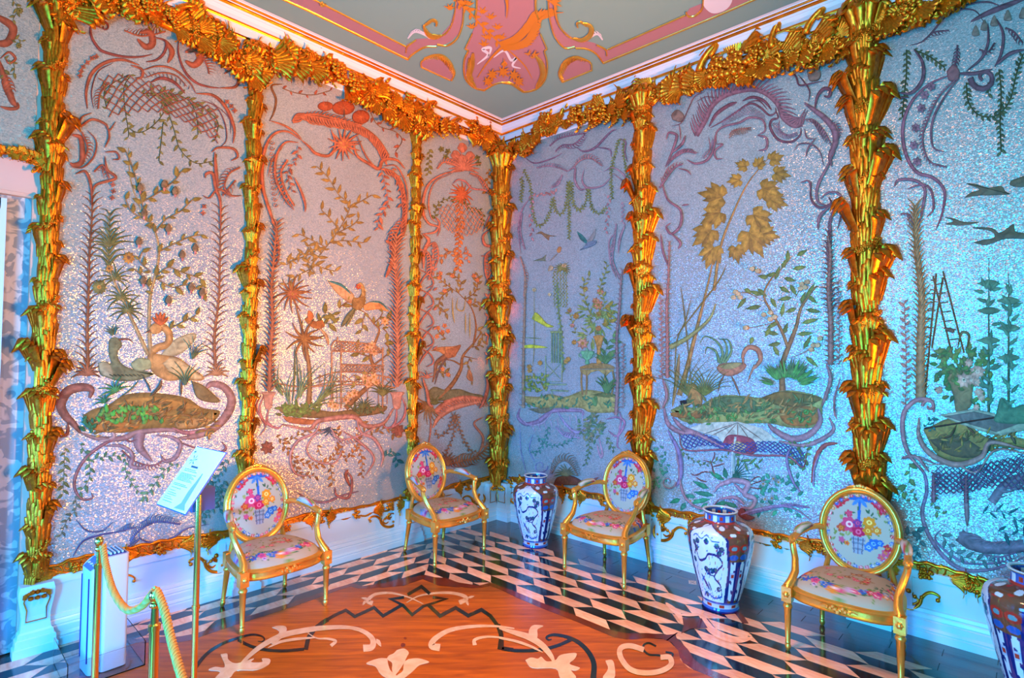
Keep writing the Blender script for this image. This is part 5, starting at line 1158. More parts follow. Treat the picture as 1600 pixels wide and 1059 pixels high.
A.vine([(480, 240), (460, 180), (440, 120)], 24, 10, 16, s(150, 130, 60)); A.vine([(560, 150), (530, 60), (520, -20), (550, -60)], 30, 12, 18, s(150, 130, 60)); A.vine([(620, 130), (630, 60), (610, 0), (640, -90), (645, -130)], 26, 12, 16, s(150, 130, 60)); A.vine([(650, 200), (670, 150), (660, 100)], 40, 20, 20, s(170, 130, 50)); A.vine([(640, 400), (640, 330), (660, 280), (680, 270)], 60, 24, 24, s(110, 130, 70)); A.fan(640, 400, -140, -40, 8, 70, 16, s(100, 124, 70)); A.fan(645, 560, -120, -50, 7, 100, 20, s(100, 120, 66))
emb(A, 'flower_bouquet', P4)
A = AR(760, 450, 3.418)
A.blob([(200, 575), (280, 580), (340, 565), (420, 580), (520, 545), (600, 550), (690, 575), (700, 620), (690, 660), (560, 665), (500, 640), (360, 640), (280, 640), (210, 610)], s(186, 150, 84)); A.blob([(560, 570), (640, 555), (690, 570), (650, 585)], s(120, 110, 60)); A.blob([(220, 645), (300, 640), (360, 640), (300, 670)], s(130, 110, 80))
for i in range(40): A.leaf(230+rng.random()*450, 590+rng.random()*60, -90+(rng.random()-.5)*160, 30, 12, s(90, 110+int(rng.random()*30), 84))
A.blob([(575, 580), (590, 575), (595, 600), (588, 630), (572, 625), (568, 600)], s(110, 130, 70))
emb(A, 'garden_ground', P4)
A = AR(760, 450, 3.418)
A.st([(180, 640), (170, 690), (210, 725), (270, 715), (320, 680), (360, 655), (500, 655), (520, 680)], 26, s(170, 124, 140)); A.st([(350, 665), (300, 720), (230, 730), (180, 690)], 10, s(190, 150, 160)); A.st([(380, 660), (420, 720), (480, 770), (540, 740), (530, 690)], 16, s(180, 140, 160))
for i in range(9): A.st([(240+i*34, 725-i*7), (260+i*32, 770-i*6)], 7, s(186, 150, 160))
A.comb([(370, 740), (420, 790), (500, 800)], 40, 10, 13, -1, s(186, 140, 160)); A.st([(640, 700), (700, 690), (740, 720), (700, 790), (650, 760)], 14, s(186, 120, 140)); A.st([(700, 640), (720, 700), (700, 830), (715, 860)], 10, s(186, 120, 140)); A.st([(600, 790), (620, 880), (610, 900), (590, 830)], 14, s(196, 140, 150)); A.st([(180, 730), (185, 860), (210, 980), (190, 1000)], 7, s(160, 140, 160)); scroll(A, 290, 950, 40, 0, 1.3, 1, 6, s(150, 130, 160)); A.st([(250, 780), (230, 860), (260, 930)], 6, s(150, 130, 160))
A.vine([(330, 740), (320, 800), (270, 880), (230, 870)], 20, 11, 13, s(90, 130, 110)); A.vine([(270, 790), (340, 840), (420, 830), (470, 800)], 20, 11, 13, s(90, 130, 110))
for i in range(70): a_ = rng.random()*6.28; A.leaf(560+80*math.cos(a_)*rng.random(), 740+80*math.sin(a_)*rng.random(), rng.random()*360, 30, 14, s(100+int(rng.random()*50), 124, 84))
A.vine([(540, 760), (550, 860), (530, 940)], 24, 12, 14, s(110, 120, 80)); A.vine([(640, 800), (680, 860)], 24, 12, 14, s(110, 120, 80))
A.comb([(350, 990), (380, 940), (420, 920), (460, 950), (490, 1000)], 50, 10, 10, -1, s(150, 110, 90), 80); A.blob([(360, 1050), (380, 1010), (430, 1000), (480, 1010), (520, 1050)], s(120, 60, 40)); A.fan(430, 1000, 190, 350, 11, 60, 14, s(130, 110, 80)); A.st([(500, 1040), (560, 1030), (600, 1010)], 14, s(150, 90, 80))
emb(A, 'lower_rocaille', P4)

# --- right wall, wide panel with crane
P5 = panel('R', 'beaded panel embroidered with a curved-neck crane between two trees', -3.40, -1.73, .40, 4.0)
A = AR(1020, 60, 5.0); MR = s(150, 92, 98); MR2 = s(124, 66, 74)
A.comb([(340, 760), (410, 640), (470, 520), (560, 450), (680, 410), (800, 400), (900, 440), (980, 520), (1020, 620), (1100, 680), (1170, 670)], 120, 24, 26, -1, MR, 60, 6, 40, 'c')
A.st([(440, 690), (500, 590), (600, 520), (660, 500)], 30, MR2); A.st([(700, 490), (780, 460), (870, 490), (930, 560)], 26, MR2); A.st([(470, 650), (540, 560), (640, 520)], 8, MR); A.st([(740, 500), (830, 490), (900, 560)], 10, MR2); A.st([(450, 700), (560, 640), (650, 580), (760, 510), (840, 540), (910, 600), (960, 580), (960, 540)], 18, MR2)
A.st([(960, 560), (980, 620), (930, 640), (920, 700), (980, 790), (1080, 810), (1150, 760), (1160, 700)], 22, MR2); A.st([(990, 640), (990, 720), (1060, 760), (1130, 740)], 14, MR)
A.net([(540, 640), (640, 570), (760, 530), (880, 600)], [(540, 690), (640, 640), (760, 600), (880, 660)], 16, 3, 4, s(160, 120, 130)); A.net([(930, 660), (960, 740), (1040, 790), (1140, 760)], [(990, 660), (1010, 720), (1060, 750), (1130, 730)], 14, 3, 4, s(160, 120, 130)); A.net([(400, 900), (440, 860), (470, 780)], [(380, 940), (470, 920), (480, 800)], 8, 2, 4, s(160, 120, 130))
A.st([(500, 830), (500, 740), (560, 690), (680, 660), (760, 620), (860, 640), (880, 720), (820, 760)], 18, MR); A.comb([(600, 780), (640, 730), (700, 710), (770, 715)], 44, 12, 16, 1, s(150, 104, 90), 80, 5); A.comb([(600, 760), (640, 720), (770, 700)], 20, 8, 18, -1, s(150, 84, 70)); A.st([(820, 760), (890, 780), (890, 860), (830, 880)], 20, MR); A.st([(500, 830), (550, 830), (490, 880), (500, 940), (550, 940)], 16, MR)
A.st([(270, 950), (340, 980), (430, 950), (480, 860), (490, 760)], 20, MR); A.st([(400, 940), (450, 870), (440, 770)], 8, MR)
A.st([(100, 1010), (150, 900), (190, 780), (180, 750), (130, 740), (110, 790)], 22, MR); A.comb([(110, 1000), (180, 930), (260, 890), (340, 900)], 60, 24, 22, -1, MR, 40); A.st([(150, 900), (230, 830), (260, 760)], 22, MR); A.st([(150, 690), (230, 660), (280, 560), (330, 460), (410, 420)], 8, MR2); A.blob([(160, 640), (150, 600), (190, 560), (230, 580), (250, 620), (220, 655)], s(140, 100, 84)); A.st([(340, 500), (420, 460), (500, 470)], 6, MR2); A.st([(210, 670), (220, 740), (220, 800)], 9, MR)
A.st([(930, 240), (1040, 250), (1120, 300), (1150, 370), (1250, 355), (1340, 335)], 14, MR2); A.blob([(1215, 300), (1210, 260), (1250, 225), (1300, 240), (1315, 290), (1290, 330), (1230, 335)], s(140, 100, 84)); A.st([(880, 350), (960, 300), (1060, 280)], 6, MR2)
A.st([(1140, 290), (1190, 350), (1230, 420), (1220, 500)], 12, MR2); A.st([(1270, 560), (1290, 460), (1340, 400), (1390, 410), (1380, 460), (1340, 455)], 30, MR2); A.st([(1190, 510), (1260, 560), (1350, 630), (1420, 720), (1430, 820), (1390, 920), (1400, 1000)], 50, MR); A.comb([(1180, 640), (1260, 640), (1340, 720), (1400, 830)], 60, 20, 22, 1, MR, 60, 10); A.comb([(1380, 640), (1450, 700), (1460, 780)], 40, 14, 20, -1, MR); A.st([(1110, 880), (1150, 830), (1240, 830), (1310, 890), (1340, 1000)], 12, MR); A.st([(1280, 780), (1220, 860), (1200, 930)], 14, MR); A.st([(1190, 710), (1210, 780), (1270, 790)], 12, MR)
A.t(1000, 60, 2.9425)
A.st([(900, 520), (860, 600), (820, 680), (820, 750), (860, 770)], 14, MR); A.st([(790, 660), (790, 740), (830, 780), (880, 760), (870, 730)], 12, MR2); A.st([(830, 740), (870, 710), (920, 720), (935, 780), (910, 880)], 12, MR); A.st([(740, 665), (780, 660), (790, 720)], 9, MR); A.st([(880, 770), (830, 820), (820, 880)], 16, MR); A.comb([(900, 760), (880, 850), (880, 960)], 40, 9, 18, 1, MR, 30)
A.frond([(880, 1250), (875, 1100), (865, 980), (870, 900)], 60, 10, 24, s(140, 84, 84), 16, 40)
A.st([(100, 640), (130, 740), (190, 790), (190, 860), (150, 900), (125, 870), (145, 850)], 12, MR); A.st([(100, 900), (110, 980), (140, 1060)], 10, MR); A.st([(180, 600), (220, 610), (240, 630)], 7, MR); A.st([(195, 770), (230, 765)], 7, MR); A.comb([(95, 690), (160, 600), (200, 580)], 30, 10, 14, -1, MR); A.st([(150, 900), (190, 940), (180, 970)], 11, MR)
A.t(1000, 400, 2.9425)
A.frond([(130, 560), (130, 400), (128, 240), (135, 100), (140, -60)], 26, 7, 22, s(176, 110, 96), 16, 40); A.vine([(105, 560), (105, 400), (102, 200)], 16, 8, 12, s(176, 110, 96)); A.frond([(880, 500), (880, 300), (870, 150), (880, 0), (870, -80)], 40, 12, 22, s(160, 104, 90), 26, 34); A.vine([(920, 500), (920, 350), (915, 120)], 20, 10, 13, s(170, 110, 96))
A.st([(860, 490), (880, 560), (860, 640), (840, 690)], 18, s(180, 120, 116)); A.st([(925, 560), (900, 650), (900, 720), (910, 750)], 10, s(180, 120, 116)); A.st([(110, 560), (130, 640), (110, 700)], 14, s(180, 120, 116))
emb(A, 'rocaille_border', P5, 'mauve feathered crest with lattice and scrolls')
A = AR(1000, 60, 2.9425); MP = s(168, 118, 44)
A.t(1000, 400, 2.9425); A.st([(180, 640), (220, 500), (270, 300), (310, 140), (340, 0)], 26, s(176, 120, 60), 'e'); A.st([(150, 690), (170, 560), (180, 450)], 20, s(170, 124, 70))
A.t(1000, 60, 2.9425); A.st([(340, 1160), (370, 960), (430, 800), (500, 660), (600, 540)], 16, s(176, 120, 60), 'e')
def maple(x, y, a, L):
    for da, f in ((0, 1), (-42, .75), (42, .75), (-80, .5), (80, .5)): A.leaf(x, y, a+da, L*f, L*.42, MP)
    for da in (-20, 20): A.leaf(x, y, a+da, L*.8, L*.3, s(150, 104, 40))
for q in ((600, 560, -20, 70), (490, 590, -160, 60), (620, 620, 10, 80), (460, 650, 170, 66), (560, 690, 20, 110), (380, 730, 190, 120), (600, 740, 20, 90), (520, 810, 40, 120), (370, 800, 150, 110), (500, 890, 60, 140), (330, 880, 140, 120), (340, 960, 110, 110), (440, 960, 80, 80), (560, 900, 10, 90), (540, 590, -60, 60)): maple(*q)
emb(A, 'maple_tree', P5, 'tall tree with broad ochre leaves')
A = AR(1000, 400, 2.9425); BT = s(150, 104, 60)
A.st([(655, 620), (655, 500), (690, 400), (720, 320), (740, 240), (800, 150), (820, 140)], 30, BT, 'e'); A.st([(680, 420), (650, 340), (600, 250), (570, 180), (600, 110), (650, 60), (700, 0)], 16, BT, 'e')
for x_, y_, a_, L_ in ((700, 60, -10, 70), (650, 60, -60, 60), (660, 100, 15, 60), (620, 110, -70, 70), (590, 100, 190, 50), (640, 140, 30, 60), (560, 180, 200, 60), (600, 190, 60, 60), (560, 230, 170, 80), (490, 190, 130, 70), (650, 280, -80, 70), (640, 300, 150, 70), (660, 360, -70, 60), (600, 330, 120, 50), (640, 360, 190, 76), (650, 400, 170, 66), (640, 460, -120, 60), (720, 240, 160, 56), (740, 220, -70, 60), (760, 200, -60, 90), (760, 245, 10, 80), (740, 310, -15, 90), (720, 360, -5, 80), (750, 430, -60, 80), (760, 460, 40, 80), (480, 150, 30, 40), (540, 150, 40, 60), (770, 180, 40, 60), (700, 190, 170, 70), (690, 130, 60, 60), (520, 370, 110, 40), (720, 0, -30, 60), (680, 30, -90, 60), (640, 80, 170, 70)): A.leaf(x_, y_, a_, L_, 24, s(116, 118, 50))
for pts in ([(570, 210), (500, 170), (450, 170)], [(710, 200), (730, 160), (750, 140)], [(690, 470), (760, 440), (800, 410)], [(640, 300), (560, 320), (500, 330)]): A.st(pts, 4, BT)
for x_, y_ in ((430, 190), (450, 175), (460, 190), (440, 165), (570, 270), (600, 260), (620, 280), (600, 290), (745, 130), (760, 145), (770, 120), (740, 150), (800, 410), (830, 380), (790, 430), (820, 410), (490, 330), (520, 60), (545, 70)): A.blob([(x_+13*math.cos(a), y_+11*math.sin(a)) for a in np.linspace(0, 2*PI, 8)[:-1]], s(190, 154, 110))
for i in range(70): a_ = -170+rng.random()*160; A.leaf(680+60*math.cos(math.radians(a_)), 600+40*math.sin(math.radians(a_)), a_, 90*rng.random()+20, 12, s(80, 110+int(rng.random()*40), 60))
emb(A, 'fruit_tree', P5)
A = AR(1000, 400, 2.9425); CR = s(176, 112, 80)
A.blob([(350, 515), (370, 495), (430, 488), (475, 490), (490, 505), (470, 530), (430, 550), (390, 550), (365, 535)], CR); A.blob([(360, 505), (420, 490), (470, 492), (440, 515), (390, 520)], s(150, 130, 80)); A.st([(475, 500), (475, 450), (500, 420), (540, 430), (555, 470), (540, 500), (520, 520)], 24, CR); A.st([(530, 500), (510, 540), (495, 580)], 14, s(170, 120, 90), 'e')
A.st([(390, 545), (370, 580), (360, 620)], 9, s(130, 90, 70)); A.st([(420, 550), (440, 590), (460, 640)], 9, s(130, 90, 70))
for P_ in ([(370, 495), (380, 440), (350, 390), (300, 370), (275, 400)], [(365, 490), (350, 440), (310, 420), (300, 450)], [(380, 490), (400, 440), (390, 390), (360, 380)], [(390, 490), (420, 440), (410, 390), (380, 380)]): A.st(P_, 15, s(110, 130, 84), 'e')
emb(A, 'crane', P5, 'pink-brown crane with arched neck and plumed tail')
A = AR(1000, 400, 2.9425)
A.blob([(140, 710), (180, 690), (260, 695), (320, 660), (380, 640), (460, 640), (560, 650), (640, 620), (720, 620), (835, 650), (840, 700), (820, 780), (700, 790), (600, 770), (480, 770), (300, 770), (200, 760)], s(170, 150, 80)); A.blob([(560, 650), (640, 622), (740, 630), (835, 655), (760, 690), (640, 690)], s(130, 96, 40)); A.blob([(640, 700), (740, 690), (820, 700), (810, 770), (700, 780), (650, 750)], s(186, 110, 44)); A.blob([(300, 680), (400, 645), (520, 660), (560, 710), (460, 720), (360, 710)], s(110, 116, 70)); A.blob([(140, 720), (260, 710), (340, 720), (280, 745), (160, 740)], s(170, 104, 50))
A.blob([(215, 590), (250, 590), (285, 640), (280, 690), (240, 680), (220, 640)], s(180, 120, 60)); A.blob([(185, 665), (225, 660), (230, 685), (195, 690)], s(40, 30, 26)); A.fan(300, 640, -150, -30, 14, 140, 7, s(120, 124, 66)); A.fan(220, 640, -140, -60, 8, 180, 6, s(120, 120, 66)); A.st([(160, 640), (170, 400), (210, 300), (240, 180)], 5, OLIVE); A.st([(240, 600), (210, 300), (190, 140)], 5, OLIVE); A.st([(140, 420), (230, 370), (320, 290), (350, 220)], 26, s(150, 140, 80), 'e'); A.st([(160, 380), (260, 250), (360, 120), (400, 40)], 6, OLIVE)
turf(A, 170, 800, lambda x: 665, 130, 40, [s(150, 120, 66), s(110, 104, 56), s(176, 130, 70), s(90, 110, 60)], 90)
for i in range(50): A.leaf(170+rng.random()*620, 700+rng.random()*70, rng.random()*360, 26, 12, s(90, 116+int(rng.random()*30), 60))
emb(A, 'marsh_ground', P5)
A = AR(1000, 400, 2.9425); PS = s(206, 190, 170)
A.two = 0; A.blob([(230, 790), (300, 765), (450, 760), (560, 790), (640, 850), (560, 850), (540, 890), (510, 870), (440, 820), (390, 870), (360, 830), (300, 815)], PS, None, False); A.two = 2; A.blob([(375, 870), (400, 825), (450, 820), (520, 840), (540, 890), (500, 915), (470, 880), (420, 870)], s(170, 70, 80))
for x_ in (260, 320, 390, 450, 510, 570): A.st([(450, 765), (x_, 830+(x_ > 500)*20)], 4, s(150, 110, 100))
A.st([(440, 830), (430, 920), (430, 1000)], 14, s(200, 190, 180), 'c'); A.blob([(405, 885), (440, 850), (490, 870), (470, 895)], s(200, 160, 110))
A.st([(150, 740), (200, 790), (290, 830), (390, 880)], 24, MVL); A.st([(820, 700), (830, 760), (780, 820), (700, 840), (620, 800), (590, 770)], 32, MVL); A.st([(870, 740), (890, 800), (820, 850), (740, 870), (640, 850)], 22, MVL); A.st([(110, 690), (130, 770), (190, 810), (270, 810)], 22, MVL)
A.net([(180, 820), (300, 820), (400, 860), (560, 850), (660, 860), (760, 900)], [(210, 890), (320, 870), (420, 900), (560, 900), (680, 920), (750, 970)], 24, 3, 4, s(90, 80, 150))
A.st([(180, 810), (210, 890), (380, 890), (520, 915), (680, 920), (750, 970), (770, 890)], 10, s(170, 90, 100)); A.st([(130, 800), (180, 900), (190, 1000), (170, 1060)], 22, s(150, 116, 150)); A.st([(910, 860), (850, 870), (810, 930), (790, 1040)], 22, s(180, 80, 70), 't'); A.st([(830, 900), (800, 980), (800, 1060)], 14, s(170, 130, 160))
A.t(1000, 700, 3.783)
A.st([(210, -40), (230, 100), (240, 200), (270, 290), (340, 350), (420, 350), (470, 300)], 16, MVL); scroll(A, 170, 200, 46, 0, 1.2, 1, 10, MVL); A.st([(440, 260), (470, 220), (520, 200), (560, 190), (640, 210), (620, 270), (680, 300), (660, 350), (600, 350)], 34, s(190, 140, 150)); A.st([(470, 300), (560, 290), (620, 330)], 22, s(190, 140, 150)); A.st([(560, 210), (600, 250), (640, 290)], 20, s(180, 126, 140))
A.comb([(610, 400), (700, 370), (800, 340), (900, 330), (1000, 350)], 50, 10, 14, 1, s(150, 120, 160), 30); A.st([(600, 390), (700, 360), (820, 340), (920, 360), (1010, 420)], 22, s(160, 124, 160), 'e'); A.blob([(580, 370), (610, 350), (640, 390), (680, 410), (640, 425), (590, 400)], s(130, 66, 60))
A.st([(900, -10), (870, 60), (900, 180), (950, 260)], 16, s(160, 124, 160)); A.st([(545, 170), (550, 20)], 14, s(190, 190, 190), 'c')
emb(A, 'lower_rocaille', P5, 'half open parasol among mauve scrolls and lattice')
A = AR(1000, 700, 3.783); CO = s(150, 84, 80)
for P_ in ([(500, 180), (440, 150), (420, 90), (370, 70)], [(440, 150), (380, 140), (330, 160), (300, 150)], [(420, 90), (440, 50), (440, 20)], [(400, 200), (360, 190), (330, 170)], [(640, 220), (700, 200), (740, 190), (780, 220)], [(640, 230), (720, 240), (750, 230)], [(430, 110), (470, 100), (500, 90)], [(650, 200), (690, 170), (720, 175)]): A.st(P_, 9, CO)
for x_, y_, a_, L_ in ((420, 300, 170, 150), (440, 280, 190, 130), (410, 240, 205, 110), (400, 320, 130, 80), (330, 290, 190, 70), (240, 300, 160, 70), (270, 320, 120, 60), (520, 320, 170, 80), (580, 350, 200, 90), (500, 190, -150, 110), (510, 180, -100, 70)): A.leaf(x_, y_, a_, L_, 34, s(60, 120+int(rng.random()*30), 96))
A.fan(545, 170, -80, 20, 10, 150, 10, s(60, 116, 100), 6); A.vine([(560, 40), (620, 90), (700, 90)], 50, 16, 26, s(90, 116, 60)); A.vine([(240, 10), (330, 80), (400, 95), (520, 40)], 24, 12, 20, s(110, 120, 70))
for i in range(34): A.leaf(700+rng.random()*260, 100+rng.random()*320, rng.random()*360, 44, 26, s(70, 130+int(rng.random()*20), 110))
for x_, y_ in ((790, 180), (740, 300), (780, 295), (730, 210), (300, 310), (820, 200)): A.flower(x_, y_, 22, s(150, 150, 150), OCHRE, 6)
for i in range(34): A.leaf(80+rng.random()*80, -20+rng.random()*260, rng.random()*360, 30, 16, s(90, 140, 110))
for i in range(26): A.leaf(900+rng.random()*90, -20+rng.random()*130, rng.random()*360, 40, 20, s(100, 116, 60))
emb(A, 'coral_and_leaves', P5)

# --- right wall, panel with ladder
P6 = panel('R', 'beaded panel with a ladder and flower basket, cut by the right edge of the view', -5.2, -3.40, .40, 4.0)
A = AR(1340, 0, 2.942); MD = s(112, 70, 80)
A.st([(240, 210), (300, 190), (350, 140), (400, 80), (470, 45), (540, 50), (580, 100)], 10, MD); A.comb([(300, 190), (350, 150), (420, 140)], 30, 8, 16, 1, MD); A.st([(520, 100), (600, 60), (700, 20), (780, -10)], 26, MD); A.st([(420, 60), (520, 20), (600, 10), (660, 30)], 9, MD)
for x_, y_ in ((543, 120), (583, 95), (628, 75), (690, 50), (760, 40)): A.blob([(x_-5, y_), (x_+5, y_), (x_+18, y_+42), (x_-18, y_+42)], s(130, 104, 90))
A.st([(600, 110), (600, 200), (570, 270), (500, 330)], 14, MD); A.st([(640, 90), (670, 160), (660, 250), (630, 310)], 15, MD); A.comb([(680, 130), (720, 150), (760, 200)], 40, 12, 16, 1, MD); A.comb([(560, 230), (600, 240), (630, 200)], 26, 9, 14, 1, MD)
scroll(A, 580, 360, 62, 180, 1.2, -1, 30, MD); A.st([(640, 300), (700, 250), (770, 230)], 18, MD); A.st([(460, 340), (540, 340), (620, 320)], 18, MD)
A.comb([(460, 210), (455, 270), (440, 330)], 26, 12, 14, 1, MD, both=True); A.blob([(410, 330), (440, 300), (470, 330), (460, 370), (420, 370)], s(140, 84, 84)); A.st([(420, 350), (330, 390), (250, 470), (210, 580), (220, 700), (270, 790), (350, 820), (400, 880), (390, 980), (360, 1060)], 17, s(150, 84, 96))
A.st([(470, 360), (420, 420), (360, 520), (340, 600), (350, 680), (400, 700)], 11, s(140, 90, 100)); A.comb([(450, 370), (380, 440), (330, 540), (300, 640), (330, 740), (410, 770)], 24, 10, 16, 1, s(150, 96, 104))
for x_, y_ in ((340, 400), (295, 500), (270, 590), (260, 670), (275, 745), (310, 440)): A.flower(x_, y_, 24, s(140, 90, 100), MD, 6)
A.st([(260, 230), (300, 290), (300, 370), (250, 430), (190, 430)], 18, MD); A.st([(170, 410), (180, 450), (240, 450)], 10, MD); A.st([(170, 860), (190, 830), (260, 830), (310, 870), (300, 960), (280, 1060)], 15, s(150, 90, 100)); A.st([(230, 870), (300, 850), (340, 880), (350, 960), (320, 1000)], 12, s(150, 90, 100)); A.comb([(200, 985), (240, 990), (270, 1060)], 30, 9, 16, 1, s(140, 90, 90))
A.t(1340, 350, 2.585)
A.frond([(255, 720), (255, 500), (260, 300), (240, 100), (235, -60)], 56, 12, 22, s(168, 120, 76), 40, 28, 6, 8, .1); A.vine([(195, 730), (198, 560), (190, 320)], 26, 12, 15, s(170, 110, 96)); A.st([(310, 760), (300, 715), (240, 710), (190, 760), (185, 850), (210, 930), (270, 1000)], 20, s(186, 120, 120)); scroll(A, 290, 735, 28, 180, 1.1, 1, 14, s(190, 124, 120)); A.st([(250, 780), (250, 860), (300, 930), (400, 970), (500, 940), (540, 880), (680, 910)], 24, s(186, 124, 110)); A.st([(280, 970), (400, 970), (480, 1000), (560, 910), (700, 930)], 10, s(190, 140, 130)); A.st([(180, 940), (240, 940), (290, 1000)], 14, s(186, 120, 120))
A.net([(300, 1000), (420, 1000), (520, 960), (700, 940)], [(310, 1090), (450, 1080), (560, 1060), (700, 1080)], 15, 4, 5, s(120, 90, 120)); A.frond([(310, 1120), (310, 1060), (310, 1010)], 22, 10, 14, s(150, 100, 110), 14); A.frond([(440, 1120), (440, 1060), (440, 1020)], 22, 10, 14, s(150, 100, 110), 14)
emb(A, 'rocaille_border', P6, 'dark mauve scrolls, bells and garlands')
A = AR(1340, 0, 2.942)
for pts in ([(225, 230), (225, 330), (215, 430), (205, 540)], [(260, 230), (330, 260), (400, 310)], [(500, 380), (510, 470), (560, 530), (640, 530), (700, 460), (730, 340), (760, 250)], [(650, 320), (660, 430), (655, 560), (660, 700)], [(600, 380), (600, 430)]): A.vine(pts, 26, 14, 12, s(80, 80, 50), s(80, 80, 50), 7)
emb(A, 'leaf_swag', P6)
for nm, bl in (('gliding_duck', [(0, [(490, 910), (520, 885), (560, 870), (500, 845), (540, 845), (600, 862), (660, 855), (680, 880), (700, 893), (620, 898), (550, 900)])]), ('flying_goose', [(0, [(400, 1030), (440, 1015), (400, 1000), (440, 1003), (490, 1020), (560, 1020), (500, 1035), (440, 1035)])]),
               ('distant_bird', [(0, [(705, 830), (760, 810), (800, 800), (800, 850), (740, 860), (700, 850)])]), ('long_winged_goose', [(1, [(465, 75), (500, 65), (550, 55), (540, 30), (460, 15), (540, 15), (570, 35), (600, 20), (630, 0), (640, 30), (700, 40), (700, 60), (600, 60), (520, 85)])])):
    A = AR(1340, 0, 2.942)
    for k_, P_ in bl:
        if k_: A.t(1340, 350, 2.585)
        A.blob(P_, s(104, 84, 60))
    emb(A, nm, P6)
A = AR(1340, 350, 2.585); LB = s(120, 84, 56)
for a_, b_ in (((318, 200), (270, 720)), ((345, 190), (430, 520)), ((305, 210), (380, 520)), ((345, 215), (300, 500))): A.st([a_, b_], 8, LB, 'c')
for i in range(11): t_ = i/11; A.st([(318-t_*30, 230+t_*400), (300-t_*50+10, 232+t_*400)] if False else [(316-t_*44, 230+t_*420), (296-t_*30, 226+t_*420)], 5, LB, 'c')
for i in range(7): t_ = i/7; A.st([(346+t_*72, 240+t_*260), (318+t_*55, 244+t_*262)], 5, LB, 'c'); A.st([(330-t_*40, 280+t_*40*6), (276-t_*2, 282+t_*240)], 4, LB, 'c')
emb(A, 'garden_ladder', P6)
A = AR(1340, 350, 2.585)
A.st([(405, 500), (420, 440), (450, 450), (440, 510)], 12, s(110, 96, 60)); A.blob([(345, 590), (410, 580), (470, 590), (465, 680), (455, 740), (400, 760), (385, 690)], s(150, 110, 66))
for i in range(120): x_, y_ = 320+rng.random()*220, 510+rng.random()*90*(1 if rng.random() < .6 else 2.4); A.leaf(x_, y_, rng.random()*360, 36, 20, s(70+int(rng.random()*50), 96+int(rng.random()*30), 50))
for x_, y_, r_ in ((485, 595, 34), (430, 630, 34), (460, 630, 22), (480, 640, 20), (330, 670, 18), (490, 680, 22), (450, 560, 20), (480, 740, 16), (500, 700, 18)): A.flower(x_, y_, r_, s(214, 150, 124), s(230, 180, 150), 7)
A.st([(350, 420), (380, 430), (385, 440)], 18, s(120, 80, 60))
emb(A, 'flower_basket', P6)
A = AR(1340, 350, 2.585)
for x_, y0_, y1_ in ((530, 130, 760), (610, 200, 780)):
    A.st([(x_, y1_), (x_, y0_)], 12, s(90, 104, 76), 'e')
    for yy in (y0_+110, y0_+220, y0_+340): A.blob([(x_-50, yy), (x_, yy-16), (x_+46, yy), (x_, yy+16)], s(96, 116, 84))
    for i in range(26): A.leaf(x_+(rng.random()-.5)*30, y0_+80+rng.random()*(y1_-y0_-80), -90+(rng.random()-.5)*160, 50, 18, s(90, 120, 90))
A.blob([(560, 760), (580, 700), (620, 740), (680, 730), (700, 800), (560, 800)], s(90, 116, 80))
emb(A, 'clipped_cypresses', P6, 'two tiered topiary trees')
A = AR(1340, 350, 2.585)
A.blob([(265, 830), (400, 780), (520, 860), (640, 860), (700, 880), (700, 910), (560, 900), (500, 940), (400, 960), (320, 930)], s(170, 120, 50)); A.blob([(290, 870), (400, 850), (480, 890), (520, 930), (420, 945), (340, 920)], s(110, 76, 40)); A.blob([(330, 770), (470, 745), (700, 800), (700, 830), (560, 855), (420, 810)], s(180, 160, 130), None, False); A.blob([(350, 775), (470, 755), (660, 802), (560, 840), (430, 802)], s(120, 100, 90), None, False)
turf(A, 300, 620, lambda x: 850, 70, 34, [s(150, 100, 40), s(110, 80, 40), s(180, 130, 60)], 70)
A.st([(270, 825), (400, 805), (560, 780), (690, 765)], 7, s(80, 56, 50), 'c'); A.st([(400, 810), (380, 850), (350, 865)], 10, s(110, 80, 60)); A.st([(440, 815), (480, 850)], 10, s(110, 80, 60)); A.st([(540, 860), (520, 910), (500, 930)], 26, s(100, 74, 50)); A.st([(620, 850), (640, 890)], 14, s(100, 74, 50)); A.vine([(270, 820), (310, 780), (300, 830)], 18, 9, 14, TEAL)
emb(A, 'garden_bench', P6)
A = AR(1180, 700, 2.95)
A.st([(690, -10), (730, 60), (780, 120), (790, 200), (770, 300), (800, 400), (870, 500), (960, 560), (1080, 560), (1180, 530), (1239, 500)], 20, s(150, 116, 140)); A.st([(860, 370), (830, 420), (900, 490), (980, 530), (1100, 530), (1180, 510)], 12, s(140, 110, 140)); A.comb([(940, 400), (1000, 440), (1100, 460), (1239, 450)], 90, 26, 30, -1, s(130, 106, 120), 40, 10, 60, 'e'); A.comb([(1090, 250), (1150, 170), (1239, 130)], 80, 24, 30, 1, s(140, 110, 120), 60, 10, 44); A.comb([(1050, 490), (1130, 500), (1200, 480)], 50, 12, 16, 1, s(130, 106, 130))
A.st([(972, 130), (972, 200), (976, 300), (978, 360)], 24, s(150, 110, 110)); A.blob([(945, 140), (1000, 140), (985, 180), (960, 180)], s(160, 120, 110)); A.st([(820, 110), (824, 180), (815, 260)], 20, s(150, 110, 110)); A.st([(670, 50), (740, 40), (830, 70)], 14, MVL)
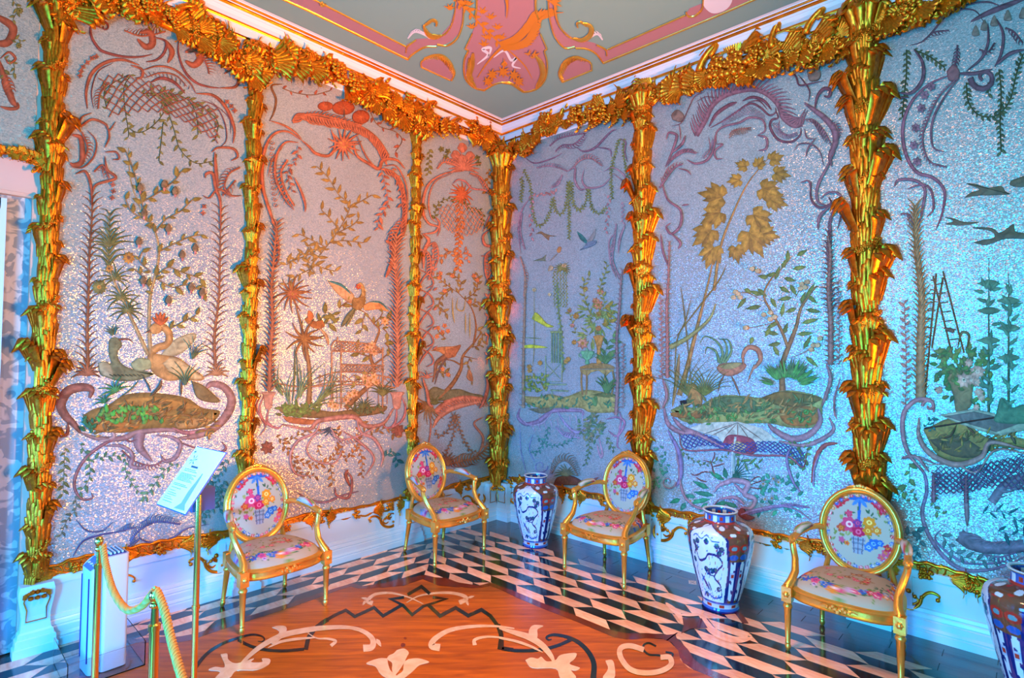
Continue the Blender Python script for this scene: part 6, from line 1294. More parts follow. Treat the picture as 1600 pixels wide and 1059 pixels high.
A.vine([(710, 70), (710, 150), (680, 200)], 46, 26, 30, s(110, 116, 60)); A.vine([(820, 220), (830, 280), (860, 300)], 40, 20, 24, s(110, 116, 70)); A.vine([(700, 400), (740, 380), (760, 420), (740, 500)], 44, 24, 22, s(70, 120, 130)); A.vine([(860, 400), (920, 480), (1000, 510), (1100, 520)], 44, 20, 26, s(90, 110, 110)); A.vine([(1050, 300), (1120, 290), (1180, 310), (1239, 350)], 60, 14, 26, s(50, 90, 96)); A.vine([(1120, 380), (1180, 400)], 50, 18, 24, s(50, 90, 96)); A.vine([(670, 200), (740, 210), (720, 240)], 26, 12, 20, s(120, 110, 70))
A.net([(830, 80), (960, 90), (1100, 60), (1239, 20)], [(830, 180), (1000, 190), (1120, 150), (1239, 90)], 16, 4, 4, s(120, 96, 120))
emb(A, 'lower_rocaille', P6)

# --- panel beyond the doorway column (only its lower right corner is in view)
P0 = panel('L', 'beaded panel above the gilt arch, at the left edge of the view', -4.9, -3.86, 2.83, 4.15)
A = AL(0, 0, 2.9425)
A.st([(-60, 60), (10, 90), (60, 130), (40, 190), (0, 200), (-40, 180)], 40, RUST); A.st([(0, 270), (40, 240), (70, 270), (40, 290), (20, 260)], 14, RUST); A.st([(-20, 250), (10, 330), (40, 420), (60, 470), (80, 490)], 34, RUST); A.comb([(10, 330), (40, 400), (50, 440)], 40, 14, 16, 1, RUST, both=True); A.st([(0, 490), (40, 500), (80, 495), (80, 470)], 18, RUST)
A.vine([(50, -10), (80, 40), (60, 90)], 30, 14, 18, OLIVE); A.vine([(40, 190), (80, 180), (100, 190)], 26, 12, 16, OLIVE); A.vine([(20, 270), (60, 290), (60, 340), (0, 340)], 30, 14, 20, OLIVE); A.flower(90, 50, 18, OLIVE, OLIVED, 8); A.flower(85, 210, 16, OLIVE, OLIVED, 8)
emb(A, 'rocaille_border', P0)
# ------------------------------------------------------------------ ceiling ornament
class Ceil(Art):
    def __init__(self, ox, oy, sc, rel=0.0, hm=0.0, base=0.0015): super().__init__(2, ZC, -1, ox, oy, sc, base=base, relief=rel, hmax=hm)
def cfin(A_, name, mat, lab=None):
    o = A_.mb.build(name, mat, ceiling, True, 40); A_.mb = MB()
    if lab: o['label'] = lab
    return o
CPINK = plain('ceiling_pink', s(172, 122, 130), 0.8); GOLDP = plain('gold_paint', (0.70, 0.24, 0.02), 0.4, 0.15)
GCL = gilt_material('gilt_ceiling_line', (0.9, 0.45, 0.06), (1.0, 0.6, 0.1), 0.3, 0.8)
A = Ceil(480, 0, 4.706)
# left pink band (runs parallel to the left wall), mirrored on the right
bandL = [(-900, -330), (0, 72), (740, 435), (790, 380), (870, 340), (1000, 330), (1060, 300), (1120, 240), (1150, 130), (1165, -60), (1090, -60), (1085, 60), (1050, 180), (980, 260), (900, 280), (800, 285), (740, 320), (715, 340), (130, 35), (-900, -470)]
A.blob(bandL, (1, 1, 1), 0.0002, False)
A.t(780, 0, 4.706)
bandR = [(1900, -20), (1600, 112), (765, 460), (700, 385), (620, 350), (540, 345), (470, 340), (410, 270), (375, 160), (360, -60), (420, -60), (415, 110), (460, 210), (530, 270), (620, 295), (700, 315), (790, 360), (1370, 105), (1400, 60), (1900, -140)]
A.blob(bandR, (1, 1, 1), 0.0002, False)
A.t(480, 0, 4.706); A.blob([(835, 485), (850, 440), (900, 415), (980, 420), (1050, 480), (1080, 550), (1050, 590)], (1, 1, 1), 0.0002, False)
A.t(780, 0, 4.706); A.blob([(680, 510), (670, 460), (620, 425), (540, 415), (470, 450), (430, 530), (465, 600)], (1, 1, 1), 0.0002, False)
A.t(480, 0, 4.706)
A.blob([(1245, -60), (1245, 60), (1230, 200), (1160, 355), (1185, 370), (1150, 450), (1155, 560), (1220, 640), (1300, 665), (1370, 620), (1440, 600), (1500, 610), (1560, 650), (1600, 672), (1680, 660), (1750, 590), (1768, 500), (1745, 380), (1765, 355), (1710, 230), (1680, 100), (1675, -60)], (1, 1, 1), 0.0002, False)
cfin(A, 'pink_field', CPINK, 'pink painted bands and cartouche')
A = Ceil(480, 0, 4.706, .5, .008)
g5 = dict(prof='c', n=5)
def gl(P, w=11, k=5): A.st(P, w, (1, 1, 1), 'c', k, 5)
def gz(P, w=11):
    for a, b in zip(P[:-1], P[1:]): A.st([a, b], w, (1, 1, 1), 'c', 4, 5)
gz([(-900, -330), (0, 72), (740, 435)], 13); gl([(740, 435), (770, 400), (860, 345), (950, 340)], 11); gl([(955, 325), (1030, 332), (1100, 280), (1140, 180), (1150, 60), (1165, -60)], 12)
gz([(-900, -470), (130, 35), (725, 340)], 9); gl([(725, 385), (735, 340), (800, 290)], 9); gl([(920, 250), (1000, 255), (1060, 180), (1088, 60), (1090, -60)], 9)
gl([(1245, -60), (1245, 60), (1232, 130)], 16); gz([(1215, 240), (1160, 355), (1185, 368)], 10); gl([(1185, 368), (1152, 450), (1160, 570), (1225, 640), (1300, 662)], 13); gl([(1300, 662), (1370, 620), (1440, 602), (1510, 612), (1590, 668)], 11)
gl([(838, 490), (840, 450), (900, 415), (980, 412), (1050, 470), (1085, 530), (1060, 590)], 11); gz([(838, 490), (1050, 588)], 8)
A.comb([(860, 430), (930, 405), (1000, 410), (1060, 470), (1080, 550)], 44, 16, 14, 1, (1, 1, 1), 70, 8, 18)
A.st([(850, 190), (880, 170), (920, 145), (950, 160), (945, 190)], 24, (1, 1, 1), 't', 6, 5); A.st([(850, 180), (890, 250), (940, 270), (990, 255)], 40, (1, 1, 1), 't', 6, 5); scroll(A, 110, 20, 26, 0, 1, 1, 16, (1, 1, 1))
A.t(780, 0, 4.706)
gz([(1900, -20), (1600, 112), (765, 460)], 12); gl([(765, 460), (710, 390), (640, 355), (560, 350)], 11); gl([(555, 340), (480, 348), (410, 270), (378, 170), (362, 60), (360, -60)], 11)
gz([(1370, 105), (795, 360)], 9); gl([(1370, 80), (1390, 115), (1440, 110), (1490, 60), (1500, -20)], 12); gl([(790, 405), (780, 360), (715, 325)], 10); gl([(640, 290), (540, 280), (460, 215), (412, 110), (405, -20)], 9)
gl([(268, -60), (268, 60), (290, 130)], 16); gz([(300, 240), (350, 355), (330, 370)], 10); gl([(330, 370), (352, 460), (340, 570), (280, 645), (190, 672), (150, 655), (90, 615), (20, 602)], 12)
gl([(680, 515), (672, 460), (620, 430), (540, 415)], 10); gz([(680, 512), (465, 600)], 8); A.comb([(640, 440), (560, 415), (480, 450), (440, 540), (465, 600)], 44, 16, 14, -1, (1, 1, 1), 70, 8, 18)
A.st([(640, 190), (600, 155), (570, 170), (580, 200)], 16, (1, 1, 1), 't', 6, 5); A.st([(600, 160), (670, 190), (670, 250), (610, 290), (540, 275)], 40, (1, 1, 1), 't', 6, 5)
A.t(480, 0, 4.706)
A.st([(1220, 380), (1210, 470), (1190, 560), (1240, 640)], 46, (1, 1, 1), 't', 6, 5); A.comb([(1190, 420), (1180, 500), (1210, 600)], 50, 18, 16, -1, (1, 1, 1), 40)
A.t(780, 0, 4.706); A.st([(265, 400), (310, 470), (320, 550), (270, 640)], 46, (1, 1, 1), 't', 6, 5); A.comb([(300, 450), (330, 520), (300, 600)], 46, 18, 16, 1, (1, 1, 1), 40)
cfin(A, 'gilt_moulding', GCL, 'gilt lines and shells framing the pink bands')
A = Ceil(480, 0, 4.706, base=0.0045)
OR = (1, 1, 1)
A.vine([(1130, 20), (1200, 90), (1260, 160), (1330, 230), (1420, 320)], 60, 30, 34, OR, OR, 12); A.st([(1420, 320), (1520, 400), (1600, 480), (1655, 575)], 10, OR)
for x_, y_ in ((1290, 90), (1400, 205), (1350, 130), (1300, 330), (1210, 200), (1430, 280), (1320, 275), (1050, 60), (1190, 30)): A.fan(x_, y_, -150, -30, 4, 44, 22, OR, 10)
A.st([(1250, 565), (1320, 460), (1400, 370), (1500, 290), (1600, 220)], 30, OR, 's'); A.comb([(1420, 330), (1520, 290), (1600, 220), (1680, 130), (1780, 90), (1810, 80)], 90, 34, 22, -1, OR, 30, 6, 60); A.comb([(1440, 350), (1540, 330), (1620, 280), (1700, 160)], 80, 34, 22, 1, OR, 34, 6, 40)
A.st([(1700, 150), (1760, 100), (1840, 85), (1885, 82)], 20, OR, 'e')
for x_, y_, r_ in ((1360, 540, 46), (1440, 520, 50), (1520, 545, 46), (1330, 590, 40), (1555, 590, 40)): A.fan(x_, y_, 0, 320, 8, r_, 26, OR, 10)
A.blob([(1425, 465), (1447, 445), (1470, 465), (1447, 480)], OR, 0.0002); A.st([(1447, 420), (1447, 450)], 8, OR); A.vine([(1100, -60), (1110, 0), (1140, 40)], 50, 26, 24, OR, OR, 8); A.st([(1465, -20), (1470, 40), (1465, 120)], 22, OR, 'e'); A.st([(1640, 400), (1660, 420)], 14, OR)
A.fan(1660, 400, -60, 20, 3, 50, 26, OR, 10); A.fan(1630, 390, -160, -80, 2, 40, 22, OR, 10)
A.t(780, 0, 4.706); A.st([(430, -40), (410, 40), (430, 160)], 26, OR, 'e'); A.fan(400, 10, -150, 60, 6, 60, 24, OR, 10)
cfin(A, 'painted_trophy', GOLDP, 'painted orange branch and torch crossed in the cartouche')
A = Ceil(480, 0, 4.706, base=0.0035)
A.st([(1250, 470), (1330, 400), (1290, 360), (1350, 350), (1330, 420)], 22, OR); A.st([(1370, 420), (1450, 370), (1500, 440), (1540, 420), (1510, 480), (1570, 500)], 20, OR); A.comb([(740, 280), (790, 235), (850, 250), (900, 280)], 40, 14, 12, -1, OR, 50)
A.t(780, 0, 4.706); A.comb([(760, 290), (720, 250), (660, 280), (620, 300)], 46, 14, 12, 1, OR, 50); A.blob([(1510, -40), (1500, 30), (1560, 90), (1640, 80), (1700, 30), (1700, -40)], OR, 0.0002)
cfin(A, 'painted_cloud', plain('white_paint', (0.7, 0.68, 0.76), 0.8))

# ------------------------------------------------------------------ doorway side at the far left
DAM = None
def damask():
    m, nt, b = nodes('blue_damask')
    tc = nt.nodes.new('ShaderNodeTexCoord'); v = nt.nodes.new('ShaderNodeTexNoise'); v.inputs['Scale'].default_value = 11; v.inputs['Detail'].default_value = 1.5; v.inputs['Distortion'].default_value = 1.6
    nt.links.new(tc.outputs['Object'], v.inputs['Vector']); cr = nt.nodes.new('ShaderNodeValToRGB')
    cr.color_ramp.elements[0].position = .47; cr.color_ramp.elements[1].position = .53; cr.color_ramp.elements[0].color = (*s(140, 160, 190), 1); cr.color_ramp.elements[1].color = (*s(196, 204, 222), 1)
    nt.links.new(v.outputs[0], cr.inputs[0]); nt.links.new(cr.outputs[0], b.inputs['Base Color']); b.inputs['Roughness'].default_value = .38; return m
m = MB(); K = 26
for i in range(K):
    x0, x1 = -5.3+1.46*i/K, -5.3+1.46*(i+1)/K; f = lambda x: .075+.006*math.sin(x*26)
    m.add([(x0, f(x0), 0), (x1, f(x1), 0), (x1, f(x1), 2.62), (x0, f(x0), 2.62)], [(0, 1, 2, 3)])
o = m.build('silk_wall_hanging', damask(), None, True); tag(o, 'pale blue and white patterned silk hanging at the left edge, beyond the gilded column', 'hanging')

w1 = bpy.data.objects.new('window_1', None); COL.objects.link(w1); w1.location = (-4.30, .0, 0); w1['kind'] = 'structure'; w1['label'] = 'tall white framed glazed door at the extreme left edge'
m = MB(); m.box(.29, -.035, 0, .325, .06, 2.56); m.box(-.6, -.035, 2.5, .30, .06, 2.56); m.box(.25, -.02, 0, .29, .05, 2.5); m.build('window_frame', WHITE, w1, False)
GL = plain('pane_glass', (0.25, 0.35, 0.6), 0.05, 0.0); m = MB(); m.box(-.6, .0, 0, .25, .02, 2.5); m.build('pane', GL, w1, False)
m = MB(); m.box(-5.3, .03, 2.60, -3.86, .11, 2.66)
o = m.build('trim_3', PINKP, None, False); tag(o, 'pink painted lintel above the silk hanging', None, None, 'structure')

# ------------------------------------------------------------------ armchairs
def paint(P, items, base):
    """colours for the points P (n,2): later items cover earlier ones"""
    C_ = np.tile(np.array(base, float), (len(P), 1))
    for it in items:
        if it[0] == 'e':
            _, cx, cy, rx, ry, rot, col = it; a = math.radians(rot); dx, dy = P[:, 0]-cx, P[:, 1]-cy
            u = (dx*math.cos(a)+dy*math.sin(a))/rx; v = (-dx*math.sin(a)+dy*math.cos(a))/ry; k = u*u+v*v < 1
        else:
            _, x0, y0, x1, y1, w, col = it; d = np.array([x1-x0, y1-y0]); L2 = d@d+1e-12
            t = np.clip(((P[:, 0]-x0)*d[0]+(P[:, 1]-y0)*d[1])/L2, 0, 1); k = (P[:, 0]-x0-t*d[0])**2+(P[:, 1]-y0-t*d[1])**2 < (w/2)**2
        C_[k] = col
    return C_
def bloom(cx, cy, r, c, c2, n=6, r_=random.Random(3)):
    L_ = []; a0 = r_.random()*60
    for i in range(n): a = math.radians(a0+i*360/n); L_.append(('e', cx+r*.55*math.cos(a), cy+r*.55*math.sin(a), r*.5, r*.38, math.degrees(a), c))
    L_.append(('e', cx, cy, r*.42, r*.42, 0, c2)); L_.append(('e', cx, cy, r*.2, r*.2, 0, c)); return L_
def leaves(cx, cy, r, n, col, r_=random.Random(5)):
    return [('e', cx+r*math.cos(a)*.8, cy+r*math.sin(a)*.8, r*.4, r*.15, math.degrees(a), col) for a in [r_.random()*6.28 for _ in range(n)]]
RED, PINK, BLU, ORG, LG, DG, PUR = s(200, 40, 60), s(214, 80, 120), s(40, 100, 180), s(220, 130, 40), s(120, 140, 70), s(60, 100, 70), s(120, 60, 130)
FAB = attr_mat('needlepoint', .75, 0, .5, 500, .25)
def grid_mesh(name, nu, nv, fpos, fcol, mats):
    U, V = np.meshgrid(np.linspace(0, 1, nu), np.linspace(0, 1, nv), indexing='ij'); P = fpos(U.ravel(), V.ravel()); c = fcol(U.ravel(), V.ravel())
    idx = lambda i, j: i*nv+j
    f = [(idx(i, j), idx(i+1, j), idx(i+1, j+1), idx(i, j+1)) for i in range(nu-1) for j in range(nv-1)]
    me = bpy.data.meshes.new(name); me.from_pydata([tuple(p) for p in P], [], f); me.materials.append(mats)
    at = me.color_attributes.new('Col', 'FLOAT_COLOR', 'POINT'); a = np.ones((len(P), 4), dtype=np.float32); a[:, :3] = c; at.data.foreach_set('color', a.ravel())
    me.polygons.foreach_set('use_smooth', [True]*len(me.polygons)); me.update(); return me
def make_chair():
    t = thing('armchair', '', 'chair', (0, 0, 0)); G_ = GILTC; rr = random.Random(9)
    # seat outline (front at -y): bowed front, narrower back
    def outline(off=0.0, n=48):
        P = []
        for k in range(n):
            a = 2*PI*k/n; c_, s_ = math.cos(a), math.sin(a)
            y = math.copysign(abs(s_)**.55, s_)*.225; w = .285-.062*((y+.225)/.45); x = math.copysign(abs(c_)**.5, c_)*w
            if y < 0: y -= .035*(1-(x/.30)**2)*min(1, -y/.2)
            else: y += .02*(1-(x/.25)**2)*min(1, y/.2)
            P.append((x*(1+off/.26), y*(1+off/.24)))
        return P
    m = MB(); rings = [(0.0, .300), (.012, .305), (.016, .315), (.008, .322), (.008, .345), (.018, .352), (.020, .362), (.010, .370), (-.02, .371)]; n = 48; vs = []
    for off, z in rings: vs += [(x, y, z) for x, y in outline(off)]
    k_ = len(rings); fs = [(i*n+j, i*n+(j+1) % n, (i+1)*n+(j+1) % n, (i+1)*n+j) for i in range(k_-1) for j in range(n)]; fs.append(tuple(range(n))[::-1])
    m.add(vs, fs); rail_ = m.build('seat_rail', G_, t, True, 50)
    m = MB()
    for i in range(7): m.blob((-.036+.012*i, -.285, .338+.012*math.sin(i*1.6)), .012+.005*(i == 3), 6)
    for sx in (-1, 1): m.blob((sx*.055, -.283, .335), .009, 6); m.tube([(sx*.05, -.282, .34), (sx*.075, -.280, .345), (sx*.095, -.278, .335)], [.006, .004, .002], 5)
    m.build('carved_flowers', G_, rail_)
    # seat cushion
    out = np.array(outline(-.006, 96))
    items = []
    for i in range(54):
        a = PI+PI*(i+.5)/54+rr.uniform(-.03, .03); rad = rr.uniform(.70, 1.0); x = .25*rad*math.cos(a)*1.05; y = .245*rad*math.sin(a)
        items += leaves(x, y, .028, 3, rr.choice([LG, DG]), rr)
    for i in range(64):
        a = PI*.96+PI*1.08*(i+.5)/40; rad = rr.uniform(.76, .98); x = .27*rad*math.cos(a); y = .245*rad*math.sin(a)
        items += bloom(x, y, rr.uniform(.013, .026), rr.choice([PINK, RED, BLU, s(200, 160, 190), s(110, 150, 200), PINK, ORG, BLU]), rr.choice([s(240, 210, 200), s(230, 190, 90), PUR]), 5, rr)
    for i in range(26):
        x, y = rr.uniform(-.13, .13), rr.uniform(-.08, .10); items += leaves(x, y, .03, 2, rr.choice([s(150, 120, 80), LG, s(170, 110, 70)]), rr)
        if i % 2: items += bloom(x, y, .018, rr.choice([RED, s(180, 100, 70), PINK, s(150, 90, 60)]), s(230, 180, 120), 5, rr)
    def fpos(u, v):
        k = (v*96) % 96; i0 = np.floor(k).astype(int) % 96; i1 = (i0+1) % 96; f = (k-np.floor(k))[:, None]; e = out[i0]*(1-f)+out[i1]*f
        p = e*u[:, None]**.9; z = .368+.075*np.sqrt(np.clip(1-u**3.2, 0, 1)); return np.c_[p, z]
    def fcol(u, v):
        p = fpos(u, v); base = s(176, 158, 134); c = paint(p[:, :2], items, base); return c
    me = grid_mesh('seat_cushion', 56, 161, fpos, fcol, FAB); inst('seat_cushion', me, t)
    # back: oval frame and padded panel, tilted
    tilt = math.radians(11); BC = Vector((0, .248, .648)); RX, RZ = .205, .245
    def B(x, z, d=0.0): return BC+Vector((x, 0, 0))+Vector((0, math.sin(tilt), math.cos(tilt)))*z+Vector((0, -math.cos(tilt), math.sin(tilt)))*d
    m = MB(); NB = 44; prof = [(-.022, -.014), (-.024, .008), (-.014, .020), (-.006, .014), (.002, .022), (.012, .020), (.020, .008), (.020, -.014)]; vs = []
    for j in range(NB):
        a = 2*PI*j/NB; ca, sa = math.cos(a), math.sin(a)
        for o_, d in prof: vs.append(B((RX+o_)*ca, (RZ+o_)*sa, d))
    q = len(prof); m.add(vs, [(j*q+i, j*q+(i+1) % q, ((j+1) % NB)*q+(i+1) % q, ((j+1) % NB)*q+i) for j in range(NB) for i in range(q)])
    fr = m.build('back_frame', G_, t, True, 60)
    m = MB()
    for i in range(5): m.blob(B(-.03+.015*i, RZ+.018+.008*math.sin(PI*i/4), .016), .011+.004*(i == 2), 6)
    for sx in (-1, 1): m.tube([B(sx*.03, RZ+.02, .015), B(sx*.055, RZ+.014, .018), B(sx*.075, RZ+.006, .018)], [.009, .006, .003], 6)
    m.build('crest', G_, fr)
    it = []
    it += [('l', 0, .02, 0, .19, .016, BLU), ('e', -.03, .195, .035, .014, 20, BLU), ('e', .03, .195, .035, .014, -20, BLU), ('e', -.02, .17, .03, .01, 50, s(70, 130, 190)), ('e', .02, .17, .03, .01, -50, s(70, 130, 190))]
    for q_ in ((-.10, .165), (-.12, .14), (-.085, .18), (.10, .165), (.12, .14), (.085, .18)): it += bloom(q_[0], q_[1], .026, RED, PINK, 5, rr)
    for i in range(26): x, y = rr.uniform(-.12, .13), rr.uniform(-.07, .11); it += leaves(x, y, .035, 2, rr.choice([LG, DG, s(150, 160, 90)]), rr)
    it += bloom(-.05, .03, .046, s(206, 70, 110), s(240, 200, 210), 7, rr)+bloom(.0, -.005, .036, s(190, 30, 80), s(230, 100, 140), 6, rr)+bloom(-.005, .045, .026, PUR, PINK, 5, rr)+bloom(.055, .06, .034, s(224, 140, 30), s(250, 220, 120), 7, rr)+bloom(.05, .01, .028, s(216, 130, 30), s(240, 200, 90), 6, rr)+bloom(.095, .02, .024, ORG, s(240, 210, 120), 6, rr)
    it += bloom(-.095, .0, .026, s(190, 80, 50), ORG, 5, rr)+bloom(-.055, .095, .022, s(206, 60, 90), PINK, 5, rr)+bloom(.08, -.06, .03, BLU, s(120, 180, 220), 6, rr)+bloom(.055, -.085, .026, s(60, 120, 190), s(170, 200, 230), 6, rr)+bloom(.11, -.05, .022, BLU, s(120, 180, 220), 6, rr)+bloom(-.09, -.07, .02, s(190, 90, 130), PINK, 5, rr)+bloom(-.06, -.085, .016, ORG, RED, 5, rr)
    for yy in np.linspace(-.04, -.13, 9): w_ = .034-.012*(-.04-yy)/.09; it.append(('l', -w_, yy, w_, yy, .011, s(110, 130, 150) if int(yy*1000) % 2 else s(150, 160, 176)))
    for xx in (-.02, 0, .02): it.append(('l', xx*1.3, -.04, xx, -.135, .004, s(90, 70, 90)))
    for i in range(34):
        a = 2*PI*i/34; x, y = .172*math.cos(a), .212*math.sin(a); it += leaves(x, y, .016, 3, rr.choice([DG, LG]), rr)+bloom(x, y, .012, rr.choice([BLU, RED, ORG, PINK, BLU]), s(230, 220, 200), 5, rr)
    for q_ in ((.14, -.10), (.12, -.13), (.15, -.07)): it += bloom(q_[0], q_[1], .022, rr.choice([PINK, RED]), ORG, 5, rr)
    def bpos(u, v):
        a = v*2*PI; x = (RX-.018)*u*np.cos(a); z = (RZ-.018)*u*np.sin(a); d = .004+.022*(1-u**2.5)
        ty = np.array([0, math.sin(tilt), math.cos(tilt)]); td = np.array([0, -math.cos(tilt), math.sin(tilt)])
        return np.array(BC)+x[:, None]*np.array([1, 0, 0])+z[:, None]*ty+d[:, None]*td
    def bcol(u, v):
        a = v*2*PI; return paint(np.c_[(RX-.018)*u*np.cos(a), (RZ-.018)*u*np.sin(a)], it, s(178, 174, 158))
    inst('back_cushion', grid_mesh('back_cushion', 60, 161, bpos, bcol, FAB), t)
    m = MB(); vs = [B((RX-.01)*math.cos(2*PI*j/24), (RZ-.01)*math.sin(2*PI*j/24), -.01) for j in range(24)]; m.add(vs, [tuple(range(24))]); m.build('back_lining', plain('linen_lining', s(170, 150, 120), .9), t, False)
    for sx in (-1, 1):      # back posts, legs, arms, supports
        m = MB(); m.tube([(sx*.185, .215, .34), (sx*.178, .222, .40), (sx*.165, .228, .46), B(sx*.150, -.165, -.004)], [.022, .017, .015, .018], 8); m.build('back_post', G_, t)
        for fy, fx, rk in ((-.225, .275, 0), (.215, .200, .045)):
            m = MB(); m.box(sx*fx-.027, fy-.027, .285, sx*fx+.027, fy+.027, .372)
            if fy < 0: m.blob((sx*fx, fy-.028, .33), .016, 8); [m.blob((sx*fx+.013*math.cos(a), fy-.028, .33+.013*math.sin(a)), .007, 5) for a in np.linspace(0, 6.28, 7)[:-1]]
            prof = [(.021, .288), (.025, .280), (.019, .272), (.026, .262), (.026, .252), (.021, .244), (.014, .055), (.016, .048), (.012, .040), (.017, .030), (.015, .012), (.009, .0)]
            nn = 16; vs = []
            for r_, z_ in prof:
                for j in range(nn):
                    a = 2*PI*j/nn; q_ = r_*(1-.16*(j % 2)) if .05 < z_ < .25 else r_; sh = rk*(1-z_/.3)
                    vs.append((sx*fx+q_*math.cos(a)+sx*sh*.35, fy+q_*math.sin(a)+sh, z_))
            m.add(vs, [(i*nn+j, i*nn+(j+1) % nn, (i+1)*nn+(j+1) % nn, (i+1)*nn+j) for i in range(len(prof)-1) for j in range(nn)]+[tuple(range(nn)), tuple((len(prof)-1)*nn+j for j in range(nn))])
            m.build('leg', G_, t, True, 45)
        m = MB(); a0 = B(sx*.200, -.02, .0)
        pts = sm([tuple(a0), (sx*.238, .165, .640), (sx*.272, .05, .632), (sx*.288, -.035, .618), (sx*.290, -.085, .610)], 5); pts = None
        P3_ = [tuple(a0), (sx*.225, .19, .645), (sx*.252, .11, .642), (sx*.275, .03, .632), (sx*.288, -.04, .618), (sx*.292, -.085, .607)]
        m.tube(P3_, [.020, .018, .017, .018, .021, .023], 8); sp = [(sx*.292, -.085-.0+.020*math.sin(a)*-1, .603+.016*math.cos(a)) for a in np.linspace(0, 5.5, 12)]; m.tube(sp, [.013-.0007*i for i in range(12)], 7); m.blob((sx*.292, -.088, .602), .015, 8, sc=(1.5, 1, 1))
        ar = m.build('armrest', G_, t)
        me = MB(); me.tube([(sx*.240, .145, .655), (sx*.250, .115, .664), (sx*.262, .07, .662), (sx*.274, .025, .653), (sx*.283, -.015, .640), (sx*.286, -.03, .632)], [.010, .024, .027, .027, .022, .008], 12, flat=.8)
        rng2 = random.Random(4); me.c = [rng2.choice([s(200, 190, 176)]*4+[RED, BLU, LG]) for _ in me.c]; me.build('arm_pad', FAB, ar)
        m = MB(); m.tube([(sx*.292, -.075, .600), (sx*.287, -.075, .56), (sx*.270, -.095, .50), (sx*.256, -.145, .44), (sx*.262, -.195, .40), (sx*.275, -.222, .368)], [.018, .018, .019, .021, .023, .026], 10); m.tube([(sx*.292, -.090, .598), (sx*.287, -.091, .56), (sx*.270, -.112, .50), (sx*.256, -.163, .44), (sx*.262, -.213, .40), (sx*.275, -.240, .368)], [.009]*6, 6); m.build('arm_support', G_, t)
    return t
ch = make_chair()
CH = [((-2.615, -.43, .0), 0, 'gilt oval-backed armchair behind the brass sign stand, nearest the white air purifier'),
      ((-1.115, -.43, .0), 0, 'gilt oval-backed armchair on the left wall, just left of the room corner'),
      ((-.46, -1.70, .0), -PI/2, 'gilt oval-backed armchair between the corner vase and the middle vase'),
      ((-.53, -3.40, .0), -PI/2, 'large front gilt oval-backed armchair at the lower right, right of the middle vase')]
for i, (loc, rz, lab) in enumerate(CH):
    o = ch if i == 0 else copy_tree(ch)
    o.location = loc; o.rotation_euler = (0, 0, rz); o['label'] = lab; o['group'] = 'gilt armchairs along the walls'
ch.location = CH[0][0]

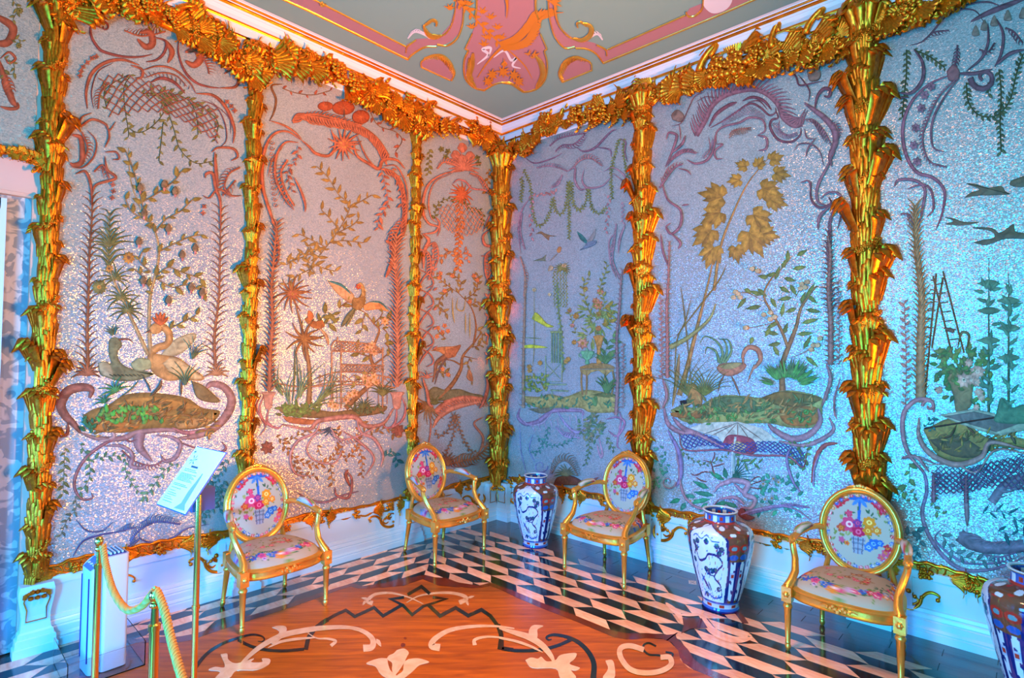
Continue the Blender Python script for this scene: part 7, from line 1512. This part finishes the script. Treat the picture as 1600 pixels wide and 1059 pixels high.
# ------------------------------------------------------------------ vases
def make_vase():
    t = thing('porcelain_vase', '', 'vase', (0, 0, 0)); H = .66
    prof = [(.118, 0), (.122, .012), (.118, .03), (.120, .05), (.132, .09), (.152, .16), (.176, .26), (.198, .36), (.212, .44), (.216, .49), (.205, .535), (.175, .562), (.135, .578), (.108, .588), (.104, .60), (.103, .635), (.108, .648), (.115, .654), (.116, .660), (.108, .662), (.098, .655), (.095, .60), (.12, .56)]
    pr = sm(prof, 6); pr = resamp(pr, .0042); nv = len(pr); nu = 300
    DB, MBL, WH, RD_, GO, BRN = s(20, 40, 110), s(40, 90, 170), s(206, 222, 232), s(176, 50, 40), s(190, 140, 70), s(110, 70, 50)
    def pos(u, v):
        j = np.clip(v*(nv-1), 0, nv-1.001); i0 = j.astype(int); f = (j-i0)[:, None]; p = pr[i0]*(1-f)+pr[i0+1]*f; a = u*2*PI
        fac = 1+.012*np.cos(6*a)*np.clip(1-((p[:, 1]-.33)/.25)**2, 0, 1); return np.c_[p[:, 0]*fac*np.cos(a), p[:, 0]*fac*np.sin(a), p[:, 1]]
    rr = random.Random(21); it = []
    # one repeat of 120 degrees, x from -60..60 (deg/100), y = height
    def br(P, w, c):
        P = sm(P, 5)
        for a, b in zip(P[:-1], P[1:]): it.append(('l', a[0], a[1], b[0], b[1], w, c))
    br([(.30, .12), (.26, .20), (.14, .25), (.22, .31), (.30, .35), (.22, .40), (.06, .41), (-.02, .37), (-.16, .35), (-.22, .41), (-.28, .38)], .018, DB); br([(.30, .12), (.10, .10), (-.1, .13), (-.2, .10)], .014, MBL); br([(.14, .26), (.0, .27), (-.06, .30)], .010, DB)
    for x, y in ((-.24, .46), (-.16, .48), (-.20, .43), (.20, .47), (.28, .45), (.24, .42), (.02, .49), (-.02, .30), (.10, .295), (.16, .30), (-.30, .34), (.04, .29), (-.1, .115), (.22, .17)): it += [('e', x, y, .045, .020, 0, DB), ('e', x+.01, y+.004, .030, .012, 0, s(30, 90, 100))]
    it += [('e', -.08, .20, .11, .016, -28, DB), ('e', -.13, .225, .05, .010, 20, MBL), ('e', .02, .18, .05, .012, -40, s(90, 90, 110))]
    for i in range(46): it.append(('e', rr.uniform(-.32, .32), rr.uniform(.10, .54), .016, .006, rr.uniform(0, 90), (RD_, MBL, s(120, 150, 200))[i % 3]))
    br([(-.28, .50), (-.20, .52), (-.08, .50), (.02, .53), (.12, .50), (.24, .50)], .008, MBL); br([(-.26, .30), (-.30, .26), (-.24, .20)], .010, DB)
    for i in range(22): x, y = rr.uniform(-.3, .3), rr.uniform(.08, .16); it.append(('l', x, y, x+.03, y+.012, .006, MBL))
    def col(u, v):
        p = pos(u, v); z = p[:, 1]*0+p[:, 2]; a = (u*3) % 1.0; x = (a-.5)*1.2
        c = paint(np.c_[x, z], it, WH); jz = np.clip(v, 0, 1)
        lobe = .40+.02*np.cos((z-.3)*16); lobe = np.where(z > .5, .385-((z-.5)*7)**2*1.1, lobe); lobe = np.where(z < .075, 0, lobe)
        edge = np.abs(np.abs(x)-lobe) < .022; outp = np.abs(x) > lobe
        # strip between the lobed panels
        sx = np.abs(x)-lobe
        c2 = paint(np.c_[np.abs(x), z], [('e', .50, .46, .10, .028, 0, RD_), ('e', .50, .46, .05, .014, 0, s(90, 150, 160)), ('e', .50, .40, .08, .02, 0, MBL)], BRN)
        ws = (np.abs(x) > .45) & (np.abs(x) < .55) & (z < .37) & (z > .09); c2[ws] = WH; 
        fl = ws & ((np.sin(z*90)+np.cos(x*60+z*40)) > 1.1); c2[fl] = DB
        fl = (np.abs(z-.27) < .026) & (np.abs(np.abs(x)-.5) < .08); c2[fl] = s(170, 190, 220); fl = (np.abs(z-.27) < .012) & (np.abs(np.abs(x)-.5) < .03); c2[fl] = RD_
        sp = outp & ((np.abs(x) <= .45) | (np.abs(x) >= .55)) & (z < .37); c2[sp] = DB
        c[outp] = c2[outp]; c[edge & (z > .07) & (z < .585)] = DB
        sh = (z > .525) & (v < .9) & outp; c[sh] = BRN; fl = sh & (np.sin(u*2*PI*9)*np.cos(z*110) > .55); c[fl] = WH; fl = sh & (np.sin(u*2*PI*9+1)*np.cos(z*130) < -.8); c[fl] = RD_
        nk = (z > .588) & (z < .652) & (v < .93); c[nk] = MBL*1 if False else MBL; fl = nk & (np.abs(((u*8) % 1)-.5) < .17) & (np.abs(z-.62) < .02); c[fl] = WH; fl = nk & (np.abs(((u*8+.5) % 1)-.5) < .12) & (np.abs(z-.62) < .012); c[fl] = RD_; fl = (np.abs(z-.592) < .006) & (v < .93); c[fl] = RD_; c[(z > .650) & (z < .657)] = GO; c[z >= .657] = WH
        bs = z < .07; c[bs] = MBL; fl = bs & (np.abs(z-.045) < .016); c[fl] = s(190, 200, 216); fl = bs & (np.abs(z-.045) < .012) & (np.sin(u*2*PI*9) > .3); c[fl] = RD_; c[z < .012] = DB
        return c
    V = attr_mat('glazed_porcelain', .08, 0, 0, 100, .6, .3)
    inst('vase_body', grid_mesh('vase_body', nu+1, nv, pos, col, V), t); return t
vz = make_vase()
for i, (loc, a, lab, sc_) in enumerate([((-.40, -.87, 0), 2.39, 'tall blue and white porcelain vase in the room corner, between two armchairs', .955), ((-.46, -2.60, 0), 2.04, 'tall blue and white porcelain vase with a dark branch, between the two right armchairs', 1.0),
                               ((-.44, -4.20, 0), 2.53, 'blue and white porcelain vase cut off by the right edge of the view', 1.0)]):
    o = vz if i == 0 else copy_tree(vz); o.location = loc; o.rotation_euler = (0, 0, a); o.scale = (sc_,)*3; o['label'] = lab; o['group'] = 'large porcelain vases on the floor'
# ------------------------------------------------------------------ air purifier in its clear tray
t = thing('air_purifier', 'white and pale blue tower air purifier with sloped control panel by the rope posts', 'air purifier', (-3.54, -.47, .008), math.radians(4))
def rbox(m, x0, y0, z0, x1, y1, z1, r=.02, n=4, top=None, col=(1, 1, 1)):
    P = []
    for cx, cy, a0 in ((x1-r, y1-r, 0), (x0+r, y1-r, 90), (x0+r, y0+r, 180), (x1-r, y0+r, 270)):
        for i in range(n+1): a = math.radians(a0+90*i/n); P.append((cx+r*math.cos(a), cy+r*math.sin(a)))
    k = len(P); vs = [(x, y, z0) for x, y in P]+[(x, y, (top(x, y) if top else z1)) for x, y in P]
    m.add(vs, [tuple(range(k))[::-1], tuple(k+i for i in range(k))]+[(i, (i+1) % k, k+(i+1) % k, k+i) for i in range(k)], col)
WP = plain('white_plastic', (0.62, 0.60, 0.66), .35); BP = plain('pale_blue_plastic', (0.50, 0.68, 0.85), .3); DP = plain('dark_slot', s(30, 40, 120), .5)
m = MB(); rbox(m, -.045, -.09, .0, .075, .09, .60, .018); m.build('housing', WP, t, True, 35)
m = MB(); rbox(m, -.10, -.085, .0, -.04, .085, .60, .03, 5, top=lambda x, y: .585+.9*(x+.04)*0.9); m.build('front_cover', BP, t, True, 35)
m = MB(); m.box(-.103, -.065, .06, -.099, -.055, .50); m.box(-.103, .055, .06, -.099, .065, .50); m.build('air_slot', DP, t, False)
m = MB(); m.add([(-.097, -.065, .541), (-.048, -.065, .581), (-.048, .065, .581), (-.097, .065, .541)], [(0, 1, 2, 3)]); cp = m.build('control_panel', plain('blue_panel', s(40, 110, 190), .3), t, False)
for y_ in (-.04, 0, .04): m = MB(); m.blob((-.074, y_, .5595), .010, 8, sc=(1, 1.3, .5)); m.build('button', WP, cp)
m = MB(); m.box(-.02, -.07, .6005, .065, .07, .604); ol = m.build('outlet_grille', DP, t, False)
for i in range(4): m = MB(); m.box(-.01+.018*i, -.065, .602, -.002+.018*i, .065, .614); m.build('slat', BP, ol, False)
m = MB(); m.box(.035, -.0915, .30, .060, -.0895, .325); m.build('rating_label', plain('grey_label', s(120, 130, 160), .5), t, False)
def glassy(name, col=(.86, .93, 1)):
    m_, nt, b = nodes(name); b.inputs['Base Color'].default_value = (*col, 1); b.inputs['Roughness'].default_value = .02; sock(b, ['Transmission Weight'], 1.0); b.inputs['IOR'].default_value = 1.3; return m_
ACR = glassy('clear_acrylic')
tr = thing('acrylic_tray', 'low clear acrylic box on the floor around the air purifier', 'box', (-3.56, -.43, 0.0018))
for nm, b_ in (('base_sheet', (-.17, -.20, 0, .17, .20, .004)), ('side_sheet', (.166, -.20, .004, .17, .20, .13)), ('side_sheet', (-.17, -.20, .004, -.166, .20, .13)), ('side_sheet', (-.166, .196, .004, .166, .20, .13)), ('side_sheet', (-.166, -.20, .004, .166, -.196, .13))):
    m = MB(); m.box(*b_); m.build(nm, ACR, tr, False)
m = MB(); cp_ = [(*G(193, 990, .01), .01), (*G(200, 978, .01), .012), (*G(225, 968, .01), .01), (*G(236, 958, .01), .008), (*G(230, 952, .01), .008), (*G(205, 962, .01), .008), (*G(192, 975, .01), .008)]
m.tube([tuple(p) for p in np.c_[sm([p[:2] for p in cp_], 5), np.full(31, .009)]], .004, 6); o = m.build('power_cable', WP); tag(o, 'white power cable looped on the floor behind the air purifier', 'cable')
# ------------------------------------------------------------------ brass posts and rope
def P3(x, y, d): return Vector(CAM+ray(x, y)*d)
def post(label, x, y, d, r):
    top = P3(x, y, d); t = thing('rope_post', label, 'barrier post', (top.x, top.y, 0.0014), 0, 'brass rope barrier posts'); z = top.z
    m = MB(); m.lathe([(.13, 0), (.135, .008), (.13, .018), (.06, .03), (.03, .045), (r*1.3, .06)], 28); m.build('base', BRASS, t, True, 40)
    m = MB(); m.lathe([(r, .06), (r, z-.13), (r*1.25, z-.128), (r*1.25, z-.112), (r*.8, z-.108), (r*.7, z-.06)], 14); m.build('pole', BRASS, t, True, 40)
    m = MB(); m.lathe([(r*.7, z-.06), (r*1.1, z-.055), (r*1.1, z-.045), (r*.7, z-.04), (r*1.2, z-.028), (r*1.3, z-.016), (r*.9, z-.004), (.001, z)], 14); m.build('finial', BRASS, t, True, 50); return t
post('thin brass rope post standing in front of the air purifier', 155, 838, 2.28, .0125); post('shorter looking brass rope post nearest the viewer, right of the air purifier', 243, 920, 1.78, .0145)
def rope(label, pts, group):
    P = [P3(*p) for p in pts]; S = []
    Q = np.array([tuple(p) for p in P]); n = len(Q); E = np.vstack([2*Q[0]-Q[1], Q, 2*Q[-1]-Q[-2]])
    for i in range(1, n):
        p0, p1, p2, p3 = E[i-1:i+3]
        for k in range(40): u = k/40; S.append(.5*((2*p1)+(-p0+p2)*u+(2*p0-5*p1+4*p2-p3)*u*u+(-p0+3*p1-3*p2+p3)*u**3))
    S.append(Q[-1]); S = np.array(S); d = np.r_[0, np.cumsum(np.linalg.norm(np.diff(S, axis=0), axis=1))]
    t = np.arange(0, d[-1], .0022); S = np.c_[[np.interp(t, d, S[:, i]) for i in range(3)]].T
    T = np.gradient(S, axis=0); T /= np.linalg.norm(T, axis=1)[:, None]; ref = np.array([.3, .9, .2]); A1 = np.cross(T, ref); A1 /= np.linalg.norm(A1, axis=1)[:, None]; A2 = np.cross(T, A1)
    root = None
    for k in range(3):
        a = t/.034*2*PI+k*2*PI/3; c = S+(A1*np.cos(a)[:, None]+A2*np.sin(a)[:, None])*.0078; m = MB(); m.tube([Vector(p) for p in c], .0054, 6)
        if root is None: root = m.build('barrier_rope', ROPE); tag(root, label, 'rope', group)
        else: m.build('strand', ROPE, root)
ROPE = plain('golden_cord', s(196, 140, 60), .6)
ROPE_ = 1
rope('golden twisted rope sagging between the two brass posts', [(161, 852, 2.27), (166, 885, 2.22), (178, 925, 2.12), (198, 952, 2.0), (220, 948, 1.9), (236, 930, 1.81), (243, 921, 1.78)], None)
rope('golden twisted rope hanging down to the right from the nearer brass post', [(245, 922, 1.765), (256, 950, 1.72), (268, 1000, 1.66), (282, 1050, 1.58), (300, 1110, 1.5)], None)
# ------------------------------------------------------------------ sign stand
t = thing('sign_stand', 'brass pole stand carrying a tilted white information card', 'sign stand', (-3.455, -1.59, 0.0014))
m = MB(); m.lathe([(.14, 0), (.14, .010), (.05, .02), (.02, .04)], 28); m.build('base', BRASS, t, True, 40)
m = MB(); m.lathe([(.0125, .03), (.0125, 1.10)], 14); m.lathe([(.016, .62), (.016, .635)], 14); m.build('pole', BRASS, t, True, 40)
cen = Vector((-3.505, -1.645, 1.187)); th_, ph_ = math.radians(187), math.radians(35)
nrm_c = Vector((math.cos(th_)*math.cos(ph_), math.sin(th_)*math.cos(ph_), math.sin(ph_))); xr = Vector((0, 0, 1)).cross(nrm_c).normalized(); yr = nrm_c.cross(xr)
Mc = Matrix.Identity(4)
for i in range(3): Mc[i][0] = xr[i]; Mc[i][1] = yr[i]; Mc[i][2] = nrm_c[i]
Mc = Matrix.Translation(cen-Vector(t.location)) @ Mc
CW, CHh = .125, .132
m = MB(); m.box(-CW, -CHh, -.003, CW, CHh, .0); card = m.build('card', plain('white_card', (0.78, 0.84, 0.86), .4), t, False); card.matrix_local = Mc
m = MB(); m.box(-CW-.004, -CHh-.004, -.007, CW+.004, CHh+.004, -.003); bk = m.build('card_backing', plain('blue_edge', s(40, 80, 170), .4), t, False); bk.matrix_local = Mc
INK = plain('ink', s(60, 70, 90), .6); INK2 = plain('pale_ink', s(130, 150, 190), .6)
m = MB(); z_ = .0004
def bar(x0, y0, x1, y1): m.add([(x0, y0, z_), (x1, y0, z_), (x1, y1, z_), (x0, y1, z_)], [(0, 1, 2, 3)])
bar(-.112, .108, -.094, .112); bar(-.1045, .102, -.1015, .118)                       # small cross mark
for a in (20, 70, 130, 200, 250, 320): m.add([(-.075, .075, z_), (-.075+.022*math.cos(math.radians(a-14)), .075+.020*math.sin(math.radians(a-14)), z_), (-.075+.030*math.cos(math.radians(a)), .075+.026*math.sin(math.radians(a)), z_)], [(0, 1, 2)])   # emblem
bar(-.058, .043, .0, .051)                                                         # heading
m.build('heading_and_emblem', INK, card, False)
m = MB()
for i, y0 in enumerate([.032, .025, .012, .007, .002, -.003, -.008, -.013, -.018, -.034, -.040, -.052, -.064, -.074, -.082, -.092, -.100, -.110]):
    bar(-.105+(.0 if i > 1 else .01), y0, [-.0, .02, .03][i % 3]-(.05 if i > 10 else 0), y0+.0017)
m.build('text_lines', INK, card, False)
m = MB(); sh = [(.02, -.125), (.05, -.10), (.045, -.05), (.055, .0), (.06, .03), (.068, .03), (.075, -.01), (.08, -.06), (.085, -.10), (.11, -.122)]
m.add([(x, y, z_) for x, y in sh], [tuple(range(len(sh)))]); m.build('column_picture', INK2, card, False)
bx = P3(316, 778, 2.42); m = MB(); m.box(-.045, -.02, -.05, .045, .03, .045); rb = m.build('sensor_box', plain('blue_grey_box', s(50, 70, 130), .4), t, False); rb.location = bx-Vector(t.location); 
m = MB(); m.box(-.06, -.012, -.025, -.0, .012, .035); hd = m.build('bracket', plain('dark_bracket', s(30, 30, 40), .4), t, False); hd.location = bx-Vector(t.location)
m = MB(); m.box(-.02, -.0235, -.012, -.008, -.0205, .006); m.build('red_light', plain('red_mark', s(220, 40, 70), .4), rb, False)
# small folded tag on the floor beside the middle vase
gx, gy = G(1082, 910); m = MB(); m.box(-.035, -.028, 0, .035, .028, .0015); tg = m.build('floor_tag', plain('tag_card', s(190, 190, 190), .6)); tg.location = (gx, gy, .0004); tg.rotation_euler = (0, 0, .5); tag(tg, 'small white tag with a crossed mark on the floor left of the middle vase', 'tag')
m = MB()
for sg in (1, -1): m.tube([(-.026, -.018*sg, .0018), (.026, .018*sg, .0018)], .0012, 4)
m.build('crossed_mark', INK, tg, False)
for o in list(bpy.data.objects):
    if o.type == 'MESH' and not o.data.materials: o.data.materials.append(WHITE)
